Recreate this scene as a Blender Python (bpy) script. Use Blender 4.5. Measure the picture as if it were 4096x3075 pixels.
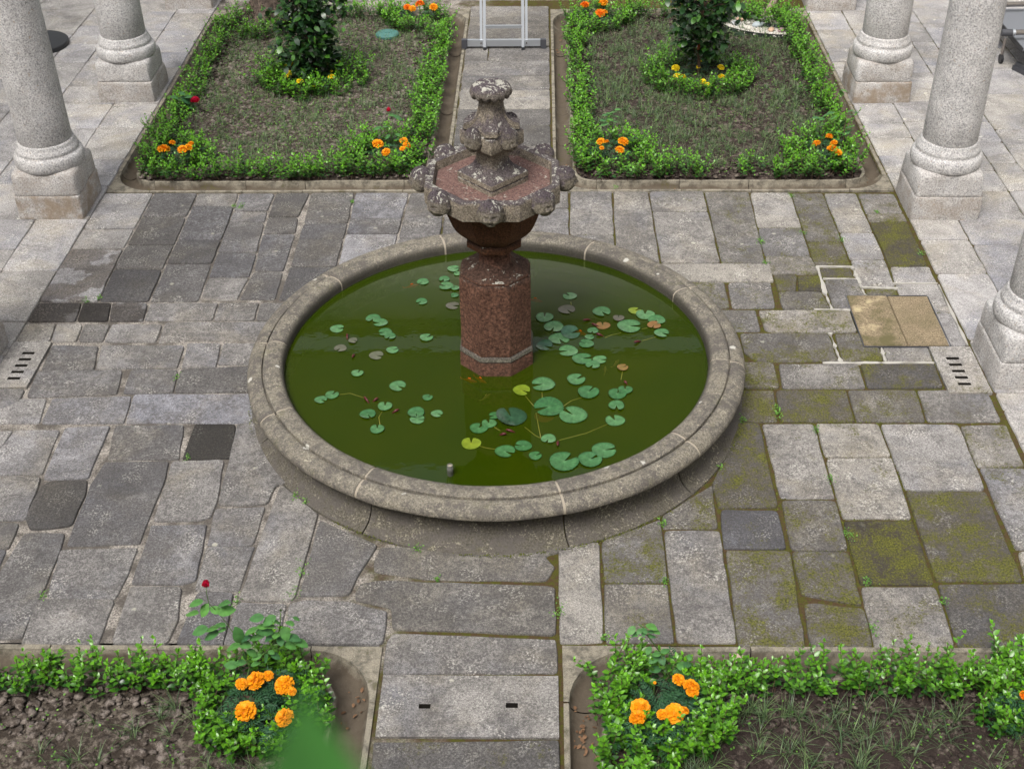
import bpy, bmesh, math, random
import numpy as np
from mathutils import Vector, Matrix
for o in list(bpy.data.objects): bpy.data.objects.remove(o)
S = bpy.context.scene
COL = S.collection
R = math.radians
# ------------------------------------------------------------------ camera
CAM = Vector((0.3685, -7.1729, 5.1941)); YAW, PITCH, ROLL = -0.02788, 0.62747, -0.01562; FPX = 5030.2 / 4096
fw = Vector((math.sin(YAW)*math.cos(PITCH), math.cos(YAW)*math.cos(PITCH), -math.sin(PITCH)))
rt = Vector((math.cos(YAW), -math.sin(YAW), 0)); up = rt.cross(fw)
r2 = math.cos(ROLL)*rt + math.sin(ROLL)*up; u2 = -math.sin(ROLL)*rt + math.cos(ROLL)*up
cd = bpy.data.cameras.new('camera'); co = bpy.data.objects.new('camera', cd); COL.objects.link(co)
co.matrix_world = Matrix(((r2.x, u2.x, -fw.x, CAM.x), (r2.y, u2.y, -fw.y, CAM.y), (r2.z, u2.z, -fw.z, CAM.z), (0, 0, 0, 1)))
cd.sensor_fit = 'HORIZONTAL'; cd.sensor_width = 36; cd.lens = 36*FPX; cd.clip_start = .05; cd.clip_end = 300
cd.dof.use_dof = True; cd.dof.focus_distance = 8.0; cd.dof.aperture_fstop = 5.6
S.camera = co
# ------------------------------------------------------------------ sky and sun (overcast)
SUN_EL, SUN_AZ = 58, 205          # azimuth the light comes from, clockwise from +Y
wd = bpy.data.worlds.new('World'); S.world = wd; wd.use_nodes = True
nt = wd.node_tree; bg = nt.nodes['Background']
sk = nt.nodes.new('ShaderNodeTexSky'); sk.sky_type = 'NISHITA'; sk.sun_disc = False
sk.sun_elevation = R(SUN_EL); sk.sun_rotation = R(SUN_AZ); sk.dust_density = 6; sk.ozone_density = .6; sk.air_density = 1.3
hs = nt.nodes.new('ShaderNodeHueSaturation'); hs.inputs['Saturation'].default_value = .42
nt.links.new(sk.outputs[0], hs.inputs['Color']); nt.links.new(hs.outputs[0], bg.inputs['Color'])
bg.inputs['Strength'].default_value = .098
sl = bpy.data.lights.new('sun', 'SUN'); sl.energy = 1.5; sl.angle = R(22); sl.color = (1, .975, .94)
so = bpy.data.objects.new('sun', sl); COL.objects.link(so)
sd = Vector((math.sin(R(SUN_AZ))*math.cos(R(SUN_EL)), math.cos(R(SUN_AZ))*math.cos(R(SUN_EL)), math.sin(R(SUN_EL))))
so.rotation_euler = sd.to_track_quat('Z', 'Y').to_euler(); so.location = (0, 0, 12)
V = S.view_settings; V.view_transform = 'Standard'; V.look = 'None'; V.gamma = 1; V.use_curve_mapping = False; V.exposure = .86
S.render.engine = 'CYCLES'; S.cycles.max_bounces = 5; S.cycles.diffuse_bounces = 2; S.cycles.transparent_max_bounces = 8
# ------------------------------------------------------------------ helpers
rng = np.random.RandomState(7); random.seed(7)
def tag(o, label=None, cat=None, group=None, kind=None):
    if label: o['label'] = label
    if cat: o['category'] = cat
    if group: o['group'] = group
    if kind: o['kind'] = kind
    return o
def empty(name, loc=(0, 0, 0), rz=0, label=None, cat=None, group=None):
    o = bpy.data.objects.new(name, None); COL.objects.link(o); o.location = loc; o.rotation_euler = (0, 0, rz); o.empty_display_size = .1
    return tag(o, label, cat, group)
def link(name, me, mat, parent=None, loc=(0, 0, 0), rot=(0, 0, 0)):
    o = bpy.data.objects.new(name, me); COL.objects.link(o)
    if mat is not None and len(me.materials) == 0: me.materials.append(mat)
    o.location = loc; o.rotation_euler = rot
    if parent is not None: o.parent = parent
    return o
def mesh(name, v, f, smooth=False):
    me = bpy.data.meshes.new(name); me.from_pydata([tuple(p) for p in v], [], [tuple(q) for q in f]); me.update()
    if smooth is True: me.shade_smooth()
    elif smooth: 
        me.shade_smooth(); me.set_sharp_from_angle(angle=R(smooth))
    return me
def tri_mesh(name, v, f, tint=None, smooth=True):
    me = bpy.data.meshes.new(name); v = np.asarray(v, np.float32); f = np.asarray(f, np.int32)
    k = f.shape[1]; n = len(f)
    me.vertices.add(len(v)); me.vertices.foreach_set('co', v.ravel())
    me.loops.add(n*k); me.loops.foreach_set('vertex_index', f.ravel())
    me.polygons.add(n); me.polygons.foreach_set('loop_start', np.arange(0, n*k, k, dtype=np.int32))
    me.update(calc_edges=True); me.validate()
    if tint is not None:
        a = me.attributes.new('tint', 'FLOAT', 'POINT'); a.data.foreach_set('value', np.asarray(tint, np.float32))
    if smooth: me.shade_smooth()
    return me
class MB:
    def __init__(s): s.v = []; s.f = []
    def add(s, v, f): n = len(s.v); s.v += [tuple(p) for p in v]; s.f += [tuple(i+n for i in q) for q in f]; return s
    def box(s, a, b):
        x0, y0, z0 = a; x1, y1, z1 = b
        return s.add([(x0,y0,z0),(x1,y0,z0),(x1,y1,z0),(x0,y1,z0),(x0,y0,z1),(x1,y0,z1),(x1,y1,z1),(x0,y1,z1)], [(0,3,2,1),(4,5,6,7),(0,1,5,4),(1,2,6,5),(2,3,7,6),(3,0,4,7)])
    def tube(s, pts, rad, n=8, cap=True):
        pts = [Vector(p) for p in pts]; rs = rad if isinstance(rad, (list, tuple)) else [rad]*len(pts)
        base = len(s.v); u = None
        for i, p in enumerate(pts):
            d = (pts[min(i+1, len(pts)-1)] - pts[max(i-1, 0)]).normalized()
            if u is None: u = d.orthogonal().normalized()
            u = (u - d*u.dot(d)).normalized(); w = d.cross(u)
            for k in range(n):
                a = 2*math.pi*k/n; s.v.append(tuple(p + (u*math.cos(a) + w*math.sin(a))*rs[i]))
        for i in range(len(pts)-1):
            for k in range(n):
                a = base+i*n+k; b = base+i*n+(k+1) % n; s.f.append((a, b, b+n, a+n))
        if cap: s.f.append(tuple(base+k for k in range(n))[::-1]); s.f.append(tuple(base+(len(pts)-1)*n+k for k in range(n)))
        return s
    def loft(s, rings, cap0=True, cap1=True):
        base = len(s.v); n = len(rings[0])
        for r_ in rings: s.v += [tuple(p) for p in r_]
        for i in range(len(rings)-1):
            for k in range(n):
                a = base+i*n+k; b = base+i*n+(k+1) % n; s.f.append((a, b, b+n, a+n))
        if cap0: s.f.append(tuple(base+k for k in range(n))[::-1])
        if cap1: s.f.append(tuple(base+(len(rings)-1)*n+k for k in range(n)))
        return s
    def mesh(s, name, smooth=False): return mesh(name, s.v, s.f, smooth)
def ngon(n, ap, z, rot=0., cx=0, cy=0, cham=.0):
    """regular n-gon by apothem, first face normal at angle rot; corners chamfered by cham (3 points)"""
    Rr = ap/math.cos(math.pi/n); out = []
    P = [(Rr*math.cos(rot+math.pi/n+2*math.pi*k/n), Rr*math.sin(rot+math.pi/n+2*math.pi*k/n)) for k in range(n)]
    for k in range(n):
        if cham <= 0: out.append((cx+P[k][0], cy+P[k][1], z)); continue
        a, b, c = P[k-1], P[k], P[(k+1) % n]
        def tow(p, q, d): L = math.hypot(q[0]-p[0], q[1]-p[1]); return (p[0]+(q[0]-p[0])*d/L, p[1]+(q[1]-p[1])*d/L)
        e, g = tow(b, a, cham), tow(b, c, cham); m = ((e[0]+g[0]+2*b[0]*.6)/3.2, (e[1]+g[1]+2*b[1]*.6)/3.2)
        for q in (e, m, g): out.append((cx+q[0], cy+q[1], z))
    return out
def lattice(seed, n=64): return np.random.RandomState(seed).rand(n, n, n)
_LAT = lattice(11, 32)
def vnoise(p):
    p = np.asarray(p, float); i = np.floor(p).astype(int); f = p-i; f = f*f*(3-2*f); o = 0
    for dx in (0, 1):
        for dy in (0, 1):
            for dz in (0, 1):
                w = (f[..., 0] if dx else 1-f[..., 0])*(f[..., 1] if dy else 1-f[..., 1])*(f[..., 2] if dz else 1-f[..., 2])
                o = o+w*_LAT[(i[..., 0]+dx) % 32, (i[..., 1]+dy) % 32, (i[..., 2]+dz) % 32]
    return o
def fbm(p, s=1., o=3):
    p = np.asarray(p, float)*s; r = 0; a = .5
    for k in range(o): r = r+a*(vnoise(p+17.3*k)-.5)*2; p = p*2.03; a *= .5
    return r
def rough(me, amp, scale, seed=0.):
    """push vertices of a finished mesh along their normals by noise: wear on cut stone"""
    n = len(me.vertices); c_ = np.zeros(n*3, np.float32); me.vertices.foreach_get('co', c_); c_ = c_.reshape(-1, 3)
    nn = np.zeros(n*3, np.float32); me.vertices.foreach_get('normal', nn); nn = nn.reshape(-1, 3)
    c_ = c_+nn*(fbm(c_+seed, scale)*amp)[:, None]; me.vertices.foreach_set('co', c_.astype(np.float32).ravel()); me.update(); return me
def copy_tree(o, parent=None):
    c = o.copy(); COL.objects.link(c); c.parent = parent
    for ch in list(o.children): copy_tree(ch, c)
    return c
# ------------------------------------------------------------------ materials
class NT:
    def __init__(s, name, rough=.8, spec=.3):
        s.m = bpy.data.materials.new(name); s.m.use_nodes = True; s.t = s.m.node_tree; s.b = s.t.nodes['Principled BSDF']
        s.b.inputs['Roughness'].default_value = rough; s.b.inputs['Specular IOR Level'].default_value = spec
    def n(s, typ, **kw):
        nd = s.t.nodes.new(typ)
        for k, v in kw.items():
            if hasattr(nd, k): setattr(nd, k, v)
        return nd
    def l(s, a, b): s.t.links.new(a, b)
    def coord(s, rnd=True, kind='Object'):
        tc = s.n('ShaderNodeTexCoord')
        if not rnd: return tc.outputs[kind]
        oi = s.n('ShaderNodeObjectInfo'); m = s.n('ShaderNodeMath', operation='MULTIPLY'); m.inputs[1].default_value = 71.; s.l(oi.outputs['Random'], m.inputs[0])
        va = s.n('ShaderNodeVectorMath', operation='ADD'); s.l(tc.outputs[kind], va.inputs[0]); s.l(m.outputs[0], va.inputs[1]); return va.outputs[0]
    def noise(s, co, scale, detail=4, rough=.6, dist=0.):
        nd = s.n('ShaderNodeTexNoise'); nd.inputs['Scale'].default_value = scale; nd.inputs['Detail'].default_value = detail; nd.inputs['Roughness'].default_value = rough; nd.inputs['Distortion'].default_value = dist
        s.l(co, nd.inputs['Vector']); return nd.outputs['Fac']
    def vor(s, co, scale, feat='F1', out='Distance'):
        nd = s.n('ShaderNodeTexVoronoi', feature=feat); nd.inputs['Scale'].default_value = scale; s.l(co, nd.inputs['Vector']); return nd.outputs[out]
    def ramp(s, fac, stops):
        nd = s.n('ShaderNodeValToRGB'); e = nd.color_ramp.elements
        while len(e) < len(stops): e.new(.5)
        for k, (p, c) in enumerate(stops):
            e[k].position = p; e[k].color = (c[0], c[1], c[2], 1) if not isinstance(c, (int, float)) else (c, c, c, 1)
        s.l(fac, nd.inputs['Fac']); return nd.outputs['Color']
    def math(s, op, a, b=None, clamp=False):
        nd = s.n('ShaderNodeMath', operation=op); nd.use_clamp = clamp
        for k, x in enumerate((a, b)):
            if x is None: continue
            if isinstance(x, (int, float)): nd.inputs[k].default_value = x
            else: s.l(x, nd.inputs[k])
        return nd.outputs[0]
    def mix(s, fac, a, b, blend='MIX'):
        nd = s.n('ShaderNodeMix', data_type='RGBA', blend_type=blend)
        for k, x in ((0, fac), (6, a), (7, b)):
            if isinstance(x, (int, float)): nd.inputs[k].default_value = x
            elif isinstance(x, tuple): nd.inputs[k].default_value = (x[0], x[1], x[2], 1)
            else: s.l(x, nd.inputs[k])
        return nd.outputs[2]
    def attr(s, name, typ='OBJECT', out='Fac'):
        nd = s.n('ShaderNodeAttribute', attribute_type=typ); nd.attribute_name = name; return nd.outputs[out]
    def rand(s): return s.n('ShaderNodeObjectInfo').outputs['Random']
    def sep(s, v):
        nd = s.n('ShaderNodeSeparateXYZ'); s.l(v, nd.inputs[0]); return nd.outputs
    def bump(s, h, strength=.4, dist=.01, prev=None):
        nd = s.n('ShaderNodeBump'); nd.inputs['Strength'].default_value = strength; nd.inputs['Distance'].default_value = dist; s.l(h, nd.inputs['Height'])
        if prev is not None: s.l(prev, nd.inputs['Normal'])
        s.l(nd.outputs[0], s.b.inputs['Normal']); return nd.outputs[0]
    def color(s, c):
        if isinstance(c, tuple): s.b.inputs['Base Color'].default_value = (c[0], c[1], c[2], 1)
        else: s.l(c, s.b.inputs['Base Color'])
        return s
def plain(name, c, rough=.6, spec=.4, metal=0.):
    t = NT(name, rough, spec); t.color(c); t.b.inputs['Metallic'].default_value = metal
    co_ = t.coord(); t.bump(t.noise(co_, 60), .08, .004); return t.m
def m_paver():
    t = NT('paving_granite', .82, .25); co_ = t.coord()
    tone = t.attr('tone'); warm = t.attr('warm'); px_ = t.sep(t.n('ShaderNodeNewGeometry').outputs['Position'])[0]
    east = t.math('MULTIPLY', t.ramp(t.math('MULTIPLY', px_, .25), [(.05, 0.), (.6, 1.), (.86, 1.), (.89, 0.)]), .26); moss = t.math('ADD', t.attr('moss'), t.math('MULTIPLY', east, t.ramp(t.attr('moss'), [(.0, 0.), (.04, 1.)])))
    grain = t.noise(co_, 190, 3, .75); grain2 = t.vor(co_, 260); mid = t.noise(co_, 28, 5, .65); big = t.noise(co_, 4.5, 4, .6, .4)
    base = t.mix(t.math('MULTIPLY_ADD', warm, .5), (.215, .215, .235), (.26, .238, .195)); nd = base.node.inputs[0].links[0].from_node; nd.inputs[2].default_value = .5; nd.use_clamp = True
    g = t.ramp(grain, [(.34, .38), (.5, .95), (.66, 1.6)]); base = t.mix(1., base, g, 'MULTIPLY'); spk = t.noise(co_, 75, 3, .7); base = t.mix(.75, base, t.ramp(spk, [(.36, .62), (.5, 1.), (.66, 1.25)]), 'MULTIPLY')
    b2 = t.ramp(t.noise(co_, 2.6, 6, .68, .8), [(.32, .55), (.5, .95), (.7, 1.3)]); base = t.mix(.9, base, b2, 'MULTIPLY')
    oc = t.noise(co_, 2.3, 5, .6, .5); base = t.mix(t.ramp(oc, [(.5, 0.), (.68, .38)]), base, t.mix(1., (.28, .245, .18), g, 'MULTIPLY')); base = t.mix(t.ramp(t.noise(co_, 1.9, 4, .6, .3), [(.52, 0.), (.7, .5)]), base, t.mix(1., (.165, .17, .20), g, 'MULTIPLY'))
    # dark weathering crust in patches, heavier on darker stones
    crust = t.math('ADD', t.math('MULTIPLY', mid, .65), t.math('MULTIPLY', big, .55)); thr = t.math('ADD', crust, t.math('MULTIPLY', tone, -.2))
    base = t.mix(t.math('MULTIPLY', t.ramp(thr, [(.55, 0.), (.68, .85)]), t.ramp(spk, [(.36, 1.), (.6, .45)])), base, (.088, .082, .08))
    # pale lichen flecks
    li = t.noise(co_, 75, 4, .8); lb = t.noise(co_, 6.2, 2, .5)
    lm = t.math('MULTIPLY', t.ramp(li, [(.55, 0.), (.60, 1.)]), t.ramp(lb, [(.53, 0.), (.68, .9)])); base = t.mix(lm, base, (.54, .52, .47))
    sp = t.vor(co_, 3.1); base = t.mix(t.ramp(t.math('ADD', sp, t.math('MULTIPLY', t.noise(co_, 40), .12)), [(.1, .8), (.125, 0.)]), base, (.42, .41, .34))
    br = t.math('MULTIPLY_ADD', tone, .76); br.node.inputs[2].default_value = 1.06
    base = t.mix(1., base, t.ramp(t.math('MULTIPLY', br, .5), [(0., 0.), (1., 2.)]), 'MULTIPLY')
    # moss: brown film under green cushions
    gp = t.n('ShaderNodeNewGeometry').outputs['Position']
    mn = t.math('ADD', t.math('MULTIPLY', t.noise(gp, 4.6, 8, .74), .78), t.math('MULTIPLY', t.noise(gp, 80, 3, .8), .22))
    film = t.math('ADD', mn, t.math('MULTIPLY', moss, .38)); base = t.mix(t.ramp(film, [(.68, 0.), (1.0, .8)]), base, (.085, .066, .034))
    gm = t.math('ADD', mn, t.math('MULTIPLY', moss, .22)); gf = t.ramp(t.math('ADD', gm, t.math('MULTIPLY_ADD', t.noise(gp, 60, 4, .85), .6)), [(.67, 0.), (.74, .9)]); gf.node.inputs[0].links[0].from_node.inputs[1].links[0].from_node.inputs[2].default_value = -.3
    base = t.mix(t.math('MULTIPLY', gf, t.ramp(moss, [(.12, 0.), (.3, 1.)])), base, t.mix(t.ramp(t.noise(gp, 85, 3, .8), [(.4, 0.), (.62, 1.)]), (.035, .036, .012), (.15, .155, .02)))
    wet = t.math('MULTIPLY', t.ramp(t.math('ADD', t.noise(co_, 3.2, 3, .5), t.math('MULTIPLY', t.attr('wet'), .3)), [(.55, 0.), (.58, 1.)]), t.ramp(t.attr('wet'), [(0., 0.), (.15, 1.)])); base = t.mix(wet, base, t.mix(1., base, (.55, .52, .49), 'MULTIPLY'))
    t.color(base); b1 = t.bump(mid, .5, .012); t.bump(grain, .5, .004, b1); return t.m
def m_column():
    t = NT('column_granite', .85, .2); co_ = t.coord()
    g = t.noise(co_, 80, 4, .85); big = t.noise(co_, 5, 4)
    c = t.ramp(g, [(.34, (.12, .12, .13)), (.44, (.36, .355, .36)), (.54, (.57, .56, .55)), (.66, (.76, .745, .73))])
    rs = t.noise(co_, 48, 2, .5); c = t.mix(t.ramp(rs, [(.66, 0.), (.72, .45)]), c, (.40, .27, .15))
    c = t.mix(.75, c, t.ramp(big, [(.3, .72), (.6, 1.08)]), 'MULTIPLY')
    dirt = t.math('MULTIPLY', t.attr('dirt'), t.ramp(t.noise(co_, 7, 5, .65), [(.3, 0.), (.62, 1.)])); c = t.mix(dirt, c, (.27, .21, .15))
    t.color(c); b1 = t.bump(big, .4, .02); t.bump(g, .75, .006, b1); return t.m
def m_crust(name, under, dark, lich_amt=.5, gs=95):
    """weathered carved stone: granular body, dark violet-grey crust on the upper sides, pale lichen blotches"""
    t = NT(name, .88, .2); co_ = t.coord(False)
    geo = t.n('ShaderNodeNewGeometry'); nz = t.sep(geo.outputs['Normal'])[2]
    g = t.noise(co_, gs, 4, .85); mid = t.noise(co_, 24, 5, .7); big = t.noise(co_, 6, 4, .6, .5)
    c = t.mix(1., under, t.ramp(g, [(.36, .32), (.5, .95), (.64, 1.8)]), 'MULTIPLY'); c = t.mix(.8, c, t.ramp(big, [(.3, .6), (.65, 1.15)]), 'MULTIPLY')
    cm = t.math('ADD', t.math('MULTIPLY', nz, .3), t.math('ADD', t.math('MULTIPLY', mid, .5), t.math('MULTIPLY', big, .5)))
    c = t.mix(t.ramp(cm, [(.52, 0.), (.68, .9)]), c, t.mix(t.ramp(g, [(.4, 0.), (.62, 1.)]), tuple(q*.7 for q in dark), tuple(min(1, q*2.3) for q in dark)))
    lm = t.math('ADD', t.math('MULTIPLY', nz, .1), t.math('ADD', t.math('MULTIPLY', t.noise(co_, 15, 4, .75, .6), .75), t.math('MULTIPLY', t.noise(co_, 70, 2, .7), .25)))
    c = t.mix(t.ramp(lm, [(.64-.1*lich_amt, 0.), (.69-.1*lich_amt, .85)]), c, t.mix(t.noise(co_, 35), (.40, .38, .30), (.62, .62, .56)))
    t.color(c); b1 = t.bump(mid, .8, .018); t.bump(g, 1., .008, b1); return t.m
def m_rim(name='pond_stone', k=1.):
    t = NT(name, .85, .22); co_ = t.coord()
    g = t.noise(co_, 90, 4, .85); mid = t.noise(co_, 17, 6, .75); big = t.noise(co_, 5, 4, .6, .5)
    c = t.mix(1., t.mix(big, (.225*k, .2*k, .152*k), (.19*k, .178*k, .152*k)), t.ramp(g, [(.36, .42), (.5, .95), (.64, 1.55)]), 'MULTIPLY')
    c = t.mix(t.ramp(t.math('ADD', t.math('MULTIPLY', mid, .6), t.math('MULTIPLY', big, .4)), [(.45, 0.), (.55, .85)]), c, t.mix(g, (.05, .045, .042), (.15, .135, .12)))
    lm = t.math('MULTIPLY', t.ramp(t.noise(co_, 60, 4, .8), [(.55, 0.), (.62, 1.)]), t.ramp(t.noise(co_, 9, 3, .6), [(.46, 0.), (.62, .75)])); c = t.mix(lm, c, (.46, .42, .32))
    sp = t.vor(co_, 4.2); c = t.mix(t.ramp(t.math('ADD', sp, t.math('MULTIPLY', t.noise(co_, 45), .15)), [(.15, .85), (.17, 0.)]), c, (.52, .51, .46))
    gr = t.noise(co_, 8, 4); c = t.mix(t.ramp(gr, [(.6, 0.), (.75, .3)]), c, (.12, .12, .04))
    vm = t.n('ShaderNodeVectorMath', operation='SUBTRACT'); t.l(t.n('ShaderNodeNewGeometry').outputs['Position'], vm.inputs[0]); vm.inputs[1].default_value = (.0635, -.0337, 0); xyz = t.sep(vm.outputs[0]); rr = t.math('SQRT', t.math('ADD', t.math('MULTIPLY', xyz[0], xyz[0]), t.math('MULTIPLY', xyz[1], xyz[1])))
    c = t.mix(t.ramp(t.math('ADD', t.math('MULTIPLY', t.math('SUBTRACT', rr, 1.4), 8.), t.math('MULTIPLY', mid, .3)), [(.55, .85), (.78, 0.)]), c, (.045, .042, .034))   # algae on the wetted inner side
    t.color(c); b1 = t.bump(mid, .5, .012); t.bump(g, .6, .005, b1); return t.m
def m_joint():
    """joint filler: pale sandy mortar in the west, brown soil and moss in the east of the court"""
    t = NT('joint_filler', .95, .1); co_ = t.coord(False); x = t.sep(co_)[0]
    g = t.noise(co_, 85, 4, .85); n1 = t.noise(co_, 5, 4); n2 = t.noise(co_, 30, 4)
    pale = t.mix(1., (.29, .265, .235), t.ramp(g, [(.38, .3), (.62, 1.75)]), 'MULTIPLY'); pale = t.mix(t.ramp(n1, [(.42, 0.), (.58, .85)]), pale, (.085, .075, .065))
    moss = t.mix(t.ramp(n2, [(.42, 0.), (.6, 1.)]), t.mix(g, (.03, .022, .013), (.13, .085, .045)), t.mix(g, (.04, .042, .01), (.115, .115, .022)))
    w_ = t.math('ADD', t.math('MULTIPLY', x, .9), t.math('MULTIPLY_ADD', n1, 1.6)); w_.node.inputs[1].links[0].from_node.inputs[2].default_value = -.05
    c = t.mix(t.ramp(w_, [(0., 0.), (.6, 1.)]), pale, moss); t.color(c); t.bump(g, .8, .008); return t.m
def m_kerb():
    t = NT('kerb_stone', .85, .2); co_ = t.coord(); z = t.sep(t.coord(False))[2]
    g = t.noise(co_, 170, 3, .8); mid = t.noise(co_, 14, 6, .7); big = t.noise(co_, 3.5, 4, .6)
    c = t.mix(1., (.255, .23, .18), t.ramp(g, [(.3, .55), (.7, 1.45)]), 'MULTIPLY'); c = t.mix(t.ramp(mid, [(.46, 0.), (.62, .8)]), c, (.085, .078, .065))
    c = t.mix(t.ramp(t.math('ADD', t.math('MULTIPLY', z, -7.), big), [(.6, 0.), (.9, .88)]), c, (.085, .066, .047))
    c = t.mix(t.ramp(t.noise(co_, 7, 5, .7), [(.6, 0.), (.72, .6)]), c, (.12, .115, .03))
    t.color(c); t.bump(mid, .5, .01); return t.m
def m_soil(name, dark, pale, amt):
    t = NT(name, .95, .12); co_ = t.coord(False); n1 = t.noise(co_, 22, 6, .7); n2 = t.noise(co_, 3, 3)
    c = t.mix(t.ramp(t.math('ADD', n1, t.math('MULTIPLY', n2, .25)), [(.72-amt, 0.), (.86-amt, 1.)]), dark, pale); c = t.mix(1., c, t.ramp(t.noise(co_, 160, 3, .8), [(.3, .55), (.7, 1.4)]), 'MULTIPLY')
    t.color(c); t.bump(n1, .8, .02); return t.m
def m_leaf(name, old, young, rough=.33, spec=.55, trans=.07):
    t = NT(name, rough, spec); ti = t.attr('tint', 'GEOMETRY'); co_ = t.coord(False)
    c = t.mix(ti, old, young); c = t.mix(1., c, t.ramp(t.noise(co_, 25, 2), [(.3, .7), (.7, 1.25)]), 'MULTIPLY'); t.color(c)
    if trans:
        out = t.t.nodes['Material Output']; tr = t.n('ShaderNodeBsdfTranslucent'); t.l(t.mix(.5, c, young), tr.inputs['Color']); ms = t.n('ShaderNodeMixShader'); ms.inputs[0].default_value = trans
        t.l(t.b.outputs[0], ms.inputs[1]); t.l(tr.outputs[0], ms.inputs[2]); t.l(ms.outputs[0], out.inputs['Surface'])
    return t.m
M = {}
M['paver'] = m_paver(); M['column'] = m_column(); M['rim'] = m_rim(); M['base'] = m_rim('pond_base_stone', .5); M['joint'] = m_joint(); M['kerb'] = m_kerb()
M['crust'] = m_crust('weathered_carved_stone', (.27, .232, .18), (.06, .05, .054), .15)
M['finial'] = m_crust('lichen_crusted_stone', (.19, .165, .14), (.056, .045, .052), .45)
M['redstone'] = m_crust('red_granite', (.135, .068, .046), (.045, .027, .02), -.3, 62); M['ring'] = m_crust('grey_mortar_ring', (.15, .14, .11), (.08, .07, .06), -.4); M['bowl'] = m_crust('wet_bowl_stone', (.11, .048, .025), (.04, .022, .014), -.4)
M['redfloor'] = m_crust('red_basin_floor', (.30, .145, .105), (.12, .075, .066), -.4)
M['soil_w'] = m_soil('dry_soil', (.05, .04, .032), (.16, .135, .11), .12); M['soil_e'] = m_soil('damp_soil', (.04, .03, .026), (.13, .105, .088), .08)
M['clod'] = m_soil('dry_clod', (.075, .06, .05), (.235, .20, .175), .14); M['clod_e'] = m_soil('damp_clod', (.05, .038, .033), (.18, .15, .125), .12)
M['hedge'] = m_leaf('hedge_leaf', (.013, .062, .010), (.14, .385, .014)); M['camellia'] = m_leaf('camellia_leaf', (.010, .034, .012), (.07, .20, .02), .33, .5, .06)
M['rose_leaf'] = m_leaf('rose_leaf', (.03, .105, .042), (.10, .27, .05), .5, .35); M['marigold_leaf'] = m_leaf('marigold_leaf', (.018, .06, .03), (.04, .12, .045), .6, .3)
M['grass'] = m_leaf('grass_blade', (.05, .095, .045), (.17, .25, .09), .45, .45); M['weed'] = m_leaf('weed_leaf', (.05, .15, .02), (.16, .34, .05), .5, .3)
M['orange'] = m_leaf('orange_petal', (.70, .17, .002), (.98, .42, .008), .6, .25, .1); M['yellow'] = m_leaf('yellow_petal', (.62, .40, .005), (.88, .72, .02), .6, .25, .1)
M['deep_orange'] = m_leaf('deep_orange_petal', (.62, .08, .002), (.95, .25, .006), .6, .25, .1)
M['red'] = m_leaf('red_petal', (.42, .006, .03), (.78, .02, .09), .5, .3, .1); M['twig'] = plain('twig_bark', (.10, .065, .045), .85, .2); M['green_stem'] = plain('green_stem', (.08, .15, .04), .6)
M['mortar'] = plain('pale_mortar', (.34, .30, .24), .95, .1); M['white_mortar'] = plain('white_mortar', (.40, .385, .35), .95, .1); M['dark'] = plain('painted_dark_cavity', (.022, .02, .017), .95, .05)
M['alu'] = plain('aluminium', (.50, .53, .57), .45, .5, .8); M['black_plastic'] = plain('black_plastic', (.02, .021, .024), .5, .4); M['dark_plastic'] = plain('dark_grey_plastic', (.055, .057, .066), .5, .4)
M['steel'] = plain('steel_tube', (.36, .33, .31), .25, .5, 1.); M['grey_panel'] = plain('grey_panel', (.16, .17, .19), .5, .4); M['cyan'] = plain('turquoise_cover', (.075, .20, .18), .6, .4)
M['white_stone'] = plain('white_gravel', (.55, .52, .47), .8, .2); M['pipe'] = plain('zinc_pipe', (.22, .22, .20), .5, .4, .5)
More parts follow.
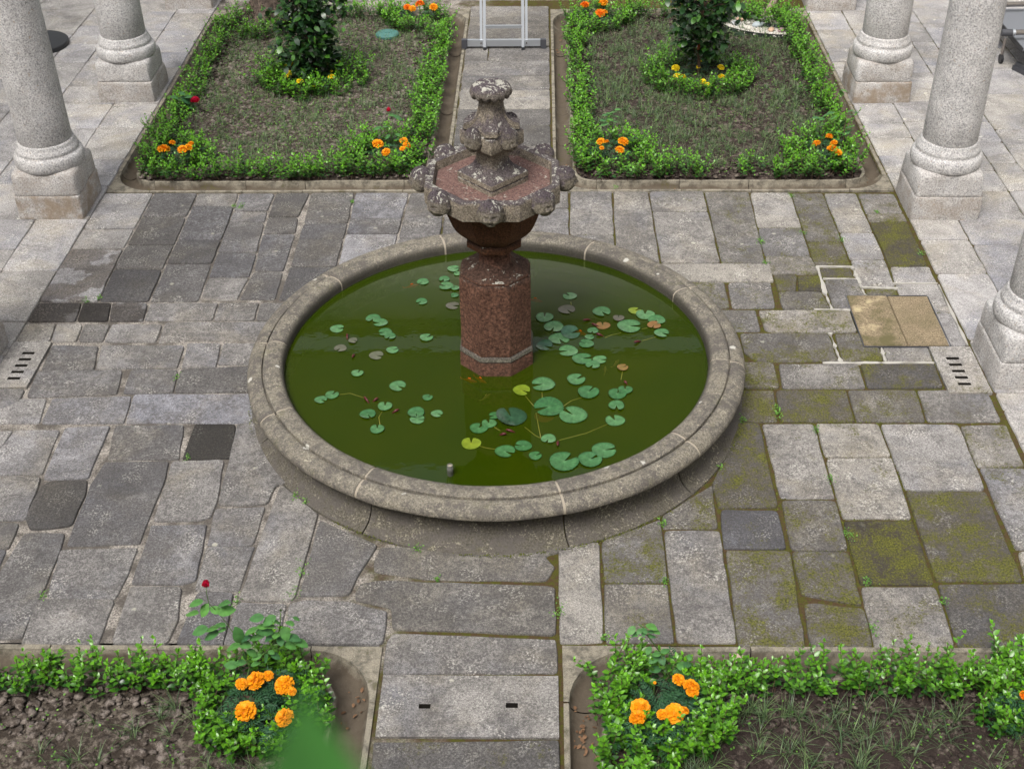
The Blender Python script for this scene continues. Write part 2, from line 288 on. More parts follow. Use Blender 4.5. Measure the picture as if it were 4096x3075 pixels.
# ------------------------------------------------------------------ measured layout (metres)
COURT=[
([(-3.55,2.91),(-3.10,2.91),(-3.10,2.25),(-3.55,2.25)],0.50,0.00,0.00,0.0090),
([(-3.55,2.25),(-3.10,2.25),(-3.10,1.91),(-3.55,1.91)],0.55,0.00,0.20,0.0090),
([(-3.55,1.91),(-3.10,1.91),(-3.08,1.08),(-3.55,1.08)],0.55,0.00,-0.20,0.0090),
([(-3.10,2.91),(-2.70,2.91),(-2.70,2.46),(-3.10,2.46)],-0.25,0.00,0.00,0.0090),
([(-3.10,2.46),(-2.70,2.46),(-2.69,1.97),(-3.10,1.97)],-0.25,0.00,0.10,0.0090),
([(-3.10,1.97),(-2.69,1.97),(-2.69,1.57),(-3.10,1.58)],-0.15,0.00,0.30,0.0090),
([(-3.10,1.58),(-2.69,1.57),(-2.68,1.08),(-3.08,1.08)],-0.30,0.00,0.00,0.0090),
([(-2.70,2.90),(-2.33,2.90),(-2.32,2.65),(-2.70,2.66)],0.00,0.00,0.10,0.0090),
([(-2.70,2.66),(-2.32,2.65),(-2.31,2.05),(-2.69,2.05)],-0.20,0.00,-0.20,0.0090),
([(-2.69,2.05),(-2.31,2.05),(-2.31,1.66),(-2.69,1.66)],-0.20,0.00,0.00,0.0090),
([(-2.69,1.66),(-2.31,1.66),(-2.29,1.08),(-2.68,1.08)],-0.10,0.00,0.00,0.0090),
([(-2.33,2.90),(-2.00,2.90),(-2.01,2.56),(-2.32,2.56)],0.00,0.00,0.10,0.0090),
([(-2.32,2.56),(-2.01,2.56),(-2.00,2.36),(-2.32,2.36)],0.05,0.00,-0.20,0.0090),
([(-2.32,2.36),(-2.00,2.36),(-1.97,1.84),(-2.31,1.85)],-0.10,0.00,-0.10,0.0090),
([(-2.31,1.85),(-1.97,1.84),(-1.96,1.45),(-2.30,1.45)],-0.20,0.00,-0.50,0.0090),
([(-2.30,1.45),(-1.96,1.45),(-1.99,1.10),(-2.29,1.10)],0.00,0.00,0.20,0.0090),
([(-2.00,2.90),(-1.69,2.90),(-1.72,2.45),(-2.00,2.45)],-0.35,0.10,0.30,0.0090),
([(-2.00,2.45),(-1.72,2.45),(-1.70,2.16),(-1.99,2.16)],-0.15,0.00,-0.20,0.0090),
([(-1.99,2.16),(-1.70,2.16),(-1.70,1.54),(-1.95,1.54)],-0.25,0.00,-0.40,0.0090),
([(-1.95,1.54),(-1.70,1.54),(-1.69,1.11),(-1.99,1.11)],-0.35,0.00,0.10,0.0090),
([(-1.69,2.91),(-1.29,2.91),(-1.28,2.34),(-1.67,2.34)],-0.05,0.05,0.20,0.0090),
([(-1.67,2.34),(-1.28,2.34),(-1.28,2.06),(-1.67,2.06)],-0.10,0.05,0.20,0.0090),
([(-1.67,2.06),(-1.28,2.06),(-1.28,1.61),(-1.67,1.61)],-0.20,0.00,-0.20,0.0090),
([(-1.67,1.61),(-1.28,1.61),(-1.28,1.10),(-1.68,1.10)],-0.25,0.00,-0.20,0.0090),
([(-1.29,2.91),(-0.80,2.91),(-0.82,2.43),(-1.28,2.44)],0.10,0.00,-0.40,0.0090),
([(-1.28,2.44),(-0.82,2.43),(-0.83,2.15),(-1.28,2.15)],-0.10,0.00,-0.20,0.0090),
([(-1.28,2.15),(-0.83,2.15),(-0.85,1.58),(-1.28,1.58)],0.15,0.00,-0.30,0.0090),
([(-0.80,2.91),(-0.45,2.90),(-0.47,2.43),(-0.82,2.43)],-0.10,0.00,0.00,0.0090),
([(-0.82,2.43),(-0.47,2.43),(-0.47,2.07),(-0.83,2.07)],0.00,0.00,0.10,0.0090),
([(-0.83,2.07),(-0.47,2.07),(-0.47,1.79),(-0.84,1.79)],0.00,0.00,0.10,0.0090),
([(-0.46,2.94),(0.06,2.94),(0.07,2.40),(-0.47,2.41)],0.00,0.00,0.10,0.0075),
([(-0.47,2.41),(0.07,2.40),(0.08,2.03),(-0.47,2.03)],0.00,0.10,0.10,0.0075),
([(0.06,2.94),(0.62,2.94),(0.62,2.60),(0.07,2.61)],0.05,0.10,0.20,0.0075),
([(0.07,2.61),(0.62,2.60),(0.61,2.03),(0.08,2.03)],0.00,0.10,0.10,0.0075),
([(0.63,2.92),(1.01,2.92),(0.99,2.13),(0.61,2.13)],0.10,0.10,0.30,0.0075),
([(0.61,2.13),(0.99,2.13),(0.99,1.91),(0.60,1.91)],0.00,0.15,0.30,0.0075),
([(1.01,2.92),(1.33,2.91),(1.34,1.66),(0.98,1.66)],0.05,0.10,0.20,0.0075),
([(1.33,2.91),(1.82,2.91),(1.82,2.53),(1.33,2.53)],0.15,0.10,0.30,0.0075),
([(1.33,2.53),(1.82,2.53),(1.83,1.66),(1.34,1.66)],0.20,0.05,0.30,0.0075),
([(1.82,2.90),(2.22,2.90),(2.19,1.63),(1.83,1.63)],0.00,0.25,0.20,0.0075),
([(2.22,2.89),(2.58,2.89),(2.58,2.25),(2.20,2.25)],0.35,0.00,0.30,0.0075),
([(2.20,2.25),(2.58,2.25),(2.57,1.77),(2.19,1.77)],0.00,0.15,-0.10,0.0075),
([(2.19,1.77),(2.57,1.77),(2.59,1.48),(2.18,1.48)],0.15,0.40,0.20,0.0075),
([(2.22,1.47),(2.41,1.47),(2.36,1.23),(2.22,1.23)],-0.50,0.50,0.80,0.0010),
([(2.41,1.46),(2.60,1.46),(2.58,1.23),(2.38,1.23)],-0.50,0.50,0.80,0.0010),
([(2.22,1.22),(2.55,1.22),(2.58,0.97),(2.22,0.97)],-0.10,0.35,0.10,0.0010),
([(2.58,2.88),(2.87,2.88),(2.87,2.00),(2.57,2.01)],-0.20,0.40,0.10,0.0075),
([(2.57,2.01),(2.87,2.00),(2.87,1.60),(2.57,1.61)],-0.20,0.75,0.30,0.0075),
([(2.60,1.58),(2.85,1.59),(2.85,1.42),(2.60,1.42)],-0.45,0.50,0.50,0.0010),
([(2.61,1.40),(2.87,1.41),(2.88,1.16),(2.74,1.15),(2.75,0.97),(2.60,0.97)],-0.10,0.35,0.00,0.0010),
([(2.87,2.87),(3.16,2.87),(3.16,2.15),(2.87,2.16)],0.45,0.00,0.20,0.0075),
([(2.87,2.16),(3.16,2.15),(3.16,1.71),(2.87,1.71)],0.40,0.10,0.00,0.0075),
([(2.87,1.71),(3.16,1.71),(3.15,1.28),(2.88,1.28)],0.35,0.20,-0.10,0.0075),
([(2.91,1.26),(3.13,1.26),(3.14,1.17),(2.90,1.16)],-0.10,0.50,0.10,0.0010),
([(3.16,2.87),(3.49,2.86),(3.49,2.49),(3.16,2.49)],0.00,0.30,0.20,0.0075),
([(3.16,2.49),(3.49,2.49),(3.49,2.34),(3.16,2.34)],0.00,0.45,0.20,0.0075),
([(3.16,2.34),(3.49,2.34),(3.48,1.60),(3.16,1.60)],-0.60,0.85,1.00,0.0075),
([(3.17,1.59),(3.48,1.59),(3.48,1.34),(3.15,1.35)],0.50,0.10,-0.10,0.0010),
([(3.15,1.33),(3.48,1.33),(3.48,0.92),(3.35,0.91),(3.36,1.14),(3.15,1.16)],0.50,0.05,-0.10,0.0010),
([(3.35,0.90),(3.48,0.91),(3.48,0.47),(3.34,0.47)],0.55,0.00,-0.20,0.0010),
([(1.27,1.65),(2.22,1.64),(2.21,1.37),(1.43,1.38)],0.30,0.05,0.30,0.0020),
([(1.46,1.37),(1.82,1.37),(1.82,0.99),(1.59,0.98)],-0.10,0.50,0.30,0.0020),
([(1.84,1.37),(2.19,1.37),(2.17,0.98),(1.83,0.98)],0.15,0.20,0.10,0.0075),
([(1.57,0.97),(2.01,0.96),(2.01,0.66),(1.68,0.67)],0.00,0.15,0.00,0.0020),
([(2.03,0.95),(2.72,0.95),(2.72,0.65),(2.11,0.65),(2.04,0.68)],0.25,0.40,0.30,0.0010),
([(1.85,0.64),(2.50,0.64),(2.51,0.28),(1.93,0.27),(1.85,0.38)],-0.05,0.40,0.20,0.0010),
([(2.55,0.63),(2.74,0.64),(2.84,0.44),(2.83,0.28),(2.54,0.28)],-0.20,0.50,0.20,0.0010),
([(2.86,0.45),(3.19,0.45),(3.18,0.26),(2.86,0.26)],0.30,0.05,0.00,0.0010),
([(1.76,0.26),(2.04,0.26),(2.04,-0.05),(1.73,-0.05)],-0.10,0.70,0.30,0.0010),
([(2.07,0.25),(2.65,0.25),(2.64,-0.06),(2.05,-0.06)],0.00,0.25,0.10,0.0075),
([(2.65,0.25),(3.19,0.25),(3.18,-0.05),(2.64,-0.06)],-0.40,0.40,0.00,0.0075),
([(1.75,-0.07),(2.00,-0.07),(1.97,-0.44),(1.70,-0.44)],-0.35,0.75,0.90,0.0075),
([(2.00,-0.07),(2.50,-0.07),(2.49,-0.44),(1.98,-0.44)],-0.35,0.60,0.10,0.0075),
([(2.50,-0.07),(2.98,-0.07),(2.96,-0.44),(2.49,-0.44)],-0.20,0.35,0.00,0.0075),
([(2.98,-0.07),(3.47,-0.07),(3.47,-0.44),(2.96,-0.44)],0.20,0.20,0.00,0.0075),
([(1.67,-0.45),(1.84,-0.45),(1.84,-1.30),(1.47,-1.31),(1.45,-1.09),(1.57,-0.82)],-0.30,0.85,0.40,0.0010),
([(1.85,-0.45),(2.21,-0.45),(2.21,-1.22),(1.86,-1.22)],0.30,0.05,0.20,0.0075),
([(1.86,-1.23),(2.21,-1.23),(2.20,-1.69),(1.85,-1.69)],-0.15,0.40,0.20,0.0075),
([(1.85,-1.69),(2.20,-1.69),(2.19,-2.14),(1.85,-2.05)],-0.25,0.75,0.30,0.0075),
([(1.86,-2.12),(1.92,-2.11),(2.19,-2.15),(2.18,-2.44),(1.84,-2.45)],-0.20,0.60,0.20,0.0010),
([(2.21,-0.45),(2.64,-0.45),(2.65,-0.81),(2.21,-0.82)],0.20,0.10,0.50,0.0075),
([(2.21,-0.82),(2.65,-0.81),(2.64,-1.41),(2.21,-1.41)],0.30,0.08,0.50,0.0075),
([(2.21,-1.42),(2.64,-1.41),(2.64,-1.97),(2.20,-1.97)],-0.60,0.95,0.70,0.0075),
([(2.20,-1.97),(2.64,-1.97),(2.63,-2.44),(2.18,-2.45)],0.00,0.30,0.30,0.0075),
([(2.64,-0.46),(3.17,-0.46),(3.16,-1.14),(2.65,-1.14)],0.30,0.00,0.10,0.0075),
([(2.65,-1.14),(3.16,-1.14),(3.15,-1.94),(2.64,-1.94)],-0.30,0.85,0.20,0.0075),
([(2.65,-1.96),(3.41,-1.94),(3.41,-2.44),(2.64,-2.44)],-0.30,0.35,0.00,0.0010),
([(3.17,-0.48),(3.48,-0.47),(3.47,-0.90),(3.17,-0.91)],0.15,0.35,0.00,0.0010),
([(3.18,-0.92),(3.47,-0.92),(3.46,-1.66),(3.18,-1.67)],0.30,0.20,-0.10,0.0010),
([(3.19,-1.68),(3.46,-1.67),(3.45,-1.93),(3.16,-1.93)],0.10,0.20,0.40,0.0010),
([(0.47,-1.67),(0.73,-1.60),(0.72,-2.42),(0.47,-2.43)],0.20,0.05,0.30,0.0075),
([(0.73,-1.60),(1.11,-1.40),(1.11,-1.96),(0.73,-1.96)],-0.15,0.70,0.20,0.0075),
([(0.73,-1.96),(1.11,-1.96),(1.11,-2.42),(0.72,-2.43)],0.10,0.30,0.20,0.0075),
([(1.11,-1.38),(1.46,-1.08),(1.45,-1.50),(1.11,-1.50)],-0.10,0.45,0.20,0.0040),
([(1.11,-1.51),(1.46,-1.51),(1.45,-2.42),(1.11,-2.42)],0.25,0.05,0.10,0.0075),
([(1.48,-1.32),(1.83,-1.33),(1.83,-1.67),(1.46,-1.67)],-0.35,0.15,-0.80,0.0010),
([(1.47,-1.69),(1.85,-1.69),(1.81,-2.45),(1.45,-2.45)],-0.10,0.75,0.30,0.0010),
([(-0.59,-1.66),(0.58,-1.67),(0.40,-1.74),(0.46,-1.83),(0.41,-1.95),(-0.29,-1.94),(-0.61,-1.88),(-0.62,-1.77)],0.05,0.20,0.50,0.0050),
([(-0.70,-2.05),(-0.68,-1.97),(-0.57,-1.94),(0.41,-1.98),(0.46,-2.00),(0.46,-2.35),(0.44,-2.37),(-0.46,-2.33),(-0.48,-2.17),(-0.69,-2.11)],-0.05,0.15,0.30,0.0060),
([(-0.48,-2.41),(-0.45,-2.35),(0.46,-2.39),(0.47,-2.64),(-0.48,-2.65)],0.15,0.10,0.30,0.0060),
([(-0.48,-2.67),(0.46,-2.65),(0.47,-3.06),(-0.48,-3.07)],0.30,0.00,0.15,0.0060),
([(-0.48,-3.09),(0.47,-3.07),(0.47,-3.35),(-0.47,-3.35)],-0.20,0.40,0.20,0.0060),
([(-1.07,-2.13),(-0.96,-2.10),(-0.73,-2.11),(-0.49,-2.19),(-0.49,-2.44),(-1.04,-2.44)],0.00,0.05,0.20,0.0050),
([(-0.99,-1.42),(-0.60,-1.65),(-0.64,-1.77),(-0.69,-1.91),(-0.72,-2.07),(-1.02,-2.08)],0.00,0.10,0.30,0.0050),
([(-3.55,1.07),(-3.20,1.07),(-3.17,0.80),(-3.55,0.80)],-0.30,0.05,0.10,0.0075),
([(-3.20,1.07),(-2.97,1.07),(-2.92,0.80),(-3.17,0.80)],-0.40,0.05,0.10,0.0075),
([(-2.97,1.07),(-2.68,1.07),(-2.65,0.80),(-2.92,0.80)],-0.10,0.00,0.20,0.0075),
([(-2.67,1.07),(-2.13,1.07),(-2.12,0.81),(-2.66,0.81)],0.05,0.00,0.10,0.0075),
([(-2.13,1.07),(-1.81,1.07),(-1.80,0.81),(-2.12,0.81)],-0.05,0.00,0.20,0.0075),
([(-1.81,1.07),(-1.49,1.07),(-1.45,0.81),(-1.80,0.81)],-0.10,0.10,0.20,0.0075),
([(-3.55,0.77),(-3.31,0.77),(-3.28,0.52),(-3.54,0.52)],0.30,0.00,0.30,0.0075),
([(-3.31,0.77),(-3.10,0.77),(-3.08,0.52),(-3.28,0.52)],0.30,0.00,0.10,0.0075),
([(-3.10,0.77),(-2.89,0.77),(-2.88,0.52),(-3.08,0.52)],-0.20,0.10,0.20,0.0075),
([(-2.89,0.77),(-2.49,0.77),(-2.48,0.52),(-2.88,0.52)],0.25,0.00,-0.10,0.0075),
([(-2.48,0.79),(-1.56,0.80),(-1.52,0.53),(-1.99,0.54),(-2.25,0.54),(-2.47,0.51)],0.10,0.00,0.10,0.0010),
([(-3.25,0.48),(-2.90,0.47),(-2.85,0.17),(-3.23,0.15)],-0.25,0.05,0.20,0.0010),
([(-2.88,0.48),(-2.26,0.48),(-2.25,0.19),(-2.84,0.18)],0.10,0.00,0.10,0.0010),
([(-2.25,0.51),(-2.00,0.51),(-1.97,0.20),(-2.22,0.19)],0.10,0.00,-0.10,0.0010),
([(-1.98,0.51),(-1.63,0.52),(-1.58,0.24),(-1.97,0.23)],0.00,0.10,0.00,0.0010),
([(-3.25,0.15),(-2.64,0.17),(-2.60,-0.13),(-3.23,-0.17)],0.05,0.00,-0.30,0.0010),
([(-2.58,0.17),(-2.24,0.17),(-2.21,-0.11),(-2.56,-0.12)],0.05,0.00,-0.10,0.0010),
([(-2.22,0.17),(-1.58,0.22),(-1.49,-0.10),(-2.20,-0.11)],-0.20,0.10,0.20,0.0010),
([(-3.51,-0.07),(-3.27,-0.07),(-3.26,-0.21),(-3.52,-0.45)],0.10,0.00,0.60,0.0010),
([(-3.23,-0.18),(-3.08,-0.18),(-3.04,-0.46),(-3.51,-0.47),(-3.49,-0.21)],0.30,0.00,0.00,0.0010),
([(-3.04,-0.18),(-2.49,-0.15),(-2.46,-0.46),(-3.03,-0.47)],0.15,0.00,-0.40,0.0010),
([(-2.48,-0.13),(-1.46,-0.12),(-1.36,-0.45),(-2.45,-0.46)],0.15,0.00,-0.60,0.0010),
([(-3.48,-0.55),(-3.20,-0.55),(-3.22,-0.79),(-3.27,-0.99),(-3.47,-0.99)],0.30,0.00,0.20,-0.0050),
([(-3.18,-0.54),(-2.88,-0.54),(-2.85,-1.00),(-3.12,-1.00),(-3.25,-1.00)],0.25,0.00,0.00,-0.0050),
([(-2.84,-0.52),(-2.55,-0.50),(-2.54,-1.04),(-2.82,-1.05)],0.10,0.00,-0.30,-0.0050),
([(-2.51,-0.49),(-2.05,-0.48),(-2.00,-0.84),(-2.46,-0.85)],-0.20,0.00,0.10,-0.0050),
([(-1.97,-0.47),(-1.70,-0.47),(-1.66,-0.83),(-1.97,-0.84)],-0.60,0.20,1.00,-0.0050),
([(-1.68,-0.47),(-1.46,-0.47),(-1.21,-1.07),(-1.32,-1.10),(-1.34,-1.28),(-1.64,-1.29)],0.15,0.10,0.20,-0.0050),
([(-3.27,-1.02),(-2.85,-1.03),(-2.81,-1.43),(-3.23,-1.45)],0.10,0.00,0.30,-0.0050),
([(-2.76,-1.07),(-2.54,-1.06),(-2.51,-1.19),(-2.51,-1.48),(-2.63,-1.51),(-2.75,-1.52),(-2.81,-1.42),(-2.81,-1.12)],-0.35,0.05,0.40,-0.0050),
([(-2.47,-0.88),(-2.06,-0.87),(-2.04,-1.04),(-2.05,-1.64),(-2.48,-1.66),(-2.50,-1.10)],-0.10,0.00,-0.05,-0.0050),
([(-2.03,-0.87),(-1.70,-0.85),(-1.66,-1.25),(-1.67,-1.40),(-1.73,-1.43),(-2.01,-1.44)],0.10,0.00,0.00,-0.0050),
([(-3.24,-1.47),(-2.84,-1.47),(-2.83,-1.69),(-3.21,-1.69)],-0.05,0.00,0.20,-0.0050),
([(-2.77,-1.56),(-2.53,-1.56),(-2.51,-1.73),(-2.51,-2.40),(-2.87,-2.43),(-2.80,-1.85)],0.00,0.00,0.20,-0.0050),
([(-3.26,-1.70),(-2.84,-1.70),(-2.82,-2.00),(-2.90,-2.43),(-3.15,-2.44)],0.00,0.00,0.20,-0.0050),
([(-2.51,-1.70),(-2.05,-1.68),(-2.05,-1.91),(-2.07,-2.10),(-2.46,-2.09)],-0.05,0.00,0.10,-0.0050),
([(-2.01,-1.49),(-1.68,-1.48),(-1.67,-1.58),(-1.64,-1.95),(-1.71,-1.98),(-2.00,-1.98)],-0.10,0.00,-0.10,-0.0050),
([(-1.65,-1.33),(-1.35,-1.31),(-1.36,-1.65),(-1.63,-1.65)],0.05,0.00,0.00,-0.0050),
([(-1.63,-1.67),(-1.35,-1.67),(-1.37,-2.03),(-1.62,-2.03)],-0.05,0.00,0.00,-0.0050),
([(-1.28,-1.10),(-1.17,-1.21),(-1.01,-1.38),(-1.04,-2.08),(-1.06,-2.11),(-1.35,-2.10),(-1.30,-1.38)],0.30,0.05,0.10,-0.0050),
([(-2.52,-2.11),(-2.07,-2.11),(-2.07,-2.44),(-2.49,-2.45)],0.10,0.00,0.20,-0.0050),
([(-2.00,-2.01),(-1.71,-2.01),(-1.67,-2.27),(-1.69,-2.44),(-1.99,-2.44)],0.10,0.00,0.20,-0.0050),
([(-1.60,-2.05),(-1.40,-2.06),(-1.38,-2.44),(-1.63,-2.44)],-0.10,0.00,0.10,-0.0050),
([(-1.35,-2.13),(-1.08,-2.14),(-1.07,-2.44),(-1.37,-2.44)],-0.10,0.00,0.10,-0.0050),
([(-0.47,2.93),(0.47,2.93),(0.47,3.24),(-0.47,3.24)],-0.05,0.08,0.36,0.0070),
([(-0.47,3.24),(0.47,3.24),(0.47,3.53),(-0.47,3.53)],-0.00,0.08,0.38,0.0070),
([(-0.47,3.53),(0.47,3.53),(0.47,3.86),(-0.47,3.86)],0.10,0.08,0.22,0.0070),
([(-0.47,3.86),(0.47,3.86),(0.47,4.32),(-0.47,4.32)],-0.14,0.08,0.45,0.0070),
([(-0.47,4.32),(0.47,4.32),(0.47,4.71),(-0.47,4.71)],-0.05,0.08,0.27,0.0070),
([(-0.47,4.71),(0.47,4.71),(0.47,5.20),(-0.47,5.20)],0.25,0.08,0.34,0.0070),
([(-0.47,5.20),(0.47,5.20),(0.47,5.58),(-0.47,5.58)],0.18,0.08,0.34,0.0070),
([(-0.47,5.58),(0.47,5.58),(0.47,6.01),(-0.47,6.01)],0.11,0.08,0.25,0.0070),
([(-0.47,6.01),(-0.21,6.01),(-0.21,6.39),(-0.47,6.39)],-0.10,0.10,0.30,0.0040),
([(-0.21,6.01),(0.47,6.01),(0.47,6.39),(-0.21,6.39)],0.00,0.10,0.30,0.0040),
([(-0.47,6.39),(0.47,6.39),(0.47,7.00),(-0.47,7.00)],0.10,0.08,0.46,0.0070),
([(-0.47,7.00),(0.47,7.00),(0.47,7.36),(-0.47,7.36)],0.06,0.08,0.42,0.0070),
([(-0.47,7.36),(0.47,7.36),(0.47,7.73),(-0.47,7.73)],0.12,0.08,0.22,0.0070),
([(-3.50,7.95),(-2.60,7.95),(-2.60,8.50),(-3.50,8.50)],0.33,0.00,0.44,0.0050),
([(-2.60,7.95),(-1.70,7.95),(-1.70,8.50),(-2.60,8.50)],0.19,0.00,0.21,0.0050),
([(-1.70,7.95),(-0.90,7.95),(-0.90,8.50),(-1.70,8.50)],0.36,0.00,0.39,0.0050),
([(-0.90,7.95),(-0.10,7.95),(-0.10,8.50),(-0.90,8.50)],0.32,0.00,0.55,0.0050),
([(-0.10,7.95),(0.80,7.95),(0.80,8.50),(-0.10,8.50)],0.31,0.00,0.57,0.0050),
([(0.80,7.95),(1.70,7.95),(1.70,8.50),(0.80,8.50)],0.22,0.00,0.52,0.0050),
([(1.70,7.95),(2.50,7.95),(2.50,8.50),(1.70,8.50)],0.23,0.00,0.57,0.0050),
([(2.50,7.95),(3.50,7.95),(3.50,8.50),(2.50,8.50)],0.36,0.00,0.24,0.0050),
([(-3.50,8.50),(-2.35,8.50),(-2.35,9.10),(-3.50,9.10)],0.14,0.00,0.29,0.0050),
([(-2.35,8.50),(-1.45,8.50),(-1.45,9.10),(-2.35,9.10)],0.39,0.00,0.37,0.0050),
([(-1.45,8.50),(-0.65,8.50),(-0.65,9.10),(-1.45,9.10)],0.29,0.00,0.32,0.0050),
([(-0.65,8.50),(0.15,8.50),(0.15,9.10),(-0.65,9.10)],0.25,0.00,0.35,0.0050),
([(0.15,8.50),(1.05,8.50),(1.05,9.10),(0.15,9.10)],0.21,0.00,0.43,0.0050),
([(1.05,8.50),(1.95,8.50),(1.95,9.10),(1.05,9.10)],0.28,0.00,0.56,0.0050),
([(1.95,8.50),(2.75,8.50),(2.75,9.10),(1.95,9.10)],0.30,0.00,0.57,0.0050),
([(2.75,8.50),(3.50,8.50),(3.50,9.10),(2.75,9.10)],0.36,0.00,0.60,0.0050),
([(-3.50,9.10),(-2.60,9.10),(-2.60,9.70),(-3.50,9.70)],0.30,0.00,0.27,0.0050),
([(-2.60,9.10),(-1.70,9.10),(-1.70,9.70),(-2.60,9.70)],0.36,0.00,0.59,0.0050),
([(-1.70,9.10),(-0.90,9.10),(-0.90,9.70),(-1.70,9.70)],0.37,0.00,0.43,0.0050),
([(-0.90,9.10),(-0.10,9.10),(-0.10,9.70),(-0.90,9.70)],0.31,0.00,0.28,0.0050),
([(-0.10,9.10),(0.80,9.10),(0.80,9.70),(-0.10,9.70)],0.35,0.00,0.43,0.0050),
([(0.80,9.10),(1.70,9.10),(1.70,9.70),(0.80,9.70)],0.19,0.00,0.23,0.0050),
([(1.70,9.10),(2.50,9.10),(2.50,9.70),(1.70,9.70)],0.36,0.00,0.60,0.0050),
([(2.50,9.10),(3.50,9.10),(3.50,9.70),(2.50,9.70)],0.13,0.00,0.52,0.0050),
]
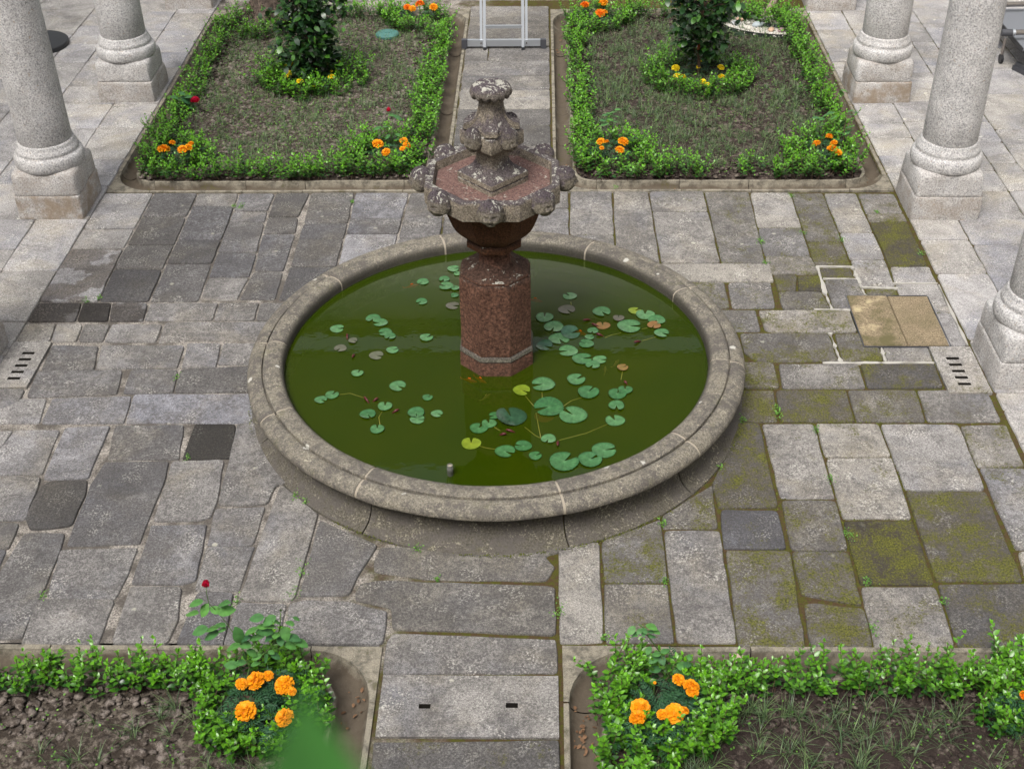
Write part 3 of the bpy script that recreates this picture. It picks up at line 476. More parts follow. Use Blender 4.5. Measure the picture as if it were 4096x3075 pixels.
CLOISTER=[
([(-4.01,7.54),(-3.55,7.54),(-3.55,9.30),(-4.01,9.30)],0.60,0.00,-0.23,0.0050),
([(-4.01,6.97),(-3.55,6.97),(-3.55,7.54),(-4.01,7.54)],0.57,0.00,0.05,0.0050),
([(-4.01,6.30),(-3.55,6.30),(-3.55,6.97),(-4.01,6.97)],0.72,0.00,-0.28,0.0050),
([(-4.01,5.84),(-3.55,5.84),(-3.55,6.30),(-4.01,6.30)],0.65,0.00,-0.28,0.0050),
([(-4.01,4.89),(-3.55,4.89),(-3.55,5.84),(-4.01,5.84)],0.68,0.00,-0.15,0.0050),
([(-4.01,4.31),(-3.55,4.31),(-3.55,4.89),(-4.01,4.89)],0.72,0.00,0.14,0.0050),
([(-4.01,3.60),(-3.55,3.60),(-3.55,4.31),(-4.01,4.31)],0.63,0.00,0.15,0.0050),
([(-4.01,3.05),(-3.55,3.05),(-3.55,3.60),(-4.01,3.60)],0.58,0.00,-0.27,0.0050),
([(-4.01,2.45),(-3.55,2.45),(-3.55,3.05),(-4.01,3.05)],0.65,0.00,-0.29,0.0050),
([(-4.01,2.43),(-3.55,2.43),(-3.55,2.45),(-4.01,2.45)],0.55,0.00,-0.12,0.0050),
([(-4.01,1.55),(-3.55,1.55),(-3.55,2.43),(-4.01,2.43)],0.65,0.00,-0.23,0.0050),
([(-4.01,0.80),(-3.55,0.80),(-3.55,1.55),(-4.01,1.55)],0.51,0.00,0.09,0.0050),
([(-4.01,0.35),(-3.55,0.35),(-3.55,0.80),(-4.01,0.80)],0.58,0.00,0.13,0.0050),
([(-4.01,-0.40),(-3.55,-0.40),(-3.55,0.35),(-4.01,0.35)],0.72,0.00,-0.13,0.0050),
([(-4.01,-1.10),(-3.55,-1.10),(-3.55,-0.40),(-4.01,-0.40)],0.62,0.00,-0.07,0.0050),
([(-4.01,-1.90),(-3.55,-1.90),(-3.55,-1.10),(-4.01,-1.10)],0.66,0.00,-0.03,0.0050),
([(-4.01,-2.70),(-3.55,-2.70),(-3.55,-1.90),(-4.01,-1.90)],0.64,0.00,-0.02,0.0050),
([(-4.62,8.30),(-4.01,8.30),(-4.01,9.40),(-4.62,9.40)],0.78,0.00,-0.22,0.0050),
([(-4.62,7.60),(-4.01,7.60),(-4.01,8.30),(-4.62,8.30)],0.63,0.00,-0.10,0.0050),
([(-4.62,6.95),(-4.01,6.95),(-4.01,7.60),(-4.62,7.60)],0.57,0.00,-0.33,0.0050),
([(-4.62,6.55),(-4.01,6.55),(-4.01,6.95),(-4.62,6.95)],0.79,0.00,-0.21,0.0050),
([(-4.62,6.05),(-4.01,6.05),(-4.01,6.55),(-4.62,6.55)],0.66,0.00,-0.49,0.0050),
([(-4.62,5.35),(-4.01,5.35),(-4.01,6.05),(-4.62,6.05)],0.62,0.00,-0.18,0.0050),
([(-4.62,4.88),(-4.01,4.88),(-4.01,5.35),(-4.62,5.35)],0.51,0.00,-0.16,0.0050),
([(-4.62,4.30),(-4.01,4.30),(-4.01,4.88),(-4.62,4.88)],0.69,0.00,-0.47,0.0050),
([(-4.62,3.70),(-4.01,3.70),(-4.01,4.30),(-4.62,4.30)],0.69,0.00,-0.24,0.0050),
([(-4.62,3.10),(-4.01,3.10),(-4.01,3.70),(-4.62,3.70)],0.70,0.00,-0.31,0.0050),
([(-4.62,2.42),(-4.01,2.42),(-4.01,3.10),(-4.62,3.10)],0.71,0.00,-0.09,0.0050),
([(-4.62,1.90),(-4.01,1.90),(-4.01,2.42),(-4.62,2.42)],0.51,0.00,-0.47,0.0050),
([(-4.62,1.10),(-4.01,1.10),(-4.01,1.90),(-4.62,1.90)],0.70,0.00,0.03,0.0050),
([(-4.62,0.50),(-4.01,0.50),(-4.01,1.10),(-4.62,1.10)],0.58,0.00,-0.25,0.0050),
([(-4.62,-0.30),(-4.01,-0.30),(-4.01,0.50),(-4.62,0.50)],0.68,0.00,-0.32,0.0050),
([(-4.62,-1.20),(-4.01,-1.20),(-4.01,-0.30),(-4.62,-0.30)],0.61,0.00,-0.33,0.0050),
([(-4.62,-2.10),(-4.01,-2.10),(-4.01,-1.20),(-4.62,-1.20)],0.61,0.00,-0.17,0.0050),
([(-5.03,8.00),(-4.62,8.00),(-4.62,9.40),(-5.03,9.40)],0.59,0.00,-0.29,0.0050),
([(-5.03,7.75),(-4.62,7.75),(-4.62,8.00),(-5.03,8.00)],0.73,0.00,-0.49,0.0050),
([(-5.03,7.14),(-4.62,7.14),(-4.62,7.75),(-5.03,7.75)],0.67,0.00,-0.10,0.0050),
([(-5.03,6.55),(-4.62,6.55),(-4.62,7.14),(-5.03,7.14)],0.59,0.00,-0.38,0.0050),
([(-5.03,6.00),(-4.62,6.00),(-4.62,6.55),(-5.03,6.55)],0.74,0.00,-0.37,0.0050),
([(-5.03,5.30),(-4.62,5.30),(-4.62,6.00),(-5.03,6.00)],0.56,0.00,-0.26,0.0050),
([(-5.03,4.88),(-4.62,4.88),(-4.62,5.30),(-5.03,5.30)],0.71,0.00,-0.44,0.0050),
([(-5.03,4.10),(-4.62,4.10),(-4.62,4.88),(-5.03,4.88)],0.60,0.00,-0.32,0.0050),
([(-5.03,3.55),(-4.62,3.55),(-4.62,4.10),(-5.03,4.10)],0.75,0.00,-0.26,0.0050),
([(-5.03,2.90),(-4.62,2.90),(-4.62,3.55),(-5.03,3.55)],0.76,0.00,-0.41,0.0050),
([(-5.03,2.20),(-4.62,2.20),(-4.62,2.90),(-5.03,2.90)],0.60,0.00,-0.14,0.0050),
([(-5.03,1.50),(-4.62,1.50),(-4.62,2.20),(-5.03,2.20)],0.77,0.00,-0.25,0.0050),
([(-5.03,0.70),(-4.62,0.70),(-4.62,1.50),(-5.03,1.50)],0.57,0.00,-0.43,0.0050),
([(-5.03,-0.20),(-4.62,-0.20),(-4.62,0.70),(-5.03,0.70)],0.66,0.00,-0.40,0.0050),
([(-5.03,-1.20),(-4.62,-1.20),(-4.62,-0.20),(-5.03,-0.20)],0.74,0.00,-0.04,0.0050),
([(-5.03,-2.10),(-4.62,-2.10),(-4.62,-1.20),(-5.03,-1.20)],0.56,0.00,-0.35,0.0050),
([(-5.75,8.53),(-5.03,8.53),(-5.03,9.40),(-5.75,9.40)],0.50,0.00,0.02,0.0050),
([(-5.75,7.72),(-5.03,7.72),(-5.03,8.53),(-5.75,8.53)],0.76,0.00,0.04,0.0050),
([(-5.75,6.85),(-5.03,6.85),(-5.03,7.72),(-5.75,7.72)],0.63,0.00,0.02,0.0050),
([(-5.75,6.16),(-5.03,6.16),(-5.03,6.85),(-5.75,6.85)],0.78,0.00,-0.38,0.0050),
([(-5.75,5.56),(-5.03,5.56),(-5.03,6.16),(-5.75,6.16)],0.72,0.00,-0.04,0.0050),
([(-5.75,4.89),(-5.03,4.89),(-5.03,5.56),(-5.75,5.56)],0.70,0.00,-0.21,0.0050),
([(-5.75,4.02),(-5.03,4.02),(-5.03,4.89),(-5.75,4.89)],0.59,0.00,-0.31,0.0050),
([(-5.75,3.37),(-5.03,3.37),(-5.03,4.02),(-5.75,4.02)],0.57,0.00,-0.46,0.0050),
([(-5.75,2.68),(-5.03,2.68),(-5.03,3.37),(-5.75,3.37)],0.68,0.00,-0.34,0.0050),
([(-5.75,1.96),(-5.03,1.96),(-5.03,2.68),(-5.75,2.68)],0.74,0.00,-0.48,0.0050),
([(-5.75,1.24),(-5.03,1.24),(-5.03,1.96),(-5.75,1.96)],0.77,0.00,-0.12,0.0050),
([(-5.75,0.53),(-5.03,0.53),(-5.03,1.24),(-5.75,1.24)],0.78,0.00,-0.01,0.0050),
([(-5.75,-0.39),(-5.03,-0.39),(-5.03,0.53),(-5.75,0.53)],0.77,0.00,-0.18,0.0050),
([(-5.75,-1.00),(-5.03,-1.00),(-5.03,-0.39),(-5.75,-0.39)],0.50,0.00,-0.09,0.0050),
([(-6.50,8.78),(-5.75,8.78),(-5.75,9.40),(-6.50,9.40)],0.66,0.00,-0.05,0.0050),
([(-6.50,8.11),(-5.75,8.11),(-5.75,8.78),(-6.50,8.78)],0.55,0.00,-0.06,0.0050),
([(-6.50,7.30),(-5.75,7.30),(-5.75,8.11),(-6.50,8.11)],0.78,0.00,-0.06,0.0050),
([(-6.50,6.54),(-5.75,6.54),(-5.75,7.30),(-6.50,7.30)],0.75,0.00,-0.50,0.0050),
([(-6.50,5.82),(-5.75,5.82),(-5.75,6.54),(-6.50,6.54)],0.69,0.00,-0.03,0.0050),
([(-6.50,4.90),(-5.75,4.90),(-5.75,5.82),(-6.50,5.82)],0.51,0.00,-0.35,0.0050),
([(-6.50,4.10),(-5.75,4.10),(-5.75,4.90),(-6.50,4.90)],0.58,0.00,-0.21,0.0050),
([(-6.50,3.41),(-5.75,3.41),(-5.75,4.10),(-6.50,4.10)],0.63,0.00,-0.24,0.0050),
([(-6.50,2.76),(-5.75,2.76),(-5.75,3.41),(-6.50,3.41)],0.73,0.00,-0.50,0.0050),
([(-6.50,1.87),(-5.75,1.87),(-5.75,2.76),(-6.50,2.76)],0.52,0.00,-0.43,0.0050),
([(-6.50,1.13),(-5.75,1.13),(-5.75,1.87),(-6.50,1.87)],0.54,0.00,-0.46,0.0050),
([(-6.50,0.26),(-5.75,0.26),(-5.75,1.13),(-6.50,1.13)],0.79,0.00,-0.03,0.0050),
([(-6.50,-0.43),(-5.75,-0.43),(-5.75,0.26),(-6.50,0.26)],0.53,0.00,-0.22,0.0050),
([(-6.50,-1.06),(-5.75,-1.06),(-5.75,-0.43),(-6.50,-0.43)],0.59,0.00,-0.33,0.0050),
([(-7.40,8.71),(-6.50,8.71),(-6.50,9.40),(-7.40,9.40)],0.61,0.00,-0.06,0.0050),
([(-7.40,7.90),(-6.50,7.90),(-6.50,8.71),(-7.40,8.71)],0.69,0.00,-0.26,0.0050),
([(-7.40,7.12),(-6.50,7.12),(-6.50,7.90),(-7.40,7.90)],0.61,0.00,-0.23,0.0050),
([(-7.40,6.42),(-6.50,6.42),(-6.50,7.12),(-7.40,7.12)],0.71,0.00,-0.27,0.0050),
([(-7.40,5.80),(-6.50,5.80),(-6.50,6.42),(-7.40,6.42)],0.71,0.00,-0.25,0.0050),
([(-7.40,5.11),(-6.50,5.11),(-6.50,5.80),(-7.40,5.80)],0.57,0.00,-0.21,0.0050),
([(-7.40,4.51),(-6.50,4.51),(-6.50,5.11),(-7.40,5.11)],0.71,0.00,-0.46,0.0050),
([(-7.40,3.74),(-6.50,3.74),(-6.50,4.51),(-7.40,4.51)],0.63,0.00,-0.27,0.0050),
([(-7.40,2.91),(-6.50,2.91),(-6.50,3.74),(-7.40,3.74)],0.76,0.00,0.02,0.0050),
([(-7.40,2.20),(-6.50,2.20),(-6.50,2.91),(-7.40,2.91)],0.61,0.00,-0.01,0.0050),
([(-7.40,1.62),(-6.50,1.62),(-6.50,2.20),(-7.40,2.20)],0.74,0.00,-0.36,0.0050),
([(-7.40,1.00),(-6.50,1.00),(-6.50,1.62),(-7.40,1.62)],0.64,0.00,-0.43,0.0050),
([(-7.40,0.30),(-6.50,0.30),(-6.50,1.00),(-7.40,1.00)],0.74,0.00,-0.14,0.0050),
([(-7.40,-0.49),(-6.50,-0.49),(-6.50,0.30),(-7.40,0.30)],0.77,0.00,-0.06,0.0050),
([(-7.40,-1.35),(-6.50,-1.35),(-6.50,-0.49),(-7.40,-0.49)],0.70,0.00,-0.10,0.0050),
([(3.51,7.43),(3.92,7.43),(3.92,9.30),(3.51,9.30)],0.64,0.00,-0.25,0.0050),
([(3.51,6.87),(3.92,6.87),(3.92,7.43),(3.51,7.43)],0.65,0.00,-0.30,0.0050),
([(3.51,6.30),(3.92,6.30),(3.92,6.87),(3.51,6.87)],0.54,0.00,0.05,0.0050),
([(3.51,5.92),(3.92,5.92),(3.92,6.30),(3.51,6.30)],0.51,0.00,-0.26,0.0050),
([(3.51,5.10),(3.92,5.10),(3.92,5.92),(3.51,5.92)],0.52,0.00,0.10,0.0050),
([(3.51,4.79),(3.92,4.79),(3.92,5.10),(3.51,5.10)],0.54,0.00,-0.29,0.0050),
([(3.51,4.33),(3.92,4.33),(3.92,4.79),(3.51,4.79)],0.71,0.00,-0.25,0.0050),
([(3.51,4.00),(3.92,4.00),(3.92,4.33),(3.51,4.33)],0.71,0.00,0.00,0.0050),
([(3.51,3.62),(3.92,3.62),(3.92,4.00),(3.51,4.00)],0.71,0.00,0.13,0.0050),
([(3.51,3.27),(3.92,3.27),(3.92,3.62),(3.51,3.62)],0.64,0.00,0.06,0.0050),
([(3.51,2.42),(3.92,2.42),(3.92,3.27),(3.51,3.27)],0.51,0.00,0.05,0.0050),
([(3.51,2.03),(3.92,2.03),(3.92,2.42),(3.51,2.42)],0.63,0.00,0.02,0.0050),
([(3.51,1.49),(3.92,1.49),(3.92,2.03),(3.51,2.03)],0.53,0.00,0.04,0.0050),
([(3.51,0.55),(3.92,0.55),(3.92,1.49),(3.51,1.49)],0.73,0.00,-0.27,0.0050),
([(3.51,-0.10),(3.92,-0.10),(3.92,0.55),(3.51,0.55)],0.58,0.00,-0.05,0.0050),
([(3.51,-0.30),(3.92,-0.30),(3.92,-0.10),(3.51,-0.10)],0.71,0.00,-0.19,0.0050),
([(3.51,-0.95),(3.92,-0.95),(3.92,-0.30),(3.51,-0.30)],0.54,0.00,-0.19,0.0050),
([(3.51,-1.60),(3.92,-1.60),(3.92,-0.95),(3.51,-0.95)],0.65,0.00,0.04,0.0050),
([(3.51,-2.30),(3.92,-2.30),(3.92,-1.60),(3.51,-1.60)],0.60,0.00,-0.13,0.0050),
([(3.92,8.40),(4.50,8.40),(4.50,9.40),(3.92,9.40)],0.62,0.00,-0.31,0.0050),
([(3.92,7.50),(4.50,7.50),(4.50,8.40),(3.92,8.40)],0.63,0.00,-0.45,0.0050),
([(3.92,6.90),(4.50,6.90),(4.50,7.50),(3.92,7.50)],0.65,0.00,0.04,0.0050),
([(3.92,6.30),(4.50,6.30),(4.50,6.90),(3.92,6.90)],0.62,0.00,-0.09,0.0050),
([(3.92,5.60),(4.50,5.60),(4.50,6.30),(3.92,6.30)],0.55,0.00,-0.12,0.0050),
([(3.92,4.85),(4.50,4.85),(4.50,5.60),(3.92,5.60)],0.73,0.00,-0.13,0.0050),
([(3.92,4.36),(4.50,4.36),(4.50,4.85),(3.92,4.85)],0.66,0.00,-0.23,0.0050),
([(3.92,3.80),(4.50,3.80),(4.50,4.36),(3.92,4.36)],0.69,0.00,-0.01,0.0050),
([(3.92,3.30),(4.50,3.30),(4.50,3.80),(3.92,3.80)],0.54,0.00,-0.45,0.0050),
([(3.92,2.90),(4.50,2.90),(4.50,3.30),(3.92,3.30)],0.72,0.00,0.00,0.0050),
([(3.92,2.38),(4.50,2.38),(4.50,2.90),(3.92,2.90)],0.66,0.00,-0.26,0.0050),
([(3.92,1.95),(4.50,1.95),(4.50,2.38),(3.92,2.38)],0.72,0.00,-0.40,0.0050),
([(3.92,1.20),(4.50,1.20),(4.50,1.95),(3.92,1.95)],0.58,0.00,-0.39,0.0050),
([(3.92,0.40),(4.50,0.40),(4.50,1.20),(3.92,1.20)],0.68,0.00,-0.33,0.0050),
([(3.92,-0.40),(4.50,-0.40),(4.50,0.40),(3.92,0.40)],0.57,0.00,-0.12,0.0050),
([(3.92,-1.20),(4.50,-1.20),(4.50,-0.40),(3.92,-0.40)],0.79,0.00,-0.34,0.0050),
([(3.92,-2.10),(4.50,-2.10),(4.50,-1.20),(3.92,-1.20)],0.71,0.00,-0.27,0.0050),
([(4.50,8.20),(4.75,8.20),(4.75,9.40),(4.50,9.40)],0.76,0.00,-0.18,0.0050),
([(4.50,7.10),(4.75,7.10),(4.75,8.20),(4.50,8.20)],0.58,0.00,-0.38,0.0050),
([(4.50,6.50),(4.75,6.50),(4.75,7.10),(4.50,7.10)],0.51,0.00,-0.24,0.0050),
([(4.50,5.80),(4.75,5.80),(4.75,6.50),(4.50,6.50)],0.61,0.00,-0.41,0.0050),
([(4.50,4.90),(4.75,4.90),(4.75,5.80),(4.50,5.80)],0.61,0.00,-0.32,0.0050),
([(4.50,4.36),(4.75,4.36),(4.75,4.90),(4.50,4.90)],0.73,0.00,-0.42,0.0050),
([(4.50,3.90),(4.75,3.90),(4.75,4.36),(4.50,4.36)],0.80,0.00,-0.24,0.0050),
([(4.50,3.46),(4.75,3.46),(4.75,3.90),(4.50,3.90)],0.68,0.00,-0.24,0.0050),
([(4.50,2.90),(4.75,2.90),(4.75,3.46),(4.50,3.46)],0.75,0.00,-0.05,0.0050),
([(4.50,2.38),(4.75,2.38),(4.75,2.90),(4.50,2.90)],0.67,0.00,-0.24,0.0050),
([(4.50,1.70),(4.75,1.70),(4.75,2.38),(4.50,2.38)],0.72,0.00,-0.03,0.0050),
([(4.50,0.90),(4.75,0.90),(4.75,1.70),(4.50,1.70)],0.62,0.00,-0.10,0.0050),
([(4.50,0.00),(4.75,0.00),(4.75,0.90),(4.50,0.90)],0.79,0.00,-0.24,0.0050),
([(4.50,-1.00),(4.75,-1.00),(4.75,0.00),(4.50,0.00)],0.57,0.00,-0.37,0.0050),
([(4.50,-2.10),(4.75,-2.10),(4.75,-1.00),(4.50,-1.00)],0.72,0.00,-0.13,0.0050),
([(4.75,8.47),(5.50,8.47),(5.50,9.40),(4.75,9.40)],0.53,0.00,-0.45,0.0050),
([(4.75,7.57),(5.50,7.57),(5.50,8.47),(4.75,8.47)],0.75,0.00,-0.34,0.0050),
([(4.75,6.93),(5.50,6.93),(5.50,7.57),(4.75,7.57)],0.61,0.00,-0.18,0.0050),
([(4.75,6.30),(5.50,6.30),(5.50,6.93),(4.75,6.93)],0.70,0.00,-0.50,0.0050),
([(4.75,5.65),(5.50,5.65),(5.50,6.30),(4.75,6.30)],0.60,0.00,-0.26,0.0050),
([(4.75,5.02),(5.50,5.02),(5.50,5.65),(4.75,5.65)],0.65,0.00,-0.38,0.0050),
([(4.75,4.19),(5.50,4.19),(5.50,5.02),(4.75,5.02)],0.68,0.00,0.03,0.0050),
([(4.75,3.30),(5.50,3.30),(5.50,4.19),(4.75,4.19)],0.62,0.00,-0.20,0.0050),
([(4.75,2.39),(5.50,2.39),(5.50,3.30),(4.75,3.30)],0.54,0.00,-0.35,0.0050),
([(4.75,1.74),(5.50,1.74),(5.50,2.39),(4.75,2.39)],0.70,0.00,-0.44,0.0050),
([(4.75,0.84),(5.50,0.84),(5.50,1.74),(4.75,1.74)],0.77,0.00,-0.00,0.0050),
([(4.75,0.17),(5.50,0.17),(5.50,0.84),(4.75,0.84)],0.53,0.00,0.02,0.0050),
([(4.75,-0.55),(5.50,-0.55),(5.50,0.17),(4.75,0.17)],0.61,0.00,-0.08,0.0050),
([(4.75,-1.40),(5.50,-1.40),(5.50,-0.55),(4.75,-0.55)],0.73,0.00,-0.34,0.0050),
([(5.50,8.58),(6.30,8.58),(6.30,9.40),(5.50,9.40)],0.55,0.00,-0.14,0.0050),
([(5.50,7.77),(6.30,7.77),(6.30,8.58),(5.50,8.58)],0.69,0.00,-0.40,0.0050),
([(5.50,6.90),(6.30,6.90),(6.30,7.77),(5.50,7.77)],0.77,0.00,-0.14,0.0050),
([(5.50,6.24),(6.30,6.24),(6.30,6.90),(5.50,6.90)],0.54,0.00,0.01,0.0050),
([(5.50,5.39),(6.30,5.39),(6.30,6.24),(5.50,6.24)],0.54,0.00,-0.32,0.0050),
([(5.50,4.45),(6.30,4.45),(6.30,5.39),(5.50,5.39)],0.72,0.00,-0.17,0.0050),
([(5.50,3.63),(6.30,3.63),(6.30,4.45),(5.50,4.45)],0.67,0.00,-0.14,0.0050),
([(5.50,2.87),(6.30,2.87),(6.30,3.63),(5.50,3.63)],0.64,0.00,-0.33,0.0050),
([(5.50,2.27),(6.30,2.27),(6.30,2.87),(5.50,2.87)],0.55,0.00,-0.46,0.0050),
([(5.50,1.53),(6.30,1.53),(6.30,2.27),(5.50,2.27)],0.71,0.00,-0.09,0.0050),
([(5.50,0.84),(6.30,0.84),(6.30,1.53),(5.50,1.53)],0.66,0.00,-0.09,0.0050),
([(5.50,-0.00),(6.30,-0.00),(6.30,0.84),(5.50,0.84)],0.61,0.00,-0.35,0.0050),
([(5.50,-0.82),(6.30,-0.82),(6.30,-0.00),(5.50,-0.00)],0.62,0.00,-0.02,0.0050),
([(5.50,-1.60),(6.30,-1.60),(6.30,-0.82),(5.50,-0.82)],0.51,0.00,-0.22,0.0050),
([(6.30,8.75),(7.20,8.75),(7.20,9.40),(6.30,9.40)],0.56,0.00,-0.40,0.0050),
([(6.30,7.89),(7.20,7.89),(7.20,8.75),(6.30,8.75)],0.62,0.00,-0.09,0.0050),
([(6.30,7.20),(7.20,7.20),(7.20,7.89),(6.30,7.89)],0.74,0.00,-0.09,0.0050),
([(6.30,6.52),(7.20,6.52),(7.20,7.20),(6.30,7.20)],0.68,0.00,-0.42,0.0050),
([(6.30,5.81),(7.20,5.81),(7.20,6.52),(6.30,6.52)],0.62,0.00,-0.39,0.0050),
([(6.30,5.04),(7.20,5.04),(7.20,5.81),(6.30,5.81)],0.66,0.00,-0.19,0.0050),
([(6.30,4.18),(7.20,4.18),(7.20,5.04),(6.30,5.04)],0.56,0.00,-0.36,0.0050),
([(6.30,3.49),(7.20,3.49),(7.20,4.18),(6.30,4.18)],0.73,0.00,-0.48,0.0050),
([(6.30,2.60),(7.20,2.60),(7.20,3.49),(6.30,3.49)],0.74,0.00,-0.01,0.0050),
([(6.30,2.01),(7.20,2.01),(7.20,2.60),(6.30,2.60)],0.78,0.00,-0.29,0.0050),
([(6.30,1.35),(7.20,1.35),(7.20,2.01),(6.30,2.01)],0.67,0.00,-0.18,0.0050),
([(6.30,0.76),(7.20,0.76),(7.20,1.35),(6.30,1.35)],0.69,0.00,0.04,0.0050),
([(6.30,0.16),(7.20,0.16),(7.20,0.76),(6.30,0.76)],0.71,0.00,-0.34,0.0050),
([(6.30,-0.70),(7.20,-0.70),(7.20,0.16),(6.30,0.16)],0.76,0.00,-0.23,0.0050),
([(6.30,-1.54),(7.20,-1.54),(7.20,-0.70),(6.30,-0.70)],0.68,0.00,-0.10,0.0050),
]
PADS=[(-1.082, 0.298, 0.051, 0, 0), (-0.838, 0.432, 0.054, 0, 0), (-0.781, 0.376, 0.054, 0, 0), (-0.732, 0.25, 0.049, 0, 0), (-0.692, 0.196, 0.04, 0, 0), (-0.95, 0.141, 0.032, 2, 0), (-1.026, 0.051, 0.044, 2, 0), (-0.766, -0.038, 0.05, 2, 0), (-0.66, 0.028, 0.044, 0, 0), (-0.872, -0.25, 0.041, 0, 0), (-0.585, -0.395, 0.055, 0, 1), (-1.078, -0.551, 0.042, 0, 1), (-1.011, -0.497, 0.045, 0, 1), (-0.647, -0.621, 0.047, 0, 1), (-0.75, -0.71, 0.052, 0, 1), (-0.437, -0.693, 0.054, 0, 1), (-0.424, -0.762, 0.049, 0, 1), (-0.302, -0.701, 0.039, 0, 1), (-0.376, -0.525, 0.034, 0, 1), (-0.672, -0.864, 0.045, 0, 1), (-0.435, 0.182, 0.048, 0, 0), (-0.517, 0.94, 0.045, 0, 2), (-0.505, 0.659, 0.042, 0, 2), (-0.299, 1.129, 0.046, 0, 2), (-0.357, 0.974, 0.041, 0, 2), (-0.337, 0.874, 0.054, 0, 2), (-0.268, 0.844, 0.032, 0, 2), (-0.268, 0.747, 0.031, 0, 2), (-0.274, 0.601, 0.05, 2, 2), (-0.262, 1.056, 0.029, 0, 2), (-0.066, -1.005, 0.062, 1, 4), (-0.025, -0.851, 0.058, 0, 4), (0.04, -0.804, 0.048, 0, 4), (0.585, 0.737, 0.052, 0, 3), (0.56, 0.549, 0.062, 2, 3), (0.812, 0.519, 0.065, 0, 3), (0.398, 0.445, 0.062, 0, 3), (0.465, 0.317, 0.07, 0, 3), (0.929, 0.431, 0.041, 2, 3), (1.051, 0.535, 0.046, 1, 3), (1.123, 0.484, 0.068, 0, 3), (1.202, 0.411, 0.062, 0, 3), (1.178, 0.34, 0.048, 3, 3), (1.001, 0.326, 0.086, 0, 3), (1.223, 0.235, 0.053, 0, 3), (0.814, 0.34, 0.051, 3, 3), (0.501, 0.169, 0.074, 0, 3), (0.582, 0.239, 0.069, 4, 3), (0.74, 0.268, 0.04, 0, 3), (0.713, 0.186, 0.034, 0, 3), (0.689, 0.103, 0.052, 0, 3), (0.56, 0.021, 0.068, 0, 3), (0.395, 0.079, 0.058, 4, 3), (0.655, -0.077, 0.07, 0, 3), (0.776, -0.09, 0.049, 0, 3), (0.726, -0.153, 0.049, 0, 3), (0.926, -0.185, 0.038, 3, 3), (0.386, -0.377, 0.08, 0, 4), (0.608, -0.321, 0.061, 0, 4), (0.685, -0.466, 0.07, 0, 4), (0.244, -0.441, 0.057, 1, 4), (0.423, -0.624, 0.098, 0, 4), (0.58, -0.712, 0.09, 0, 4), (0.875, -0.483, 0.059, 0, 4), (0.93, -0.44, 0.048, 0, 4), (0.864, -0.615, 0.051, 0, 4), (0.847, -0.767, 0.063, 0, 4), (0.18, -0.732, 0.099, 4, 4), (0.42, -0.961, 0.047, 0, 4), (0.337, -1.13, 0.04, 0, 4), (0.515, -1.184, 0.091, 0, 4), (0.675, -1.166, 0.074, 0, 4), (0.765, -1.07, 0.077, 0, 4), (0.261, -1.031, 0.055, 0, 4), (0.149, -1.087, 0.064, 0, 4), (0.073, -0.725, 0.039, 0, 4)]
STALKS=[[(-0.964, -0.488), (-0.896, -0.471), (-0.8, -0.521)], [(-0.66, -0.669), (-0.676, -0.733), (-0.66, -0.812)], [(0.27, -0.502), (0.325, -0.61)], [(0.34, -0.683), (0.355, -0.81), (0.371, -0.942)], [(0.521, -0.609), (0.572, -0.552), (0.642, -0.515)], [(0.807, -0.796), (0.66, -0.895), (0.488, -0.967)], [(0.819, 0.189), (0.868, 0.221), (0.938, 0.25)], [(1.08, 0.151), (1.124, 0.17), (1.184, 0.202)], [(1.088, 0.298), (1.134, 0.319)], [(-0.008, -1.029), (0.035, -1.048), (0.087, -1.059)], [(0.056, -0.818), (0.115, -0.873)], [(0.592, 0.659), (0.594, 0.607)], [(0.379, -0.46), (0.381, -0.519)], [(0.924, -0.219), (0.909, -0.315)], [(0.268, -0.834), (0.336, -0.919), (0.374, -0.949)]]
BUDS=[(-0.996, 0.192), (-0.776, -0.555), (-0.716, -0.555), (-0.571, -0.678), (-0.922, -0.045), (0.703, 0.405), (0.788, 0.211), (0.131, -0.92), (0.178, -0.885), (0.478, -1.006), (0.76, 0.336), (0.937, -0.362), (1.047, 0.126)]
FISH=[(-0.595, 0.912, 0, 25), (-0.105, -0.305, 0, -20), (-0.032, -0.3, 0, -40), (0.335, 0.708, 0, -20), (0.657, 0.273, 0, -35), (0.809, -0.177, 1, 85), (0.887, -0.1, 1, 60), (0.011, -0.488, 1, 50)]
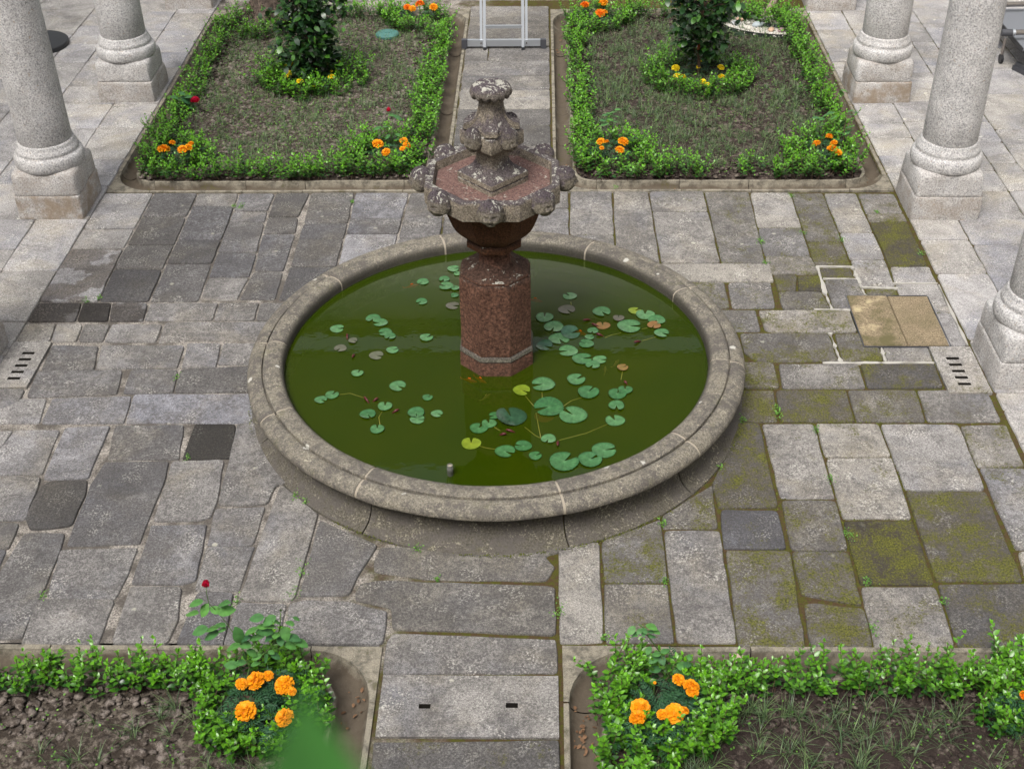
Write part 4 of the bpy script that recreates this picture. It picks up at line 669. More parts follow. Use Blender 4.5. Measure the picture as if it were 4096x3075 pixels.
MARIGOLDS={'NL': (0, [(-1.147, -2.923, 0.24, 0.031), (-1.077, -2.901, 0.24, 0.049), (-1.021, -2.869, 0.24, 0.027), (-0.927, -2.928, 0.24, 0.049), (-0.882, -2.972, 0.24, 0.022), (-1.094, -3.092, 0.24, 0.053), (-0.892, -3.133, 0.24, 0.047)]), 'NR': (0, [(1.068, -2.878, 0.24, 0.032), (1.128, -2.924, 0.24, 0.042), (1.131, -2.957, 0.24, 0.031), (0.866, -3.055, 0.24, 0.046), (0.85, -3.121, 0.24, 0.04), (1.031, -3.088, 0.24, 0.049), (0.97, -3.1, 0.24, 0.027), (1.077, -3.075, 0.24, 0.025), (0.947, -2.904, 0.24, 0.008)]), 'NRE': (3, [(2.778, -2.966, 0.24, 0.023)]), 'FL1': (0, [(-3.102, 3.404, 0.2, 0.058), (-3.051, 3.534, 0.2, 0.03), (-2.919, 3.397, 0.2, 0.048), (-2.874, 3.431, 0.2, 0.038), (-2.869, 3.509, 0.2, 0.028)]), 'FL2': (0, [(-1.133, 3.503, 0.2, 0.05), (-1.037, 3.322, 0.2, 0.041), (-0.9, 3.559, 0.2, 0.038), (-0.864, 3.464, 0.2, 0.035), (-0.895, 3.387, 0.2, 0.027)]), 'FR1': (0, [(0.923, 3.53, 0.2, 0.04), (1.129, 3.534, 0.2, 0.05), (1.088, 3.351, 0.2, 0.042), (0.976, 3.515, 0.2, 0.025), (0.926, 3.386, 0.2, 0.021)]), 'FR2': (0, [(2.89, 3.47, 0.2, 0.039), (3.03, 3.613, 0.2, 0.035), (3.053, 3.483, 0.2, 0.034), (3.013, 3.355, 0.2, 0.049), (3.051, 3.285, 0.2, 0.034)]), 'FLB': (0, [(-1.176, 7.154, 0.2, 0.044), (-1.11, 7.107, 0.2, 0.041), (-1.041, 7.266, 0.2, 0.052), (-0.87, 7.148, 0.2, 0.047)]), 'FRB': (0, [(0.881, 7.2, 0.2, 0.053), (1.098, 7.274, 0.2, 0.053), (1.046, 6.926, 0.2, 0.055), (1.093, 6.957, 0.2, 0.039)]), 'TL': (2, [(-2.275, 5.347, 0.13, 0.046), (-2.12, 5.142, 0.13, 0.037), (-1.808, 5.257, 0.13, 0.038), (-1.8, 5.639, 0.13, 0.046), (-2.247, 5.614, 0.13, 0.038), (-1.955, 5.009, 0.13, 0.014), (-1.826, 5.404, 0.13, 0.014)]), 'TR': (2, [(1.782, 5.457, 0.13, 0.042), (1.775, 5.242, 0.13, 0.036), (1.83, 5.209, 0.13, 0.036), (2.254, 5.462, 0.13, 0.035), (2.229, 5.208, 0.13, 0.036), (2.021, 5.484, 0.13, 0.023), (2.03, 5.093, 0.13, 0.03), (2.063, 5.015, 0.13, 0.025), (2.058, 5.641, 0.13, 0.02)])}
ROSE_A={'stems': [[(-1.042, -2.92, -0.005), (-1.09, -2.92, 0.091), (-1.147, -2.92, 0.156), (-1.152, -2.8, 0.153), (-1.132, -2.8, 0.216), (-1.151, -2.8, 0.382), (-1.2, -2.8, 0.535), (-1.235, -2.8, 0.618), (-1.271, -2.8, 0.683), (-1.271, -2.8, 0.756), (-1.267, -2.8, 0.8)], [(-1.139, -2.78, 0.193), (-1.024, -2.78, 0.326), (-0.963, -2.78, 0.43), (-0.942, -2.78, 0.507), (-0.928, -2.78, 0.599)]], 'leaves': [(-1.335, -2.8, 0.683, 0.028), (-1.368, -2.8, 0.609, 0.03), (-1.299, -2.8, 0.634, 0.028), (-1.247, -2.8, 0.636, 0.024), (-1.196, -2.8, 0.68, 0.03), (-1.192, -2.8, 0.63, 0.034), (-1.346, -2.8, 0.487, 0.032), (-1.282, -2.8, 0.5, 0.028), (-1.292, -2.8, 0.454, 0.033), (-1.235, -2.8, 0.53, 0.022), (-1.234, -2.8, 0.494, 0.02), (-1.047, -2.8, 0.58, 0.028), (-0.986, -2.8, 0.563, 0.03), (-0.951, -2.8, 0.553, 0.023), (-1.026, -2.8, 0.519, 0.023), (-0.987, -2.8, 0.52, 0.022), (-0.884, -2.8, 0.545, 0.019), (-0.849, -2.8, 0.577, 0.015), (-1.086, -2.8, 0.487, 0.03), (-1.018, -2.8, 0.484, 0.033), (-1.158, -2.8, 0.459, 0.034), (-1.12, -2.8, 0.434, 0.024), (-1.066, -2.8, 0.438, 0.029), (-0.998, -2.8, 0.439, 0.023), (-1.188, -2.8, 0.373, 0.033), (-1.132, -2.8, 0.386, 0.028), (-0.965, -2.8, 0.46, 0.026), (-0.917, -2.8, 0.469, 0.029), (-0.947, -2.8, 0.416, 0.022), (-0.879, -2.8, 0.436, 0.029), (-0.903, -2.8, 0.384, 0.027), (-0.845, -2.8, 0.399, 0.03), (-1.226, -2.8, 0.233, 0.028), (-1.175, -2.8, 0.251, 0.023), (-1.144, -2.8, 0.304, 0.02), (-1.105, -2.8, 0.326, 0.023), (-1.085, -2.8, 0.296, 0.021), (-1.038, -2.8, 0.283, 0.023), (-1.005, -2.8, 0.331, 0.015), (-0.988, -2.8, 0.303, 0.021), (-1.181, -2.8, 0.295, 0.019), (-1.098, -2.8, 0.243, 0.02)], 'bud': (-1.265, -2.8, 0.819), 'bud2': (-0.926, -2.78, 0.616)}
ROSE_B={'stems': [[(1.081, -2.8, -0.033), (1.102, -2.8, 0.048), (1.106, -2.8, 0.142), (1.114, -2.8, 0.189)], [(0.991, -2.72, 0.252), (0.939, -2.72, 0.343), (0.905, -2.72, 0.403), (0.89, -2.72, 0.443), (0.866, -2.72, 0.468)], [(1.094, -2.74, -0.072), (1.028, -2.74, 0.135), (0.986, -2.74, 0.274)]], 'leaves': [(0.83, -2.74, 0.44, 0.021), (0.854, -2.74, 0.413, 0.018), (0.871, -2.74, 0.435, 0.015), (0.897, -2.74, 0.439, 0.015), (0.931, -2.74, 0.467, 0.024), (0.956, -2.74, 0.432, 0.017), (0.926, -2.74, 0.432, 0.015), (0.893, -2.74, 0.417, 0.013), (0.93, -2.74, 0.4, 0.012), (0.945, -2.74, 0.396, 0.009), (0.968, -2.74, 0.266, 0.019), (1.008, -2.74, 0.289, 0.018), (0.954, -2.74, 0.228, 0.024), (0.996, -2.74, 0.224, 0.022), (0.966, -2.74, 0.15, 0.025), (1.099, -2.74, 0.182, 0.024), (1.13, -2.74, 0.191, 0.023), (1.084, -2.74, 0.132, 0.021), (1.127, -2.74, 0.12, 0.022), (1.077, -2.74, 0.069, 0.021), (1.136, -2.74, 0.245, 0.015), (0.925, -2.74, 0.293, 0.018)], 'bud': None, 'bud2': None}
ROSE_C={'stems': [[(-1.04, 3.75, 0.049), (-1.014, 3.75, 0.229), (-1.012, 3.75, 0.351), (-1.039, 3.75, 0.418)]], 'leaves': [(-0.963, 3.75, 0.337, 0.038), (-1.018, 3.75, 0.364, 0.025), (-1.161, 3.75, 0.229, 0.036), (-1.09, 3.75, 0.243, 0.029), (-1.016, 3.75, 0.201, 0.029), (-1.021, 3.75, 0.139, 0.032), (-0.962, 3.75, 0.16, 0.029), (-0.977, 3.75, 0.118, 0.027), (-1.129, 3.75, 0.053, 0.034), (-1.058, 3.75, 0.063, 0.029), (-0.948, 3.75, 0.077, 0.029), (-1.071, 3.75, 0.146, 0.023)], 'bud': (-1.042, 3.75, 0.421), 'bud2': None}
ROSE_D={'stems': [[(-3.197, 4.6, -0.046), (-3.151, 4.6, 0.07), (-3.086, 4.6, 0.156)]], 'leaves': [(-3.178, 4.6, 0.157, 0.042), (-3.151, 4.6, 0.192, 0.034), (-3.231, 4.6, 0.164, 0.037), (-3.281, 4.6, 0.186, 0.037), (-3.23, 4.6, 0.085, 0.034), (-3.283, 4.6, 0.1, 0.032), (-3.149, 4.6, 0.084, 0.027), (-3.206, 4.6, 0.228, 0.03)], 'bud': (-3.085, 4.6, 0.163), 'bud2': None}
ROSE_E={'stems': [[(3.201, 3.75, -0.036), (3.201, 3.75, 0.143), (3.191, 3.75, 0.346), (3.146, 3.75, 0.492), (3.113, 3.75, 0.591)], [(3.196, 3.75, 0.005), (3.057, 3.75, 0.279), (3.034, 3.75, 0.36)]], 'leaves': [(2.966, 3.75, 0.307, 0.029), (3.011, 3.75, 0.347, 0.027), (3.045, 3.75, 0.367, 0.027), (2.914, 3.75, 0.32, 0.027), (3.077, 3.75, 0.32, 0.029), (2.986, 3.75, 0.253, 0.025), (3.218, 3.75, 0.292, 0.034), (3.247, 3.75, 0.346, 0.034), (3.172, 3.75, 0.265, 0.032), (3.24, 3.75, 0.224, 0.034), (3.118, 3.75, 0.558, 0.027), (3.139, 3.75, 0.584, 0.025), (3.229, 3.75, 0.386, 0.027), (3.281, 3.75, 0.37, 0.027), (3.147, 3.75, 0.171, 0.029), (3.223, 3.75, 0.17, 0.032)], 'bud': None, 'bud2': None}
ROSE_F={'stems': [[(1.06, 3.85, 0.106), (1.042, 3.85, 0.243), (1.027, 3.85, 0.311)]], 'leaves': [(0.976, 3.85, 0.311, 0.027), (1.014, 3.85, 0.325, 0.027), (1.051, 3.85, 0.338, 0.029), (1.078, 3.85, 0.297, 0.027), (1.016, 3.85, 0.27, 0.029), (1.067, 3.85, 0.243, 0.029), (0.967, 3.85, 0.216, 0.032), (1.044, 3.85, 0.188, 0.032), (0.953, 3.85, 0.257, 0.025), (1.088, 3.85, 0.365, 0.023)], 'bud': None, 'bud2': None}
WHITE_MORTAR=[([(2.582, 1.606), (2.875, 1.601)], 0.022), ([(2.869, 1.601), (2.875, 1.479), (2.879, 1.297)], 0.03), ([(2.866, 1.292), (3.01, 1.278), (3.158, 1.274)], 0.025), ([(2.592, 1.597), (2.582, 1.208), (2.591, 0.965)], 0.03), ([(2.602, 1.415), (2.859, 1.41)], 0.018), ([(2.452, 0.965), (2.591, 0.962), (2.73, 0.956)], 0.02), ([(2.517, 0.638), (2.518, 0.44), (2.524, 0.258)], 0.03), ([(2.392, 0.254), (2.66, 0.253), (2.885, 0.255), (3.183, 0.255)], 0.03), ([(2.851, 0.44), (2.843, 0.258)], 0.03), ([(3.135, 1.341), (3.483, 1.34)], 0.014), ([(3.487, 1.318), (3.483, 0.469)], 0.022), ([(2.877, 1.285), (2.881, 1.163)], 0.03)]
WEEDS=[(-3.175, 1.095, 0.05), (-3.088, 1.123, 0.03), (-2.223, 0.067, 0.03), (2.22, -1.55, 0.05), (2.644, -2.1, 0.04), (-1.037, -1.857, 0.06), (-1.047, -2.045, 0.06), (0.477, -2.179, 0.06), (1.109, -1.453, 0.04), (1.084, -1.95, 0.04), (0.721, -2.39, 0.04), (3.475, 1.798, 0.05), (3.258, 2.519, 0.04), (2.575, 2.139, 0.05), (2.577, 2.815, 0.04), (1.981, -0.298, 0.05), (-2.484, -2.092, 0.04), (-1.371, -2.138, 0.05), (-1.941, -0.836, 0.03), (-1.168, -1.206, 0.04), (-1.095, -1.263, 0.04), (-0.362, -1.681, 0.05), (1.529, -0.917, 0.03), (2.2, 2.013, 0.04), (2.184, 1.645, 0.04), (2.875, 2.036, 0.05), (2.196, 1.995, 0.04), (1.726, -0.416, 0.05), (1.041, 2.986, 0.04), (-1.292, 2.727, 0.03), (-2.262, 2.63, 0.05), (-2.324, 2.638, 0.03), (-0.226, -1.943, 0.03), (2.209, -1.026, 0.04), (2.206, -0.53, 0.04), (1.978, -0.357, 0.05), (2.209, -2.316, 0.05), (2.248, -1.954, 0.04)]
LEAFTIP=(0.312, -6.972, 4.962)
LEAFBASE=(0.322, -7.02, 4.963)
# ------------------------------------------------------------------ the setting: ground, joints, pavers
PX, PY = .0635, -.0337          # pond centre
HW, PW = 3.55, .475             # half width of the court, half width of the paths
g = MB(); g.add([(-40, -40, -.32), (40, -40, -.32), (40, 40, -.32), (-40, 40, -.32)], [(0, 1, 2, 3)])
tag(link('ground', g.mesh('ground'), M['soil_e']), kind='structure')
def sheet(rects, z):
    b = MB()
    for (x0, y0, x1, y1) in rects: b.add([(x0, y0, z), (x1, y0, z), (x1, y1, z), (x0, y1, z)], [(0, 1, 2, 3)])
    return b
def cut(rects, holes):
    for hx0, hy0, hx1, hy1 in holes:
        out = []
        for x0, y0, x1, y1 in rects:
            if hx0 >= x1 or hx1 <= x0 or hy0 >= y1 or hy1 <= y0: out.append((x0, y0, x1, y1)); continue
            a, b, c_, d = max(x0, hx0), max(y0, hy0), min(x1, hx1), min(y1, hy1)
            out += [q for q in ((x0, y0, x1, b), (x0, d, x1, y1), (x0, b, a, d), (c_, b, x1, d)) if q[2]-q[0] > 1e-4 and q[3]-q[1] > 1e-4]
        rects = out
    return rects
HOLES = [(-3.53, -.05, -3.28, .5), (3.21, -.1, 3.47, .43), (-.40, -2.93, .40, -2.80)]
court = link('courtyard_pavement', sheet(cut([(-HW, -2.43, HW, 2.9), (-PW-.03, 2.9, PW+.03, 7.64), (-PW-.04, -6.2, PW+.04, -2.43), (-HW, 7.64, HW, 9.8), (-HW-.02, 2.9, -3.5, 7.64), (3.46, 2.9, HW+.02, 7.64), (-HW-.02, -6.2, -3.45, -2.43), (3.41, -6.2, HW+.02, -2.43)], HOLES), -.0135).mesh('courtyard_pavement'), M['joint']); tag(court, kind='structure')
clo = link('cloister_floor', sheet([(-7.5, -6.2, -HW-.004, 9.8), (HW+.004, -6.2, 7.5, 9.8)], -.010).mesh('cloister_floor'), M['joint']); tag(clo, kind='structure')
def resample(poly, inset, step, jit, rad):
    P = [Vector(p) for p in poly]; n = len(P)
    area = sum(P[i].x*P[(i+1) % n].y-P[(i+1) % n].x*P[i].y for i in range(n))
    if area < 0: P.reverse()
    Q = []
    for i in range(n):
        a, b, c_ = P[i-1], P[i], P[(i+1) % n]
        d1 = (b-a).normalized(); d2 = (c_-b).normalized(); n1 = Vector((-d1.y, d1.x)); n2 = Vector((-d2.y, d2.x))
        bi = n1+n2; bi = bi/max(.35, bi.length_squared/2) if bi.length > 1e-6 else n1
        Q.append(b+bi*inset)
    out = []
    for i in range(n):
        a, b, c_ = Q[i-1], Q[i], Q[(i+1) % n]
        la, lc = (a-b).length, (c_-b).length; r1 = min(rad*random.uniform(.5, 1.6), la*.3, lc*.3)
        p, q = b+(a-b).normalized()*r1, b+(c_-b).normalized()*r1
        out += [p, (p+q+b*2)/4, q]
        L = (c_-b).length-2*r1; k = int(L/step)
        e = c_+(b-c_).normalized()*r1; nn = Vector((-(c_-b).y, (c_-b).x)).normalized()
        for j in range(1, k+1):
            if k: out.append(q+(e-q)*(j/(k+1))+nn*random.uniform(-jit, jit))
    return out
def slab_mesh(name, poly, inset=.0035, step=.14, jit=.005, rad=.022, depth=.05, h=0.):
    o = resample(poly, inset, step, jit, rad); n = len(o); c_ = sum(o, Vector((0, 0)))/n
    b = MB(); tx, ty = random.uniform(-.004, .004), random.uniform(-.004, .004)
    def ring(d, z): 
        r_ = []
        for i, p in enumerate(o):
            t_ = (o[(i+1) % n]-o[i-1]); nn = Vector((-t_.y, t_.x)); nn = nn.normalized() if nn.length > 0 else nn
            q = p+nn*d-c_; r_.append((q.x, q.y, z+q.x*tx+q.y*ty))
        return r_
    b.loft([ring(-.001, h-depth), ring(-.001, h-.008), ring(.0015, h-.0025), ring(.005, h)], cap0=False)
    me = b.mesh(name, 50); me.polygons[-1].use_smooth = False; return me, c_
WET = {(-3.5, 1.5): .42, (-3.5, 1.): .5, (-3., 1.): .5}
def lay(stones, parent, skip=()):
    for k, (poly, tone, moss, warm, ins) in enumerate(stones):
        if k in skip: continue
        me, c_ = slab_mesh('paver', poly, ins, h=random.uniform(-.003, .005)); o = link('paver', me, M['paver'], parent, (c_.x, c_.y, 0))
        o['tone'] = float(tone+random.uniform(-.15, .15)*(1 if parent is court else .4)); o['moss'] = float(moss); o['warm'] = float(warm+random.uniform(-.1, .1)); o['wet'] = WET.get((round(c_.x*2)/2, round(c_.y*2)/2), 0.)*1.
cs = [(sum(p[0] for p in q[0])/len(q[0]), sum(p[1] for p in q[0])/len(q[0])) for q in COURT]
slot_k = min(range(len(cs)), key=lambda k: abs(cs[k][0])+abs(cs[k][1]+2.86))
COURT = [(p_, t_-.22+.15*(t_ if t_ < 0 else 0), min(m_, .62), w_+random.uniform(-.25, .2)-(.14 if sum(q_[0] for q_ in p_) < 0 else 0.), i_) for p_, t_, m_, w_, i_ in COURT]; lay(COURT, court, (slot_k,)); lay(CLOISTER, clo)
def slotted(name, x0, y0, x1, y1, slots, parent, mat, depth=.09, h=.003, edge=.006):
    """a slab with rectangular holes cut through its top: cells of a grid, hole walls and bottom painted dark as shade"""
    X = sorted({x0, x1} | {s[0] for s in slots} | {s[2] for s in slots}); Y = sorted({y0, y1} | {s[1] for s in slots} | {s[3] for s in slots})
    hole = lambda cx_, cy_: any(s[0] < cx_ < s[2] and s[1] < cy_ < s[3] for s in slots); b = MB()
    for i in range(len(X)-1):
        for j in range(len(Y)-1):
            if not hole((X[i]+X[i+1])/2, (Y[j]+Y[j+1])/2): b.add([(X[i], Y[j], h), (X[i+1], Y[j], h), (X[i+1], Y[j+1], h), (X[i], Y[j+1], h)], [(0, 1, 2, 3)])
    for s in slots:
        a, e = (s[0], s[1]), (s[2], s[3]); c4 = [(a[0], a[1]), (e[0], a[1]), (e[0], e[1]), (a[0], e[1])]
        b.add([(p[0], p[1], h) for p in c4]+[(p[0], p[1], h-depth) for p in c4], [(1, 0, 4, 5), (2, 1, 5, 6), (3, 2, 6, 7), (0, 3, 7, 4), (4, 7, 6, 5)][:5])
    c4 = [(x0, y0), (x1, y0), (x1, y1), (x0, y1)]; b.add([(p[0], p[1], h) for p in c4]+[(p[0], p[1], h-.05) for p in c4], [(0, 1, 5, 4), (1, 2, 6, 5), (2, 3, 7, 6), (3, 0, 4, 7)])
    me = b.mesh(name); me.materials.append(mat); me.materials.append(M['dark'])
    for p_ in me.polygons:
        if p_.center.z < h-.1 or (abs(p_.normal.z) < .5 and p_.center.z < h-.03 and x0+.01 < p_.center.x < x1-.01 and y0+.01 < p_.center.y < y1-.01): p_.material_index = 1  # slot walls and bottoms coloured near-black: shade painted in
    bm = bmesh.new(); bm.from_mesh(me); bmesh.ops.remove_doubles(bm, verts=bm.verts, dist=1e-5); bmesh.ops.recalc_face_normals(bm, faces=bm.faces); bm.to_mesh(me); bm.free()
    o = link(name, me, mat, parent); o['tone'] = .05; o['moss'] = .02; o['warm'] = .1; return o
xs_, ys_ = [p[0] for p in COURT[slot_k][0]], [p[1] for p in COURT[slot_k][0]]
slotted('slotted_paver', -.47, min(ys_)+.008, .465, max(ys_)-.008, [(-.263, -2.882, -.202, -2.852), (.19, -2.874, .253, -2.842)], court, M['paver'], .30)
for k, (pts, wdt) in enumerate(WHITE_MORTAR):      # fresh white mortar run into the joints round the hatch
    b = MB(); P = []
    for i in range(len(pts)-1):
        for j in range(6): P.append(Vector(pts[i]).lerp(Vector(pts[i+1]), j/6))
    P.append(Vector(pts[-1])); L = []
    for i, p in enumerate(P):
        d = (P[min(i+1, len(P)-1)]-P[max(i-1, 0)]).normalized(); nn = Vector((-d.y, d.x)); w_ = wdt*.36*random.choice((.12, .5, .8, 1., 1.3, 1.7)); a, e = p+nn*w_, p-nn*w_*random.uniform(.7, 1.3); L.append((a, e))
    v = []; f = []
    for a, e in L: v += [(a.x, a.y, -.03), (a.x, a.y, .0005+.0002*k), ((a.x+e.x)/2, (a.y+e.y)/2, .0055+.0002*k), (e.x, e.y, .0005+.0002*k), (e.x, e.y, -.03)]
    for i in range(len(L)-1):
        for j in range(4): f.append((i*5+j, i*5+j+1, i*5+5+j+1, i*5+5+j))
    link('mortar_joint', mesh('mortar_joint', v, [q[::-1] for q in f]), M['white_mortar'], court)
# hatch and drains
def m_hatch():
    t = NT('hatch_composite', .85, .25); co_ = t.coord(); g_ = t.noise(co_, 95, 4, .85); b_ = t.noise(co_, 5, 4, .6)
    c = t.mix(1., (.235, .185, .12), t.ramp(g_, [(.38, .35), (.62, 1.6)]), 'MULTIPLY'); c = t.mix(t.math('MULTIPLY', t.ramp(b_, [(.42, 0.), (.62, 1.)]), t.attr('dirt')), c, (.12, .105, .05)); c = t.mix(t.math('MULTIPLY', t.ramp(b_, [(.3, .7), (.42, 0.)]), t.attr('dirt')), c, (.52, .44, .26)); t.color(c); t.bump(g_, .7, .005); return t.m
M['hatch'] = m_hatch()
ht = empty('access_hatch', (3.03, .8, 0), 0, 'square tan access hatch of two speckled panels in the paving', 'hatch')
for k, q in enumerate(([(2.735, 1.148), (3.04, 1.142), (3.045, .47), (2.73, .475)], [(3.046, 1.142), (3.352, 1.136), (3.345, .462), (3.051, .47)])):
    me, c_ = slab_mesh('lid_panel', q, .001, .3, .001, .006, .05, .011); o = link('lid_panel', me, M['hatch'], ht, (c_.x-3.03, c_.y-.8, 0)); o['dirt'] = 1. if k == 0 else .35
fr = MB()
for a, e in (((2.725, .455, -.03), (2.731, 1.155, .006)), ((3.354, .455, -.03), (3.36, 1.142, .006)), ((2.731, 1.15, -.03), (3.354, 1.156, .005)), ((2.731, .452, -.03), (3.354, .458, .005))): fr.box((a[0]-3.03, a[1]-.8, a[2]), (e[0]-3.03, e[1]-.8, e[2]))
link('frame', fr.mesh('frame'), M['dark_plastic'], ht)
for (x0, x1, y0, y1, sx, lab) in ((-3.545, -3.262, -.062, .512, -3.386, 'stone drain slab with five slots beside the left cloister edge'), (3.193, 3.49, -.118, .447, 3.325, 'stone drain slab with five slots beside the tan hatch')):
    sy = .36 if x0 < 0 else .296; st = .079 if x0 < 0 else .078
    d_ = empty('drain_grate', ((x0+x1)/2, (y0+y1)/2, 0), 0, lab, 'drain', 'slotted stone drains'); cx_, cy_ = (x0+x1)/2, (y0+y1)/2
    sl_ = []
    for k in range(5): yy = sy-k*st; sl_.append((sx-.045-cx_, yy-.015-cy_, sx+.045-cx_, yy+.015-cy_))
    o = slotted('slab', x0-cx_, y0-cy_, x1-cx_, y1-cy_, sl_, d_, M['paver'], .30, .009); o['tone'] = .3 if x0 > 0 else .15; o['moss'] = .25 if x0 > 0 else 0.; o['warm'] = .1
# ------------------------------------------------------------------ planting beds: channel kerbs and soil
def kerb(name, x0, y0, x1, y1, rad=.36, lip=.03, chw=.15, inner=.03, joints=.75, lab=''):
    """gutter channel round a bed: square outer edge, rounded trough, raised inner lip; cut into single stones"""
    root = empty(name, ((x0+x1)/2, (y0+y1)/2, 0)); tag(root, kind='structure'); ox, oy = root.location.x, root.location.y
    ax0, ay0, ax1, ay1 = x0+lip, y0+lip, x1-lip, y1-lip      # trough outer edge
    cc = [(ax1-rad, ay0+rad, -90), (ax1-rad, ay1-rad, 0), (ax0+rad, ay1-rad, 90), (ax0+rad, ay0+rad, 180)]
    prof = [(0, 0)]+[(chw*(.5-.5*math.cos(math.pi*k/8)), -.085*math.sin(math.pi*k/8)**.8+(.004*k/8)) for k in range(1, 8)]+[(chw, .006), (chw+inner*.5, .010), (chw+inner, .004), (chw+inner+.004, -.1)]
    def section(p, nrm, outp):
        return [(outp[0]-ox, outp[1]-oy, -.05), (outp[0]-ox, outp[1]-oy, .001), (p[0]-nrm[0]*.004-ox, p[1]-nrm[1]*.004-oy, .003)]+[(p[0]+nrm[0]*d-ox, p[1]+nrm[1]*d-oy, z) for d, z in prof]
    pieces = []
    for k in range(4):
        cx_, cy_, a0 = cc[k]; secs = []
        for j in range(9):
            a = R(a0+90*j/8); ux, uy = math.cos(a), math.sin(a); m_ = max(abs(ux), abs(uy)); ext = (rad+lip)/m_
            secs.append(section((cx_+ux*rad, cy_+uy*rad), (-ux, -uy), (cx_+ux*ext, cy_+uy*ext)))
        pieces.append(secs)
        nx_, ny_, _ = cc[(k+1) % 4]; a = R(a0+90); ux, uy = math.cos(a), math.sin(a)
        A = Vector((cx_+ux*rad, cy_+uy*rad)); B = Vector((nx_+ux*rad, ny_+uy*rad)); n_ = max(1, round((B-A).length/joints)); cuts = [0]+[(i+random.uniform(-.2, .2))/n_ for i in range(1, n_)]+[1]
        for i in range(n_):
            secs = []
            for t_ in np.linspace(cuts[i], cuts[i+1], 4):
                p = A.lerp(B, float(t_)); secs.append(section(p, (-ux, -uy), (p.x+ux*lip, p.y+uy*lip)))
            pieces.append(secs)
    for secs in pieces:
        v = []; f = []; m_ = len(secs[0]); s0 = np.array(secs[0]); s1 = np.array(secs[-1])
        secs = [np.array(q) for q in secs]; d0 = secs[1]-secs[0]; d1 = secs[-1]-secs[-2]; secs[0] = secs[0]+d0*min(.3, .003/max(1e-6, np.linalg.norm(d0[4]))); secs[-1] = secs[-1]-d1*min(.3, .003/max(1e-6, np.linalg.norm(d1[4])))
        dz = random.uniform(-.003, .002)
        for q in secs: v += [(x, y, z+dz) for x, y, z in q]
        for i in range(len(secs)-1):
            for j in range(m_-1): f.append((i*m_+j, (i+1)*m_+j, (i+1)*m_+j+1, i*m_+j+1))
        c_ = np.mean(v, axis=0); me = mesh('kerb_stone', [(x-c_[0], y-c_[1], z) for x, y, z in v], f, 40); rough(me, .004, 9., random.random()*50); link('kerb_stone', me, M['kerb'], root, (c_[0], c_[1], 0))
    # mortar seen in the cuts
    return (x0+lip+chw+inner, y0+lip+chw+inner, x1-lip-chw-inner, y1-lip-chw-inner, rad-chw-inner)
def soil(x0, y0, x1, y1, rad, mat, step, amp):
    nx, ny = int((x1-x0)/step)+1, int((y1-y0)/step)+1; xs = np.linspace(x0, x1, nx); ys = np.linspace(y0, y1, ny); X, Y = np.meshgrid(xs, ys)
    # pull the grid corners in to the rounded lip
    cx_ = np.clip(X, x0+rad, x1-rad); cy_ = np.clip(Y, y0+rad, y1-rad); dx, dy = X-cx_, Y-cy_; r_ = np.hypot(dx, dy); k = np.where(r_ > 1e-6, np.maximum(abs(dx), abs(dy))/np.maximum(r_, 1e-6), 1.)
    X2, Y2 = cx_+dx*k, cy_+dy*k
    P = np.stack([X2, Y2, X2*0], -1); h = fbm(P, 9., 3)*amp+fbm(P+5, 40., 2)*amp*.7
    e = np.minimum(np.minimum(X-x0, x1-X), np.minimum(Y-y0, y1-Y)); h = -.012+h*np.clip(e/.06, 0, 1)+.03*np.clip(e/.4, 0, 1)
    v = np.stack([X2, Y2, h], -1).reshape(-1, 3); i = np.arange(nx*ny).reshape(ny, nx); f = np.stack([i[:-1, :-1], i[:-1, 1:], i[1:, 1:], i[1:, :-1]], -1).reshape(-1, 4)
    o = link('soil', tri_mesh('soil', v, f), mat); return tag(o, kind='structure')
def soil_h(x, y): return .0
BED = {'FL': (-3.535, 2.925, -PW-.004, 7.63), 'FR': (PW+.01, 2.915, 3.50, 7.60), 'NL': (-3.5, -6.0, -PW-.02, -2.455), 'NR': (PW+.015, -6.0, 3.45, -2.445)}
IN = {}
for k, q in BED.items():
    near = k[0] == 'N'; chw = {'FL': .15, 'FR': .15, 'NL': .18, 'NR': .17}[k]
    IN[k] = kerb('kerb', *q, rad=.36, chw=chw, joints=.85)
    soil(*IN[k], M['soil_w' if k[1] == 'L' else 'soil_e'], .035 if not near else .03, .012 if not near else .016)
def in_bed(k, x, y, m=.0):
    x0, y0, x1, y1, r_ = IN[k]; return x0+m < x < x1-m and y0+m < y < y1-m
